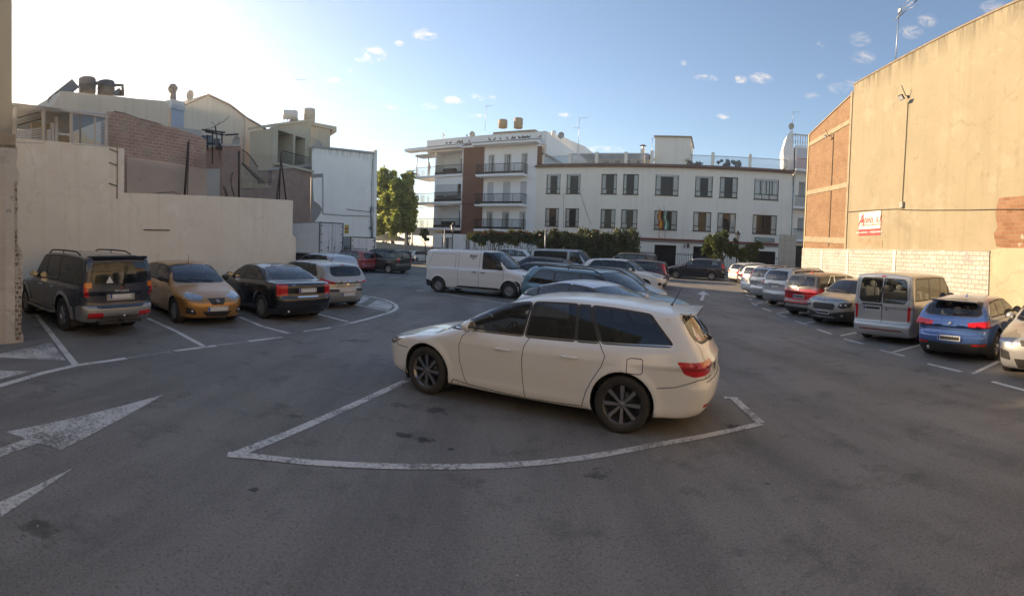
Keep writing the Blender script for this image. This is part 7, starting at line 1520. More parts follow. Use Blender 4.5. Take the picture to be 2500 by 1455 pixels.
# --- teal estate SUV
L = 4.75
TE = gen(L, 1.86, 1.56, 2.85, .90, .36, 1.30, 1.06, .86, 2.02, 1.58, .32, 1.08, .08, (1.04, 1.10), paint('teal_paint', (.05, .17, .23), .35, .28, .2), ('spoke', 5, ALLOY()), [1.62, 2.55, 3.42, 4.30], res=.055, gc=.22, glass=['mid', 'dark', 'dark', 'mid'], tt=.74, rails=(2.0, 4.2, .60, .05, BLK()), mt=.12)
tl(TE, .62, .86, 1.06, .22)
p = spot(1474, 13.2); car('estate_car', 'teal estate SUV with black roof rails, behind the silver hatchback and the white estate', 'car', TE, p, R(135))
# --- silver-white hatchback behind the nearest white estate
L = 4.0
PR = gen(L, 1.79, 1.39, 2.70, .90, .31, 1.10, 1.0,   .76, 1.95, 1.24, .50, 1.0, .14, (.96, .99), paint('pearl_silver_paint', (.66, .68, .72), .3, .28, .25), ('spoke', 5, ALLOY()), [1.40, 2.4, 3.25, 3.85], res=.05, glass=['mid', 'dark', 'dark', 'mid'], tt=.66)
tl(PR, .56, .84, 1.03, .20)
PR['rw'] = [(-.1, 1.05), (.56, 1.06), (.60, 1.12), (.50, 1.22), (-.1, 1.25)]
p = spot(1478, 10.8); car('hatchback', 'pearl silver hatchback mostly hidden behind the roof of the nearest white estate', 'car', PR, p, R(137))
# --- small silver car with a dark roof, and the grey-silver one next to it
L = 3.75
RO = gen(L, 1.68, 1.50, 2.46, .75, .29, .85, 1.02, .80, 1.50, 1.46, .12, 1.02, .05, (.98, 1.0), SILVER(), ('cover', 7, GREYCAP()), [1.15, 2.1, 2.75, 3.4], glass=['mid', 'dark', 'dark', 'mid'], tt=.80, kg=.07)
RO['regions'] += [('T', [(1.5, -.1), (1.5, .9), (3.8, .9), (3.8, -.1)], paint('black_roof_paint', (.02, .02, .022), .1, .25, .5), 'roof_panel', 'join', 0, None, .7)]
p = spot(1500, 17); car('city_car', 'small silver car with a dark roof, between the teal estate and the white SUV', 'car', RO, p, R(124))
# --- dark hatchback and dark SUV beyond the van
L = 3.9
DH = gen(L, 1.68, 1.46, 2.45, .78, .29, .95, 1.0, .78, 1.65, 1.40, .12, 1.0, .06, (.97, .98), paint('dark_green_paint', (.012, .018, .016), .2, .25, .5), ('cover', 7, GREYCAP()), [1.2, 2.15, 2.9, 3.6], glass=['mid'] * 4, rw=[(-.1, .98), (.60, .98), (.60, 1.34), (-.1, 1.34)], plates=[('R', 0, .55, .5, .11, 'w')])
tl(DH, .52, .74, .92, .12)
p = spot(1306, 21.8); car('hatchback', 'small dark hatchback seen behind the bonnet of the white panel van', 'car', DH, p, R(-62))
L = 4.35
DS = gen(L, 1.80, 1.62, 2.6, .88, .33, 1.15, 1.06, .86, 1.85, 1.50, .35, 1.06, .08, (1.02, 1.10), paint('blue_black_paint', (.010, .012, .018), .1, .22, .45), ('spoke', 5, ALLOY()), [1.4, 2.35, 3.15, 3.95], glass=['mid', 'dark', 'dark', 'dark'], tt=.70, rails=(1.9, 3.8, .56, .04, BLK()), bumps=[(3.98, 0, 1.50, .14, .5, .02, .03)], rw=[(-.1, 1.10), (.55, 1.12), (.5, 1.40), (-.1, 1.42)])
tl(DS, .5, .86, 1.02, .25)
p = spot(1306, 26); car('suv', 'blue-black SUV with roof rails, in front of the silver minibus', 'car', DS, p, R(-62))
# --- dark red MPV, grey van, navy estate
L = 4.3
DR = gen(L, 1.78, 1.60, 2.65, .85, .31, 1.1, 1.04, .82, 1.80, 1.52, .22, 1.06, .08, (1.0, 1.04), paint('dark_red_paint', (.085, .010, .016), .3, .25, .45), ('cover', 7, GREYCAP()), [1.35, 2.3, 3.15, 3.85], glass=['mid', 'mid', 'mid', 'mid'], rw=[(-.1, 1.05), (.56, 1.06), (.52, 1.42), (-.1, 1.44)], plates=[('R', 0, .78, .5, .11, 'w')])
tl(DR, .56, .84, 1.05, .12); tl(DR, .58, 1.05, 1.42, .30, None, 1.05, 1.42)
p = spot(1546, 29); car('family_car', 'dark red family car between the white SUV and the grey van', 'car', DR, p, R(-66))
L = 4.38
GV = gen(L, 1.81, 1.80, 2.73, .93, .31, 1.0, 1.12, .90, 1.75, 1.74, .06, 1.12, .02, (1.08, 1.10), paint('taupe_grey_paint', (.11, .10, .095), .5, .3, .5), ('cover', 7, GREYCAP()), [1.35, 2.3, 3.15, 4.05], glass=['mid', 'mid', 'dark', 'dark'], tt=.84, kg=.07, rails=(1.9, 3.9, .62, .05, BLK()), rw=[(-.1, 1.14), (.62, 1.14), (.60, 1.60), (-.1, 1.60)])
p = spot(1528, 35); car('family_car', 'taupe grey van-like car with roof bars in front of the gated doorway', 'car', GV, p, R(-64))
L = 4.47
FO = gen(L, 1.70, 1.50, 2.61, .86, .31, 1.15, 1.0, .78, 1.95, 1.40, .34, 1.02, .10, (.96, 1.02), paint('navy_black_paint', (.008, .011, .022), .2, .22, .3), ('cover', 7, ALLOY()), [1.45, 2.35, 3.15, 4.05], res=.06, glass=['mid', 'mid', 'mid', 'mid'], rails=(2.0, 4.0, .54, .03, CHR()))
tl(FO, .55, .86, 1.20, .30, None, .88, 1.20); hl(FO, .42, .66, .76, .40, .74, .82)
p, a = place(FO, (1648.6, 680), (1738.6, 684.5), 'L')
car('estate_car', 'navy-black estate side-on across the far end, in front of the pruned tree', 'car', FO, p, a)
# --- silver minibus
L = 4.89
TR = gen(L, 1.90, 1.97, 3.0, .91, .34, .92, 1.22, 1.02, 1.55, 1.90, .05, 1.2, .02, (1.16, 1.16), paint('bright_silver_paint', (.50, .50, .50), .6, .3, .4), ('spoke', 5, ALLOY()), [1.25, 2.15, 3.25, 4.70], tt=.84, gc=.22, kg=.07, glass=['clear', 'mid', 'dark', 'dark'], dq=.05, mirror_s=1.3, mirror_mat=BLK(), mt=.14, seath=1.5)
TR['win'] = [(1.22, 2.08, 1.55, 2.08, .02), (2.28, 4.6, 2.28, 4.55, .02)]
TR['regions'] += [('F', [(-.1, .86), (.4, .86), (.4, .98), (-.1, .98)], BLK(), 'grille', 'join', .02)]
hl(TR, .5, .86, 1.0, .28, .90, 1.05)
p = spot(1390, 32); car('minibus', 'silver minibus with dark side windows, parked by the tall hedge', 'van', TR, p, R(118))
L = 4.3
WC = gen(L, 1.80, 1.55, 2.63, .85, .33, 1.15, 1.0, .82, 1.85, 1.40, .42, 1.04, .10, (.98, 1.06), WHITE(), ('spoke', 5, ALLOY()), [1.40, 2.3, 3.1, 3.9], glass=['mid', 'mid', 'mid', 'dark'], tt=.68, rw=[(-.1, 1.06), (.56, 1.08), (.5, 1.38), (-.1, 1.40)])
tl(WC, .4, .84, .98, .2)
WC['lift'] = .3; p = spot(1240, 35); car('suv', 'white crossover to the left of the silver minibus, below the white slatted fence', 'car', WC, p, R(-66))
# --- behind the left row
L = 3.9
SD = gen(L, 1.70, 1.53, 2.45, .80, .30, .95, 1.02, .82, 1.65, 1.44, .25, 1.02, .08, (1.0, 1.02), paint('ice_blue_paint', (.50, .56, .64), .3, .3, .4), ('cover', 7, GREYCAP()), [1.2, 2.1, 2.95, 3.5], glass=['mid', 'dark', 'dark', 'mid'], tt=.74)
tl(SD, .56, .80, 1.0, .12)
p = spot(781, 22.5); car('hatchback', 'pale ice-blue hatchback behind the end of the cream wall and the silver-beige hatchback', 'car', SD, p, R(-62))
L = 3.66; r4 = paint('faded_red_paint', (.36, .03, .032), 0, .45, .5)
R4 = gen(L, 1.50, 1.50, 2.42, .55, .30, 1.0, .98, .84, 1.38, 1.42, .22, .98, .04, (.96, .96), r4, ('steel', 8, GREYCAP()), [1.15, 1.95, 2.62, 3.30], glass=['mid'] * 4, tt=.80, ww=.15, res=.055, gc=.30, kg=.09, rw=[(-.1, .98), (.48, .98), (.46, 1.30), (-.1, 1.30)], bf=.1, br=.05, mirror=False)
tl(R4, .52, .56, .74, .05)
def ex(api):
    b = MB(); o = api['off']
    for y in (-.50, .50): b.tube([Vector((1.5, y, 1.60)) + o, Vector((2.9, y, 1.60)) + o], .016, BLK(), 6)
    for x in (1.5, 1.85, 2.2, 2.55, 2.9):
        b.tube([Vector((x, -.5, 1.60)) + o, Vector((x, .5, 1.60)) + o], .014, BLK(), 6)
    for x in (1.6, 2.8):
        for y in (-.5, .5): b.tube([Vector((x, y, 1.42)) + o, Vector((x, y, 1.60)) + o], .014, BLK(), 6)
    b.build('roof_rack', api['root'])
    b = MB(); b.tube([Vector((L - .02, -.7, .48)) + o, Vector((L + .05, 0, .48)) + o, Vector((L - .02, .7, .48)) + o], .035, GREYCAP(), 8); b.build('rear_bumper', api['root'])
R4['extra'] = ex
p, a = place(R4, None, (869, 665), 'L', -64)
car('old_hatchback', 'old red hatchback with a small black roof rack, between ice-blue car and taupe people carrier', 'car', R4, p, a)
L = 4.40
TO = gen(L, 1.80, 1.65, 2.68, .88, .32, 1.05, 1.06, .84, 1.75, 1.60, .12, 1.04, .04, (1.02, 1.03), paint('olive_taupe_paint', (.085, .078, .062), .5, .28, .35), ('cover', 11, ALLOY()), [1.35, 2.3, 3.15, 4.15], res=.055, glass=['clear'] * 4, tt=.78, kg=.08, dq=.25, rails=(1.9, 4.0, .60, .02, BLK()), rw=[(-.1, 1.06), (.60, 1.06), (.54, 1.50), (-.1, 1.52)])
tl(TO, .62, .78, 1.02, .13)
TO['seams'] += [('S', [(1.4, .56), (3.0, .56)])]
p, a = place(TO, None, (949, 667.5), 'L', -66)
car('people_carrier', 'taupe people carrier parked side-on at the corner of the white building', 'car', TO, p, a)
L = 3.7
FI = gen(L, 1.60, 1.36, 2.44, .65, .28, .95, .92, .76, 1.6, 1.28, .35, .92, .06, (.90, .90), WHITE(), ('cover', 7, GREYCAP()), [1.15, 2.1, 2.7, 3.3], glass=['mid', 'mid', 'mid', 'mid'], tt=.74, ww=.17, rw=[(-.1, .92), (.56, .92), (.50, 1.2), (-.1, 1.22)], plates=[('R', 0, .60, .5, .11, 'w')])
FI['regions'] += [('R', [(-.1, .1), (-.1, .48), (1, .48), (1, .1)], BLK(), 'rear_bumper', 'join', 0), ('S', [(L - .5, .1), (L - .45, .48), (L + .1, .48), (L + .1, .1)], BLK(), 'rear_bumper', 'join', 0)]
tl(FI, .55, .62, .78, .10)
p, a = axle(FI, (988.4, 640), (1017.6, 642.5), 32); car('hatchback', 'small old white hatchback with black rear bumper, next to the two people on foot', 'car', FI, p, a)
LW = gen(4.3, 1.76, 1.47, 2.6, .9, .31, 1.1, .96, .76, 1.85, 1.38, .3, .98, .1, (.95, .99), paint('pale_silver_paint', (.55, .56, .58), .4, .3, .4), ('cover', 7, GREYCAP()), [1.4, 2.3, 3.1, 3.8], glass=['mid'] * 4)
p = spot(978, 57); car('saloon_car', 'pale silver car parked beyond the small old white hatchback, by the low wall', 'car', LW, p, R(160))
# --- vans against the white building
L = 4.2
KA = gen(L, 1.80, 1.86, 2.70, .80, .31, .9, 1.12, .92, 1.55, 1.80, .06, 1.15, .02, (1.10, 1.10), WHITE(), ('steel', 8, GREYCAP()), [1.2, 2.1], glass=['mid', 'dark', 'dark', 'dark'], tt=.86, kg=.06, nodoor=True, seats=1, tail=[(.2, .1), (.4, .0), (.6, .0), (.7, .03), (1.9, .08)],
    rw=[[(.08, 1.16), (.62, 1.16), (.58, 1.58), (.08, 1.58)]])
KA['rail_bow'] = False; KA['rails'] = (1.7, 3.9, .60, .12, BLK())
tl(KA, .70, .75, 1.05, .05)
p = spot(815, 39.5); car('small_van', 'small white van with roof bars, left of the grey-sided box van', 'van', KA, p, R(-20))
def boxvan(name, label, pos, az, L, W, z0, z1, cab, side, doors_open, door_mat, truck):
    """a van or lorry body: box with framed rear doors, lamps and wheels"""
    rz = math.atan2(-math.cos(az), -math.sin(az)); root = empty(name, pos, rz, label, 'lorry' if truck else 'van')
    b = MB(); b.box(-L / 2 + cab, L / 2, -W / 2, W / 2, z0, z1, side)
    for y in (-W / 2, W / 2):
        b.box(-L / 2 + cab, L / 2, y - .012, y + .012, z1 - .07, z1 + .005, GREYCAP()); b.box(-L / 2 + cab, L / 2, y - .012, y + .012, z0 - .005, z0 + .07, GREYCAP())
    b.build('cargo_box', root)
    f = MB(); m_ = pbr('door_seal_black', (.03, .03, .03), .6)
    for y0, y1 in ((-W / 2, -W / 2 + .07), (W / 2 - .07, W / 2)): f.box(L / 2, L / 2 + .03, y0, y1, z0, z1, m_)
    f.box(L / 2, L / 2 + .03, -W / 2 + .07, W / 2 - .07, z1 - .07, z1, m_); f.box(L / 2, L / 2 + .03, -W / 2 + .07, W / 2 - .07, z0, z0 + .06, m_); f.build('rear_frame', root)
    for sg in (-1, 1):
        d = MB(); dw = W / 2 - (.13 if truck else .08)
        x = L / 2 + .032; y0, y1 = (.07 if truck else .006, .07 + dw - .07) if sg > 0 else (-.07 - dw + .07, -.07 if truck else -.006)
        d.box(x, x + .03, y0, y1, z0 + .07, z1 - .08, door_mat)
        for zz in np.linspace(z0 + .25, z1 - .3, 4): d.box(x + .03, x + .05, y1 - .14 if sg > 0 else y0 + .02, y1 - .02 if sg > 0 else y0 + .14, zz, zz + .07, m_)
        d.tube([(x + .05, sg * .30, z0 + .1), (x + .05, sg * .30, z1 - .12)], .015, CHR(), 6); d.box(x + .04, x + .07, sg * .30 - .1, sg * .30 + .02, z0 + .45, z0 + .52, m_)
        d.build('rear_door', root)
        e = MB(); e.box(L / 2 + .0, L / 2 + .05, sg * (W / 2 - .02) - .07, sg * (W / 2 - .02) + .07, z0 - .16 if truck else z0 + .35, z0 - .04 if truck else z0 + .75, RED()); e.build('tail_light', root)
    c = MB(); pr = [(-L / 2, .45), (-L / 2, 1.1), (-L / 2 + .25, 1.25), (-L / 2 + .75, z1 - .25), (-L / 2 + cab - .02, z1 - .1), (-L / 2 + cab - .02, .45)]
    vs = [(x, y, z) for y in (-W / 2 + .06, W / 2 - .06) for x, z in pr]; n = len(pr); c.add(vs, [tuple(range(n)), tuple(range(n, 2 * n))] + [(i, (i + 1) % n, n + (i + 1) % n, n + i) for i in range(n)], side if not truck else WHITE()); c.build('cab', root)
    for y in (-W / 2 + .055, W / 2 - .055):
        g = MB(); g.add([(-L / 2 + .55, y, 1.3), (-L / 2 + cab - .3, y, 1.3), (-L / 2 + cab - .3, y, z1 - .4), (-L / 2 + .85, y, z1 - .4)], [(0, 1, 2, 3)], pbr('cab_window_dark', (.02, .025, .03), .08)); g.build('side_window', root)
    ch = MB(); ch.box(-L / 2 + .3, L / 2 - .1, -.4, .4, .5, z0 - .002, DRK()); ch.box(L / 2 - .2, L / 2, -W / 2 + .1, W / 2 - .1, .42, .55, BLK()); ch.build('chassis', root)
    r = .40 if truck else .33; tm, rm = wheel_meshes(r, .25, ('steel', 8, GREYCAP()), r * .6)
    for x in (-L / 2 + .9, L / 2 - 1.3):
        for sg in (-1, 1):
            o = link('wheel', tm, root); o.location = (x, sg * (W / 2 - .16), r)
            if sg < 0: o.rotation_euler = (0, 0, math.pi)
            link('rim', rm, o)
    return root
lw = pbr('lorry_white', (.66, .66, .64), .5, var=.08, streak=((1.5, 1.5, .4), (.42, .41, .38), .55, .8))
p = spot(741, 38.0); boxvan('box_lorry', 'white box lorry with black-framed rear doors standing at the end of the cream wall', p, R(-62), 6.4, 2.3, 1.12, 3.42, 1.9, lw, True, lw, True)
p = spot(868, 39.0); boxvan('delivery_van', 'white and grey delivery van with closed double rear doors by the yellow poster', p, R(-30), 4.9, 1.9, .55, 2.45, 1.3, lw, False, pbr('van_door_white', (.72, .72, .71), .4), False)

# --- right row, from the camera outwards
L = 4.34
SF = gen(L, 1.84, 1.49, 2.64, .88, .32, 1.12, 1.0, .78, 1.85, 1.40, .25, 1.02, .10, (.97, 1.02), SILVER(), ('cover', 7, GREYCAP()), [1.40, 2.35, 3.15, 3.80], res=.045, glass=['clear', 'mid', 'mid', 'mid'], plates=[('F', 0, .50, .52, .11, 'b')], fwiper=1)
SF['regions'] += [('F', [(-.1, .64), (.36, .64), (.40, .74), (-.1, .74)], BLK(), 'grille', 'join', .03), ('F', [(-.1, .22), (.42, .22), (.50, .40), (-.1, .40)], BLK(), 'lower_grille', 'join', .03), ('F', [(.56, .36), (.80, .38), (.80, .56), (.60, .52)], BLK(), 'fog_lamp_recess', 'split', .03)]
hl(SF, .54, .64, .80, .38, .74, .88)
p, a = place(SF, (2460, 904), None, 'R', -107)
car('hatchback', 'silver hatchback nose-out at the picture edge, right of the blue hatchback', 'car', SF, p, a)
L = 4.30
BM = gen(L, 1.765, 1.38, 2.69, .76, .325, 1.30, .96, .72, 1.95, 1.30, .42, .98, .12, (.93, .98), paint('metallic_blue_paint', (.06, .15, .38), .35, .25, .15), ('twin', 5, ALLOY()), [1.62, 2.48, 3.20, 3.88], res=.042, ww=.225, glass=['clear', 'clear', 'clear', 'mid'], tt=.68,
    tail=[(.15, .16), (.28, .05), (.40, .0), (.56, .0), (.61, .05), (.66, .07), (.92, .08), (1.0, .15), (1.4, .5)], rw=[(-.1, 1.0), (.56, 1.0), (.66, 1.04), (.56, 1.28), (-.1, 1.31)], plates=[('R', 0, .52, .52, .11, 'b')], wiper=(.05, 1.02, .34, .1), antenna=(3.1, 0, .06, 0), br=.16, pr=.10, mirror_at=(1.75, 1.0), mirror_mat=BLK(), handle_mat=None)
BM['handle_mat'] = BM['paint']; BM['bumps'] = [(3.98, 0, 1.295, .12, .50, .018, .03)]
tl(BM, .38, .76, .86, .28, None, .76, .92)
BM['regions'] += [
    ('R', [(-.1, .1), (-.1, .40), (.45, .40), (.60, .44), (1, .44), (1, .1)], BLK(), 'rear_diffuser', 'join', 0), ('R', [(.50, .38), (.50, .41), (.78, .42), (.78, .38)], RED(), 'reflector', 'split', 0, (1, 'rear_diffuser'))]
BM['seams'] += [('R', [(.60, .60), (.50, .58), (-.1, .60)]), ('R', [(.60, .60), (.64, .74)]), ('S', [(1.8, .88), (3.9, .90)])]
def ex(api):
    badge(api, 'R', .83, 'roundel', .043)
    M = api['frame_at']('R', -.50, .27, .0); b = MB(); b.lathe([(.030, -.06), (.030, .02), (.038, .02), (.040, -.06)], CHR(), n=16, M=M); b.build('exhaust', api['root'])
    bar(api, 'R', 0, 1.265, .42, .022, RED(), 'brake_light', .004, .006, .008)
BM['extra'] = ex
p, a = axle(BM, (2269, 861), (2424, 877), 71); car('hatchback', 'metallic blue five-door hatchback, tail-out beside the silver passenger van', 'car', BM, p, a)
L = 4.41
CA = gen(L, 1.79, 1.83, 2.68, .88, .32, 1.0, 1.12, .90, 1.75, 1.78, .04, 1.1, .02, (1.10, 1.12), SILVER(), ('cover', 9, ALLOY()), [1.35, 2.25, 3.15, 4.12], res=.05, glass=['clear', 'clear', 'clear', 'mid'], tt=.87, kg=.05, kr=.06, kc=.08, dq=.03, br=.05, rbow=.04, mt=.14,
    tail=[(.15, .12), (.28, .03), (.36, .0), (.50, .0), (.54, .05), (.6, .06), (1.1, .07), (1.8, .11), (2, .13)], rw=[[(.03, 1.06), (.60, 1.06), (.665, 1.12), (.63, 1.60), (.57, 1.65), (.03, 1.66)]], rwr=.03, plates=[('R', -.28, .90, .50, .11, 'b')], wiper=(-.10, 1.08, .42, 1.25), seath=1.5, mirror_at=(1.6, 1.16))
CA['rg'] = [(1.06, L - .065), (1.45, L - .09), (1.76, L - .13)]
tl(CA, .73, .62, .98, .07)
CA['seams'] += [('R', [(.005, .54), (.005, 1.05)]), ('R', [(.72, .56), (.72, 1.7)]), ('R', [(-.1, .545), (.72, .545)]), ('S', [(3.1, .92), (L - .3, .92)])]
CA['extra'] = lambda api: (badge(api, 'R', .90, 'vw', .055, .13), bar(api, 'R', -.28, .99, .56, .04, BLK(), 'plate_lamp_strip', .004, .02, .01), bar(api, 'R', 0, 1.72, .13, .03, RED(), 'brake_light', .004, .01, .006), bar(api, 'R', 0, .37, 1.2, .03, pbr('bumper_strip_red', (.25, .02, .02), .3), 'reflector', .0, .006, .005))
p, a = axle(CA, (2123, 824), (2240, 836), 69); car('passenger_van', 'silver passenger van with two glazed rear doors, between grey-beige hatchback and blue hatchback', 'van', CA, p, a)
L = 4.0
C3 = gen(L, 1.75, 1.49, 2.54, .82, .32, 1.0, 1.02, .86, 1.62, 1.42, .22, 1.0, .06, (.98, 1.0), paint('grey_beige_paint', (.40, .38, .34), .4, .3, .35), ('spoke', 5, ALLOY()), [1.28, 2.2, 2.95, 3.5], res=.045, glass=['clear', 'clear', 'mid', 'mid'], plates=[('F', 0, .44, .52, .11, 'b')], fwiper=1, tt=.74, bf=.20, kc=.18, kt=.11)
C3['nose'] = [(.12, .14), (.24, .05), (.36, .01), (.55, .0), (.75, .03), (.86, .10), (1.4, .9)]
C3['regions'] += [('F', [(-.1, .79), (.40, .80), (1, .86), (1, .90), (.5, .87), (-.1, .84)], CLR(), 'daytime_lamp', 'join', 0), ('F', [(.52, .62), (.56, .74), (.84, .78), (.84, .64), (.66, .58)], BLK(), 'headlight', 'split', .03), ('F', [(-.1, .53), (.38, .53), (.44, .64), (.38, .73), (-.1, .73)], BLK(), 'grille', 'join', .04), ('F', [(-.1, .1), (-.1, .37), (.5, .38), (.75, .50), (1, .52), (1, .1)], BLK(), 'front_bumper', 'join', 0),
    ('S', [(.9, .1), (.9, .30), (3.2, .30), (3.2, .1)], BLK(), 'sill_trim', 'split', 0)]
def ex(api):
    badge(api, 'F', .835, 'chevrons', .10, lift=.014)
    bar(api, 'F', 0, .30, .9, .03, CHR(), 'chrome_trim', .0, .008, .01)
    for sg in (-1, 1):
        for yy in (.62, .74):
            M = api['frame_at']('F', sg * yy, .68, .006); b = MB(); b.lathe([(.001, .012), (.034, .014), (.046, .004), (.046, -.02)], CLR(), n=16, M=M); b.build('headlamp_bulb', api['root'])
        M = api['frame_at']('F', sg * .66, .36, .006); b = MB(); b.lathe([(.001, .012), (.03, .012), (.04, .004), (.04, -.02)], CLR(), n=14, M=M); b.build('fog_lamp', api['root'])
C3['extra'] = ex
p, a = place(C3, (2091.6, 797), None, 'L', -107); car('hatchback', 'grey-beige hatchback nose-out, between the red car with black roof and silver passenger van', 'car', C3, p, a)
L = 4.21
CL = gen(L, 1.765, 1.60, 2.60, .86, .335, 1.1, 1.08, .90, 1.72, 1.52, .26, 1.08, .08, (1.04, 1.10), paint('bright_red_paint', (.50, .012, .02), .1, .25, .15), ('spoke', 5, ALLOY()), [1.38, 2.28, 3.05, 3.55], res=.045, gc=.21, glass=['clear', 'clear', 'mid', 'mid'], tt=.76, dlo=CHR(),
    tail=[(.15, .18), (.28, .05), (.40, .0), (.56, .0), (.60, .05), (.7, .06), (.95, .07), (1.08, .14), (1.5, .38)], rw=[(-.1, 1.12), (.60, 1.12), (.66, 1.18), (.56, 1.44), (-.1, 1.47)], plates=[('R', 0, .74, .52, .11, 'b')], br=.14, antenna=(3.4, 0, .10, .6), mirror_mat=BLK(), wiper=(-.05, 1.11, .3, .15))
tl(CL, .56, .98, 1.07, .22, pbr('smoked_lens', (.22, .10, .10), .15, coat=1.0), .98, 1.10)
bkr = paint('black_roof_gloss', (.03, .028, .024), .2, .25, .45)
CL['regions'] += [('R', [(-.1, 1.0), (1, 1.05), (1, 1.9), (-.1, 1.9)], bkr, 'roof_panel', 'join', 0, None, .05), ('T', [(1.7, -.1), (1.7, 1), (L + .2, 1), (L + .2, -.1)], bkr, 'roof_panel', 'join', 0, None, .5), ('S', [(3.2, 1.06), (2.9, 1.6), (L, 1.6), (L + .2, 1.06)], bkr, 'roof_panel', 'join', 0), 
    ('R', [(-.1, .1), (-.1, .50), (.6, .46), (1, .50), (1, .1)], BLK(), 'rear_bumper', 'join', 0), ('S', [(L - .55, .1), (L - .45, .50), (L + .1, .50), (L + .1, .1)], BLK(), 'rear_bumper', 'join', 0), ('S', [(.9, .1), (.9, .34), (3.2, .34), (3.2, .1)], BLK(), 'sill_trim', 'split', 0), ('R', [(-.1, .36), (-.1, .47), (.58, .47), (.66, .36)], lowS, None, 'join', .02, ('rear_bumper',))]
CL['extra'] = lambda api: (badge(api, 'R', 1.0, 'ring', .04), bar(api, 'R', 0, .42, 1.1, .09, lowS, 'skid_plate', .0, .008, .03))
p, a = place(CL, None, (1938, 766), 'L', 74); car('hatchback', 'red crossover hatchback with a black roof, beside the grey-beige hatchback', 'car', CL, p, a)
L = 4.34
DU = gen(L, 1.80, 1.66, 2.67, .85, .35, 1.15, 1.12, .94, 1.72, 1.58, .26, 1.14, .05, (1.10, 1.12), paint('light_grey_paint', (.60, .59, .57), .2, .32, .35), ('spoke', 5, ALLOY()), [1.42, 2.32, 3.12, 4.0], res=.05, gc=.24, glass=['clear', 'clear', 'mid', 'dark'], tt=.78, dq=.14, rails=(1.8, 3.9, .60, .055, BLK()), br=.12,
    rw=[(-.1, 1.16), (.56, 1.16), (.64, 1.24), (.54, 1.50), (-.1, 1.53)], rwr=.05, plates=[('R', 0, .88, .50, .11, 'w')], wiper=(0, 1.15, .3, .1))
DU['regions'] += [('R', [(.62, .92), (.62, 1.12), (.84, 1.12), (.84, .92)], BLK(), 'tail_light_surround', 'split', .03), ('R', [(-.1, .96), (.30, .96), (.34, 1.00), (-.1, 1.00)], BLK(), None, 'join', 0),
    ('R', [(-.1, .1), (-.1, .50), (.48, .50), (.60, .66), (1, .66), (1, .1)], lowS, 'rear_bumper', 'join', 0), ('S', [(.9, .1), (.9, .36), (3.2, .36), (3.2, .1)], BLK(), 'sill_trim', 'split', 0), ('S', [(L - .5, .1), (L - .4, .56), (L + .1, .56), (L + .1, .1)], BLK(), None, 'join', 0)]
def ex(api):
    for sg in (-1, 1):
        M = api['frame_at']('R', sg * .73, 1.02, .004)
        if M: b = MB(); b.prism(rounded([(-.06, -.07), (.06, -.07), (.06, .07), (-.06, .07)], .02), .01, RED(), M); b.prism([(-.02, -.02), (.02, -.02), (.02, .02), (-.02, .02)], .013, WHL(), M); b.build('tail_light', api['root'])
DU['extra'] = ex
p, a = place(DU, None, (1886, 743), 'L', 74); car('suv', 'light grey SUV with square tail lamps, beside the red car with black roof', 'car', DU, p, a)
L = 4.5
SC = gen(L, 1.81, 1.63, 2.73, .9, .33, 1.05, 1.08, .88, 1.75, 1.56, .22, 1.10, .05, (1.06, 1.08), SILVER(), ('spoke', 5, ALLOY()), [1.4, 2.3, 3.15, 4.1], res=.06, glass=['clear', 'clear', 'mid', 'dark'], tt=.76, rails=(1.8, 4.1, .60, .05, BLK()), rw=[(-.1, 1.12), (.60, 1.12), (.55, 1.46), (-.1, 1.48)], plates=[('R', 0, .72, .50, .11, 'w')])
tl(SC, .62, 1.04, 1.46, .26, None, 1.08, 1.44)
p, a = place(SC, None, (1853, 727), 'L', 74); car('family_car', 'silver family car with black rails, between the light grey SUV and the white SUV', 'car', SC, p, a)
L = 4.55
WS = gen(L, 1.85, 1.64, 2.68, .9, .35, 1.15, 1.08, .90, 1.80, 1.56, .26, 1.12, .08, (1.06, 1.12), WHITE(), ('spoke', 5, ALLOY()), [1.42, 2.35, 3.2, 4.1], res=.06, glass=['clear', 'mid', 'mid', 'dark'], tt=.76, rails=(1.9, 4.0, .60, .04, BLK()), rw=[(-.1, 1.14), (.58, 1.14), (.52, 1.46), (-.1, 1.48)], plates=[('R', 0, .74, .50, .11, 'w')])
tl(WS, .60, .96, 1.10, .2)
p, a = place(WS, None, (1832, 714), 'L', 74); car('suv', 'white SUV in the wall row, between the silver family car and the charcoal one', 'car', WS, p, a)
L = 4.2
DK = gen(L, 1.76, 1.50, 2.6, .85, .31, 1.1, 1.0, .8, 1.8, 1.42, .3, 1.02, .08, (.97, 1.02), paint('charcoal_paint', (.05, .045, .045), .4, .28, .5), ('cover', 7, GREYCAP()), [1.4, 2.3, 3.1, 3.75], glass=['mid', 'mid', 'mid', 'dark'], rw=[(-.1, 1.04), (.56, 1.04), (.5, 1.34), (-.1, 1.36)])
tl(DK, .55, .84, 1.0, .15)
p, a = place(DK, None, (1815, 699), 'L', 74); car('hatchback', 'charcoal hatchback squeezed between the two white cars at the far end of the row', 'car', DK, p, a)
L = 4.55
LE = gen(L, 1.82, 1.45, 2.64, .9, .32, 1.15, .98, .76, 1.9, 1.36, .36, 1.0, .10, (.94, 1.0), WHITE(), ('spoke', 5, ALLOY()), [1.42, 2.32, 3.12, 4.1], res=.06, glass=['mid', 'mid', 'dark', 'dark'], tt=.68, rw=[(-.1, 1.02), (.58, 1.02), (.52, 1.30), (-.1, 1.32)], plates=[('R', 0, .55, .50, .11, 'w')])
LE['regions'] += [('R', [(-.1, .1), (-.1, .34), (1, .36), (1, .1)], BLK(), None, 'join', 0)]
tl(LE, .46, .82, .92, .28)
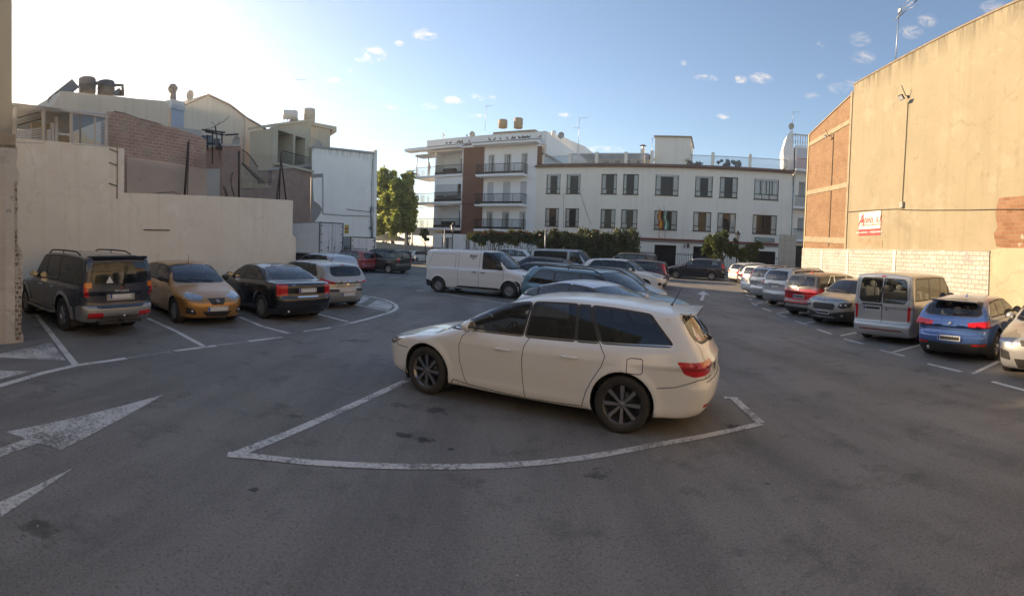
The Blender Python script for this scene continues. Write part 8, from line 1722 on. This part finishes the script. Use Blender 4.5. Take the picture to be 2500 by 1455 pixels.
p, a = place(LE, None, (1799.5, 689), 'L', 74); car('estate_car', 'white estate car farthest along the wall row, tail-out near the pruned tree', 'car', LE, p, a)
# ======== vegetation
def leafmat(name, c, c2, tr=.45):
    m = bpy.data.materials.new(name); m.use_nodes = True; t = m.node_tree; t.nodes.clear(); g_ = N(t, 'ShaderNodeNewGeometry'); r_ = N(t, 'ShaderNodeMapRange', i={'To Min': 0, 'To Max': 1}); t.links.new(g_.outputs['Random Per Island'], r_.inputs['Value'])
    mx = N(t, 'ShaderNodeMix', data_type='RGBA'); t.links.new(r_.outputs[0], mx.inputs['Factor']); mx.inputs['A'].default_value = (*c, 1); mx.inputs['B'].default_value = (*c2, 1)
    d = N(t, 'ShaderNodeBsdfDiffuse'); tl_ = N(t, 'ShaderNodeBsdfTranslucent'); t.links.new(mx.outputs['Result'], d.inputs[0]); t.links.new(mx.outputs['Result'], tl_.inputs[0]); s = N(t, 'ShaderNodeMixShader'); s.inputs[0].default_value = tr; t.links.new(d.outputs[0], s.inputs[1]); t.links.new(tl_.outputs[0], s.inputs[2])
    gl = N(t, 'ShaderNodeBsdfGlossy', i={'Roughness': .45}); gl.inputs[0].default_value = (.5, .5, .5, 1); s2 = N(t, 'ShaderNodeMixShader'); s2.inputs[0].default_value = .07; t.links.new(s.outputs[0], s2.inputs[1]); t.links.new(gl.outputs[0], s2.inputs[2]); o = N(t, 'ShaderNodeOutputMaterial'); t.links.new(s2.outputs[0], o.inputs[0]); return m
BARK = pbr('bark', (.11, .085, .06), .95, var=.35, vscale=8, bump=.6)
def leaves(name, pts, size, mat, parent):
    """small folded leaf faces at the given points"""
    n = len(pts); pts = np.array(pts); d = rng.normal(size=(n, 3)); d[:, 2] = np.abs(d[:, 2]) * .8 + .1; d /= np.linalg.norm(d, axis=1)[:, None]; a = np.cross(d, rng.normal(size=(n, 3))); a /= np.linalg.norm(a, axis=1)[:, None]; b = np.cross(d, a)
    s = size * rng.uniform(.55, 1.25, n)[:, None]; V = np.empty((n, 4, 3)); V[:, 0] = pts - a * s; V[:, 1] = pts + b * s * .55 + d * s * .12; V[:, 2] = pts + a * s; V[:, 3] = pts - b * s * .55 + d * s * .12
    me = bpy.data.meshes.new(name); me.from_pydata(V.reshape(-1, 3).tolist(), [], np.arange(4 * n).reshape(n, 4).tolist()); me.materials.append(mat); return link(name, me, parent)
def blob_points(blobs, n, hollow=.55):
    """points in clumps: each blob (x, y, z, rx, ry, rz) is filled with smaller clumps, denser near its skin"""
    vol = np.array([b[3] * b[4] * b[5] for b in blobs]) ** .67; out = []
    for b, k in zip(blobs, (vol / vol.sum() * n).astype(int)):
        nc = max(5, k // 90); u = rng.normal(size=(nc, 3)); u /= np.linalg.norm(u, axis=1)[:, None]; c = np.array(b[:3]) + u * np.array(b[3:]) * rng.uniform(hollow, 1.0, (nc, 1)); rc = np.mean(b[3:]) * rng.uniform(.14, .34, nc)
        w_ = rng.integers(0, nc, k); out.append(c[w_] + rng.normal(size=(k, 3)) * rc[w_][:, None] * .62)
    return np.concatenate(out)
def tree(name, label, base, blobs, n, size, mat, trunk_r=.15, cat='tree', group=None, limbs=True, seed=1):
    global rng; rng = np.random.default_rng(seed); random.seed(seed); rt = empty(name, base, 0, label, cat, group); b = MB(); z0 = min(q[2] - q[5] * .3 for q in blobs); c = np.mean([q[:3] for q in blobs], axis=0)
    fork = Vector((c[0] * .3, c[1] * .3, max(.5, z0 * .75))); b.tube([(0, 0, -.1), (0.02, .02, fork.z * .5), fork], [trunk_r * 1.15, trunk_r, trunk_r * .85], BARK, 8)
    for q in blobs:
        e = Vector(q[:3]); m_ = (fork + e) / 2 + Vector((random.uniform(-.3, .3), random.uniform(-.3, .3), .1)); b.tube([fork, m_, e], [trunk_r * .6, trunk_r * .35, trunk_r * .1], BARK, 6)
        for k in range(5): d = Vector((random.uniform(-1, 1) * q[3], random.uniform(-1, 1) * q[4], random.uniform(-.3, 1) * q[5])) * .75; b.tube([m_ + (e - m_) * (k / 5), e + d], trunk_r * .15, BARK, 4, r2=.01)
    b.build('trunk', rt); leaves('crown', blob_points(blobs, n), size, mat, rt); return rt
LF = leafmat('plane_tree_leaf', (.15, .22, .05), (.50, .52, .12), .62); LD = leafmat('dark_hedge_leaf', (.06, .085, .028), (.17, .18, .065), .4); LP = leafmat('pruned_tree_leaf', (.05, .08, .02), (.13, .16, .04), .45); LFl = leafmat('orange_flower', (.22, .05, .02), (.10, .05, .02), .3)
def at(px, d, z=None): p = spot(px, d); return p if z is None else Vector((p.x, p.y, z))
def rel(base, px, py, d): v = ray(px, py); v = Vector(v); h = math.hypot(v.x, v.y); v = v / h * d; return (v.x - base.x, v.y - base.y, v.z + CH - base.z)
def pxblobs(base, lst, d, sc_=1200.0): return [(*rel(base, x, y, d + dd), rx * d / sc_, rx * d / sc_, ry * d / sc_) for x, y, rx, ry, dd in lst]
d = 60; base = at(962, d)
tree('plane_tree', 'leafy green plane tree beside the corner of the white building', base, pxblobs(base, [(940, 440, 26, 24, 0), (925, 480, 26, 30, 1), (955, 485, 28, 36, -1), (935, 530, 30, 30, 0), (925, 560, 26, 26, 2), (960, 535, 26, 34, 1), (950, 425, 18, 12, 0), (968, 470, 22, 30, 0)], d), 19000, .22, LF, .25, seed=3)
d = 57; base = at(993, d)
tree('plane_tree', 'second leafy plane tree, nearer the balconies of the apartment block', base, pxblobs(base, [(990, 445, 22, 22, 0), (974, 462, 22, 24, 0), (980, 485, 26, 30, 0), (970, 540, 24, 34, 0), (1000, 505, 18, 34, 0), (985, 535, 24, 28, -1), (1003, 545, 14, 20, 0)], d), 16000, .21, LF, .25, seed=4)
d = 75; base = at(1004, d); rt = empty('palm_tree', base, 0, 'tall palm tree rising behind the plane trees left of the apartments', 'palm tree')
tp = Vector(rel(base, 1004, 424, d)); b = MB(); b.tube([(0, 0, 0), (.1, 0, tp.z * .5), tp], .28, BARK, 8); b.build('trunk', rt)
b = MB(); random.seed(2)
for k in range(34):
    a_ = k * 2.4; el = random.uniform(-.5, 1.2); L_ = 1.5 * random.uniform(.8, 1.1); pts = []
    for j in range(6): t_ = j / 5; pts.append(tp + Vector((math.cos(a_) * math.cos(el) * L_ * t_, math.sin(a_) * math.cos(el) * L_ * t_, math.sin(el) * L_ * t_ - .8 * t_ * t_)))
    for j in range(5):
        for q in range(4):
            t_ = (j + q / 4) / 5; p = pts[j] + (pts[j + 1] - pts[j]) * (q / 4); s_ = Vector((-math.sin(a_), math.cos(a_), -.35)) * .42 * (1 - t_ * .6); o_ = (pts[j + 1] - pts[j]) * .5
            for sg in (1, -1): s2 = Vector((s_.x * sg, s_.y * sg, s_.z)); b.add([p, p + s2 + o_, p + s2 + o_ * 1.15, p + o_ * .3], [(0, 1, 2, 3)], LD)
b.build('fronds', rt)
d = 41.5
def hedge(name, label, segs, d, n, mat, seed, flowers=0, size=.13):
    global rng; rng = np.random.default_rng(seed); random.seed(seed); base = at(segs[len(segs) // 2][0], d); rt = empty(name, base, 0, label, 'hedge'); bl = pxblobs(base, segs, d)
    leaves('foliage', blob_points(bl, n, .2), size, mat, rt); b = MB()
    for q in bl:
        for k in range(4): x, y = q[0] + random.uniform(-1, 1) * q[3], q[1] + random.uniform(-.3, .3); b.tube([(x, y, -.2), (x + random.uniform(-.3, .3), y, q[2] * .6), (x + random.uniform(-.5, .5), y, q[2])], .04, BARK, 5, r2=.012)
    b.build('stems', rt)
    if flowers: f = np.array([(q[0] + random.gauss(0, q[3] * .6), q[1] - q[4] * .7, q[2] + q[5] * random.uniform(.2, .9)) for q in bl for _ in range(flowers)]); leaves('flowers', f, size, LFl, rt)
    return rt
hedge('flowering_hedge', 'overhanging dark hedge with a few orange flowers above the white slatted fence', [(1160 + 17 * k, 580 + 3 * math.sin(k * 1.7), 19, 15 + 2 * (k % 2), .3 * (k % 3)) for k in range(10)], 42.2, 16000, LD, 11, 14)
hedge('tall_hedge', 'tall dense dark hedge in front of the left half of the school', [(1330 + 18 * k, 590 + 3 * math.sin(k * 2.1), 21, 30, .3 * (k % 3)) for k in range(13)] + [(1335 + 24 * k, 622, 22, 24, 0) for k in range(10)] + [(1350, 570, 12, 14, 0), (1450, 566, 12, 12, 0)], 41.6, 34000, LD, 12, 2)
d = 37.5; base = at(1768, d)
tree('pruned_tree', 'bushy small tree behind the navy-black estate, in front of the school', base, pxblobs(base, [(1745, 592, 22, 20, 0), (1765, 580, 18, 16, .5), (1740, 615, 22, 16, 0), (1772, 612, 20, 20, 0), (1725, 600, 10, 10, 0), (1790, 595, 10, 12, 0)], d), 9000, .12, LP, .10, seed=6)
d = 37.0; base = at(1812, d)
tree('pruned_tree', 'lower bushy tree right of the street lamp, behind the white estate car', base, pxblobs(base, [(1808, 612, 20, 14, 0), (1835, 612, 20, 14, .3), (1850, 600, 12, 9, .3), (1822, 628, 20, 12, 0)], d), 6000, .12, LP, .08, seed=7)
d = 53; base = at(1038, d)
tree('street_tree', 'small round street tree on a thin trunk before the apartment entrance', base, pxblobs(base, [(1037, 568, 10, 11, 0), (1043, 580, 8, 8, 0), (1031, 577, 7, 7, 0)], d), 1800, .13, LP, .06, seed=8)
for px, d, h_, lb in ((1012, 58, 1.6, 'low clipped bush left of the small street tree'), (900 + 40, 62, 2.2, 'dark shrub under the cream parasol by the low garden wall')):
    base = at(px, d); bl = [(0, 0, h_ * .5, h_ * .8, h_ * .6, h_ * .5)]; rt = empty('bush', base, 0, lb, 'bush'); rng = np.random.default_rng(px); leaves('foliage', blob_points(bl, 1800), .16, LD, rt)
for k, px in enumerate((1695, 1770, 1800)):                                                                                  # pot plants behind the terrace railing
    p = PF.uv(px, 396, 1.2); rt = empty('potted_plant', LW_(PF, p[0], 1.2, base_z := float(stop) + .26), 0, ['wide potted shrub on the school roof terrace, nearest the stair head', 'potted shrub on the school roof terrace between two piers', 'rightmost potted shrub on the school roof terrace'][k], 'plant', 'pot plants on the school roof'); rng = np.random.default_rng(40 + k); leaves('foliage', blob_points([(0, 0, .45, 1.3 if k == 0 else .7, .3, .35)], 500), .12, LP, rt); b = MB(); b.lathe([(.001, 0), (.2, 0), (.25, .3), (.22, .3)], tile, 12); b.build('pot', rt)
# ======== street furniture
def lamp(px, pyb, pyt, d, label):
    base = at(px, d); top = rel(base, px, pyt, d)[2]; rt = empty('street_lamp', base, 0, label, 'street lamp', 'lantern street lamps'); M = Matrix.Identity(4)
    b = MB(); b.lathe([(.16, 0), (.16, .35), (.10, .45), (.07, .9), (.05, 1.0), (.04, top - .95), (.09, top - .9), (.03, top - .82)], DKM, 10); b.build('post', rt)
    b = MB(); b.lathe([(.10, top - .80), (.20, top - .32)], glass('lantern_glass', (.75, .74, .68), .8), 6, smooth=False); b.build('lantern_glass', rt)
    b = MB(); b.lathe([(.27, top - .32), (.25, top - .28), (.10, top - .12), (.05, top - .04), (.03, top), (.001, top + .02)], DKM, 6, smooth=False); b.lathe([(.001, top - .82), (.11, top - .80)], DKM, 6)
    for k in range(6): a_ = k * math.pi / 3; b.tube([(.10 * math.cos(a_), .10 * math.sin(a_), top - .8), (.20 * math.cos(a_), .20 * math.sin(a_), top - .32)], .012, DKM, 4)
    b.build('lantern_frame', rt)
lamp(1103, 640, 544, 46, 'dark lantern street lamp in front of the white apartment ground floor'); lamp(1798, 640, 562, 37.2, 'dark lantern street lamp between the two bushy trees')
def pole(px, d, pyt, r_, label, extra=None):
    base = at(px, d); top = rel(base, px, pyt, d)[2]; rt = empty('pole', base, 0, label, 'pole'); b = MB(); b.tube([(0, 0, 0), (0, 0, top)], r_, METAL, 6); b.build('shaft', rt); return rt, top
pole(1083, 47, 560, .05, 'thin pale pole left of the lantern lamp by the apartments'); pole(1329, 40.5, 552, .06, 'pale pole standing up through the gap between the two hedges')
rt, top = pole(998, 57, 565, .05, 'sign pole with a round sign and a small plate under the plane trees'); M = Matrix.Translation((0, -.06, top - .3)) @ Matrix.Rotation(math.pi / 2, 4, 'X')
b = MB(); b.lathe([(.001, .02), (.22, .02), (.22, 0)], pbr('sign_red_ring', (.45, .06, .05), .5), 20, M=M); b.lathe([(.001, .03), (.16, .03)], PLT(), 20, M=M); b.build('round_sign', rt); b = MB(); b.box(-.2, .2, -.06, -.03, top - .95, top - .6, PLT()); b.build('plate', rt)
base = at(946, 60); rt = empty('parasol', base, .3, 'large cream square parasol behind the low garden wall', 'parasol'); top = rel(base, 946, 569, 60)[2]; w_ = 2.3; CP_ = pbr('parasol_cream', (.48, .43, .34), .9)
b = MB(); b.add([(0, 0, top), (-w_, -w_, top - .75), (w_, -w_, top - .75), (w_, w_, top - .75), (-w_, w_, top - .75)] + [(x, y, top - .95) for x, y in ((-w_, -w_), (w_, -w_), (w_, w_), (-w_, w_))], [(0, 1, 2), (0, 2, 3), (0, 3, 4), (0, 4, 1), (1, 5, 6, 2), (2, 6, 7, 3), (3, 7, 8, 4), (4, 8, 5, 1)], CP_); b.build('canopy', rt); b = MB(); b.tube([(0, 0, 0), (0, 0, top)], .04, METAL, 6); b.build('pole', rt)
base = at(989, 56); rt = empty('parasol', base, 0, 'closed beige parasol standing by the round sign pole', 'parasol'); b = MB(); b.lathe([(.05, .3), (.16, .9), (.22, 1.6), (.12, 2.9), (.02, 3.5)], CP_, 10); b.build('canopy', rt); b = MB(); b.tube([(0, 0, 0), (0, 0, 3.6)], .03, METAL, 6); b.build('pole', rt)
cable('overhead_cable', [rel(Vector((0, 0, 0)), x, y, dd) for x, y, dd in ((916, 508, 44), (960, 510, 46), (1020, 508, 48), (1080, 503, 49), (1135, 498, 50), (1172, 498, 50))], .03, DKM, 'black overhead cable from the white building to the apartment brick stripe')
base = at(1035, 50); rt = empty('metal_barrier', base, R(15), 'low metal street barrier beside the small old white hatchback', 'barrier'); b = MB()
for z in (.35, .6, .85): b.tube([(-.9, 0, z), (.9, 0, z)], .02, METAL, 5)
for x in (-.9, .9): b.tube([(x, 0, 0), (x, 0, .87)], .03, METAL, 5)
b.build('bars', rt)
# ======== people and pigeons
def person(base, rz, label, top_m, leg_m, skin_m, hair_m, h=1.70, stride=.18, bag=None, arm=0.0):
    """one continuous skinned body with face, hands and feet; clothes and hair as children"""
    rt = empty('person', base, rz, label, 'person'); s = h / 1.72
    V = [(0, 0, .95), (0, 0, 1.15), (0, .01, 1.38), (0, .01, 1.47), (0, 0, 1.53), (0, -.02, 1.63), (0, -.01, 1.70)]; Rr = [.145, .125, .145, .06, .052, .085, .07]; Ed = [(0, 1), (1, 2), (2, 3), (3, 4), (4, 5), (5, 6)]
    def chain(start, pts, rs):
        p = start
        for q, r_ in zip(pts, rs): V.append(q); Rr.append(r_); Ed.append((p, len(V) - 1)); p = len(V) - 1
        return p
    for sg in (-1, 1):
        st_ = stride * sg; chain(0, [(sg * .09, 0, .90), (sg * .10, -st_ * .6, .48), (sg * .10, st_ * .3 + .03 - st_ * .3, .10), (sg * .11, -.05 - st_ * .2, .035), (sg * .12, -.16 - st_ * .2, .03)], [.10, .062, .042, .042, .03])
        w_ = chain(2, [(sg * .19, .01, 1.40), (sg * .24, .04 + st_ * .4, 1.13), (sg * (.25 - arm * .1), -.05 - arm * .1 - st_ * .3, .90 + arm * .2)], [.058, .043, .03])
        p = V[w_]; hnd = chain(w_, [(p[0], p[1] - .03, p[2] - .07)], [.028])
        for k in range(4): chain(hnd, [(V[hnd][0] + sg * .004, V[hnd][1] - .022 + k * .015, V[hnd][2] - .05 - (.012 if k in (1, 2) else 0)), (V[hnd][0] - sg * .008, V[hnd][1] - .026 + k * .015, V[hnd][2] - .085)], [.009, .007])
        chain(w_, [(p[0] - sg * .02, p[1] - .05, p[2] - .05), (p[0] - sg * .022, p[1] - .065, p[2] - .08)], [.010, .008])
    me = bpy.data.meshes.new('body'); me.from_pydata([(x * s, y * s, z * s) for x, y, z in V], Ed, []); o = link('body', me, rt); o.modifiers.new('skin', 'SKIN')
    for i, r_ in enumerate(Rr): me.skin_vertices[0].data[i].radius = (r_ * s, r_ * s * (.72 if i < 3 else 1)); me.skin_vertices[0].data[i].use_root = i == 0
    sb = o.modifiers.new('sub', 'SUBSURF'); sb.levels = sb.render_levels = 1
    dg = bpy.context.evaluated_depsgraph_get(); m2 = bpy.data.meshes.new_from_object(o.evaluated_get(dg)); o.modifiers.clear(); o.data = m2
    for m_ in (skin_m, top_m, leg_m, BLK()): m2.materials.append(m_)
    for f in m2.polygons:
        z = f.center.z / s; x = abs(f.center.x) / s; f.use_smooth = True
        f.material_index = 3 if z < .09 else (2 if z < .93 and x < .20 else (1 if z < 1.46 and not (x > .2 and z < 1.0) else 0))
    b = MB(); b.ball((0, .025 * s, 1.68 * s), .1 * s, hair_m, 8, (.92, 1.0, 1.0)); b.build('hair', rt)
    b = MB()
    for sg in (-1, 1): b.ball((sg * .032 * s, -.098 * s, 1.645 * s), .010 * s, BLK(), 4); b.ball((sg * .085 * s, 0, 1.63 * s), .018 * s, skin_m, 4)
    b.ball((0, -.11 * s, 1.615 * s), .015 * s, skin_m, 4); b.box(-.02 * s, .02 * s, -.10 * s, -.095 * s, 1.585 * s, 1.59 * s, pbr('lips', (.3, .1, .08), .6)); b.build('face', rt)
    if bag: b = MB(); b.ball((0, .20 * s, 1.22 * s), .16 * s, bag, 8, (.95, .6, 1.25)); b.tube([(-.1 * s, .1 * s, 1.42 * s), (-.11 * s, -.09 * s, 1.35 * s), (-.12 * s, .05 * s, 1.1 * s)], .015, bag, 5); b.tube([(.1 * s, .1 * s, 1.42 * s), (.11 * s, -.09 * s, 1.35 * s), (.12 * s, .05 * s, 1.1 * s)], .015, bag, 5); o = b.build('backpack'); o.parent = None; o.location = base; o.rotation_euler = (0, 0, rz); tag(o, 'black backpack on the back of the walking person in grey', 'backpack')
    return rt
SK = pbr('skin', (.42, .25, .17), .6); HR = pbr('dark_hair', (.02, .015, .012), .7)
person(at(1053, 46), R(200), 'person walking with a black backpack, grey top and dark trousers', pbr('grey_top', (.16, .15, .14), .9), pbr('dark_trousers', (.03, .03, .035), .9), SK, HR, 1.78, bag=pbr('black_bag', (.02, .02, .02), .8))
person(at(1066, 46.5), R(215), 'person in a pale pink top walking beside the one with the backpack', pbr('pink_top', (.42, .27, .27), .9), pbr('dark_trousers', (.03, .03, .035), .9), SK, HR, 1.62)
p = PF.uv(1047, 426, 1.0); bp_ = LW_(PF, p[0], 1.0, lz[0]); person(bp_, R(60), 'person in a dark top leaning over the top corner balcony of the apartments', pbr('maroon_top', (.12, .03, .035), .9), pbr('pale_trousers', (.35, .32, .30), .9), SK, HR, 1.70, stride=0, arm=1)
pg = pbr('pigeon_grey', (.07, .07, .08), .7, var=.3); b = MB(); b.ball((0, 0, .13), .085, pg, 6, (.85, 1.6, .9)); b.ball((0, -.13, .24), .045, pg, 5); b.tube([(0, -.09, .17), (0, -.12, .22)], .04, pg, 6); b.add([(-.04, .08, .14), (.04, .08, .14), (.05, .28, .08), (-.05, .28, .08), (0, .1, .11)], [(0, 1, 2, 3), (0, 3, 4), (1, 4, 2)], pg); b.tube([(0, -.17, .24), (0, -.20, .235)], .008, DKM, 4, r2=.003)
for sx in (-.03, .03): b.tube([(sx, 0, .07), (sx, 0, 0)], .008, pbr('pigeon_leg', (.3, .1, .08), .7), 4)
pj = b.build('pigeon'); pm_ = pj.data; bpy.data.objects.remove(pj); random.seed(9)
PG = [(1090, 356, 0), (1099, 355, 0), (1117, 353, 0), (1123, 355, 0), (1128, 356, 0), (1145, 356, 0), (1195, 347, 1), (1207, 345, 1), (1221, 347, 1), (1238, 347, 1), (1250, 345, 1), (1255, 343, 1), (1268, 343, 1), (1275, 342, 1), (1280, 342, 1), (1283, 345, 1), (1290, 346, 1), (1318, 346, 1), (1140, 328, 2), (1326, 375, 3)]
for k, (px, py, g_) in enumerate(PG):
    bk = -.4; z = {0: lt[0] + .62, 1: ztop + .29, 2: zp + .07, 3: base_z + .85}[g_]; bk = {2: 1.0, 3: .4}.get(g_, -.35); p = PF.uv(px, py, bk); o = link('pigeon', pm_); o.location = LW_(PF, p[0], bk, z); o.rotation_euler = (0, 0, random.uniform(0, 6.28)); o.scale = (1.25,) * 3
    tag(o, {0: 'grey pigeon perched on the lower left tiled eave of the apartments', 1: 'grey pigeon perched on the upper right tiled eave of the apartments', 2: 'lone grey pigeon on the white parapet above the apartment loggias', 3: 'lone grey pigeon on the glass balustrade beside the brick strip'}[g_], 'pigeon', {0: 'pigeons on the lower tiled eave', 1: 'pigeons on the upper tiled eave'}.get(g_))
HZ = .0012; HA = .7  # volume added to imitate milky lens glare from the low sun
hz = MB(); hz.box(-950, 950, -950, 950, -1, 25, None); _h = bpy.data.materials.new('glare_haze'); _h.use_nodes = True; _t = _h.node_tree; _t.nodes.clear()
_v = N(_t, 'ShaderNodeVolumePrincipled'); _v.inputs['Density'].default_value = HZ; _v.inputs['Color'].default_value = (.95, .93, .9, 1); _v.inputs['Anisotropy'].default_value = HA
_t.links.new(_v.outputs[0], N(_t, 'ShaderNodeOutputMaterial').inputs['Volume']); hz.mats = [_h]; hz.build('glare_haze', kind='stuff')
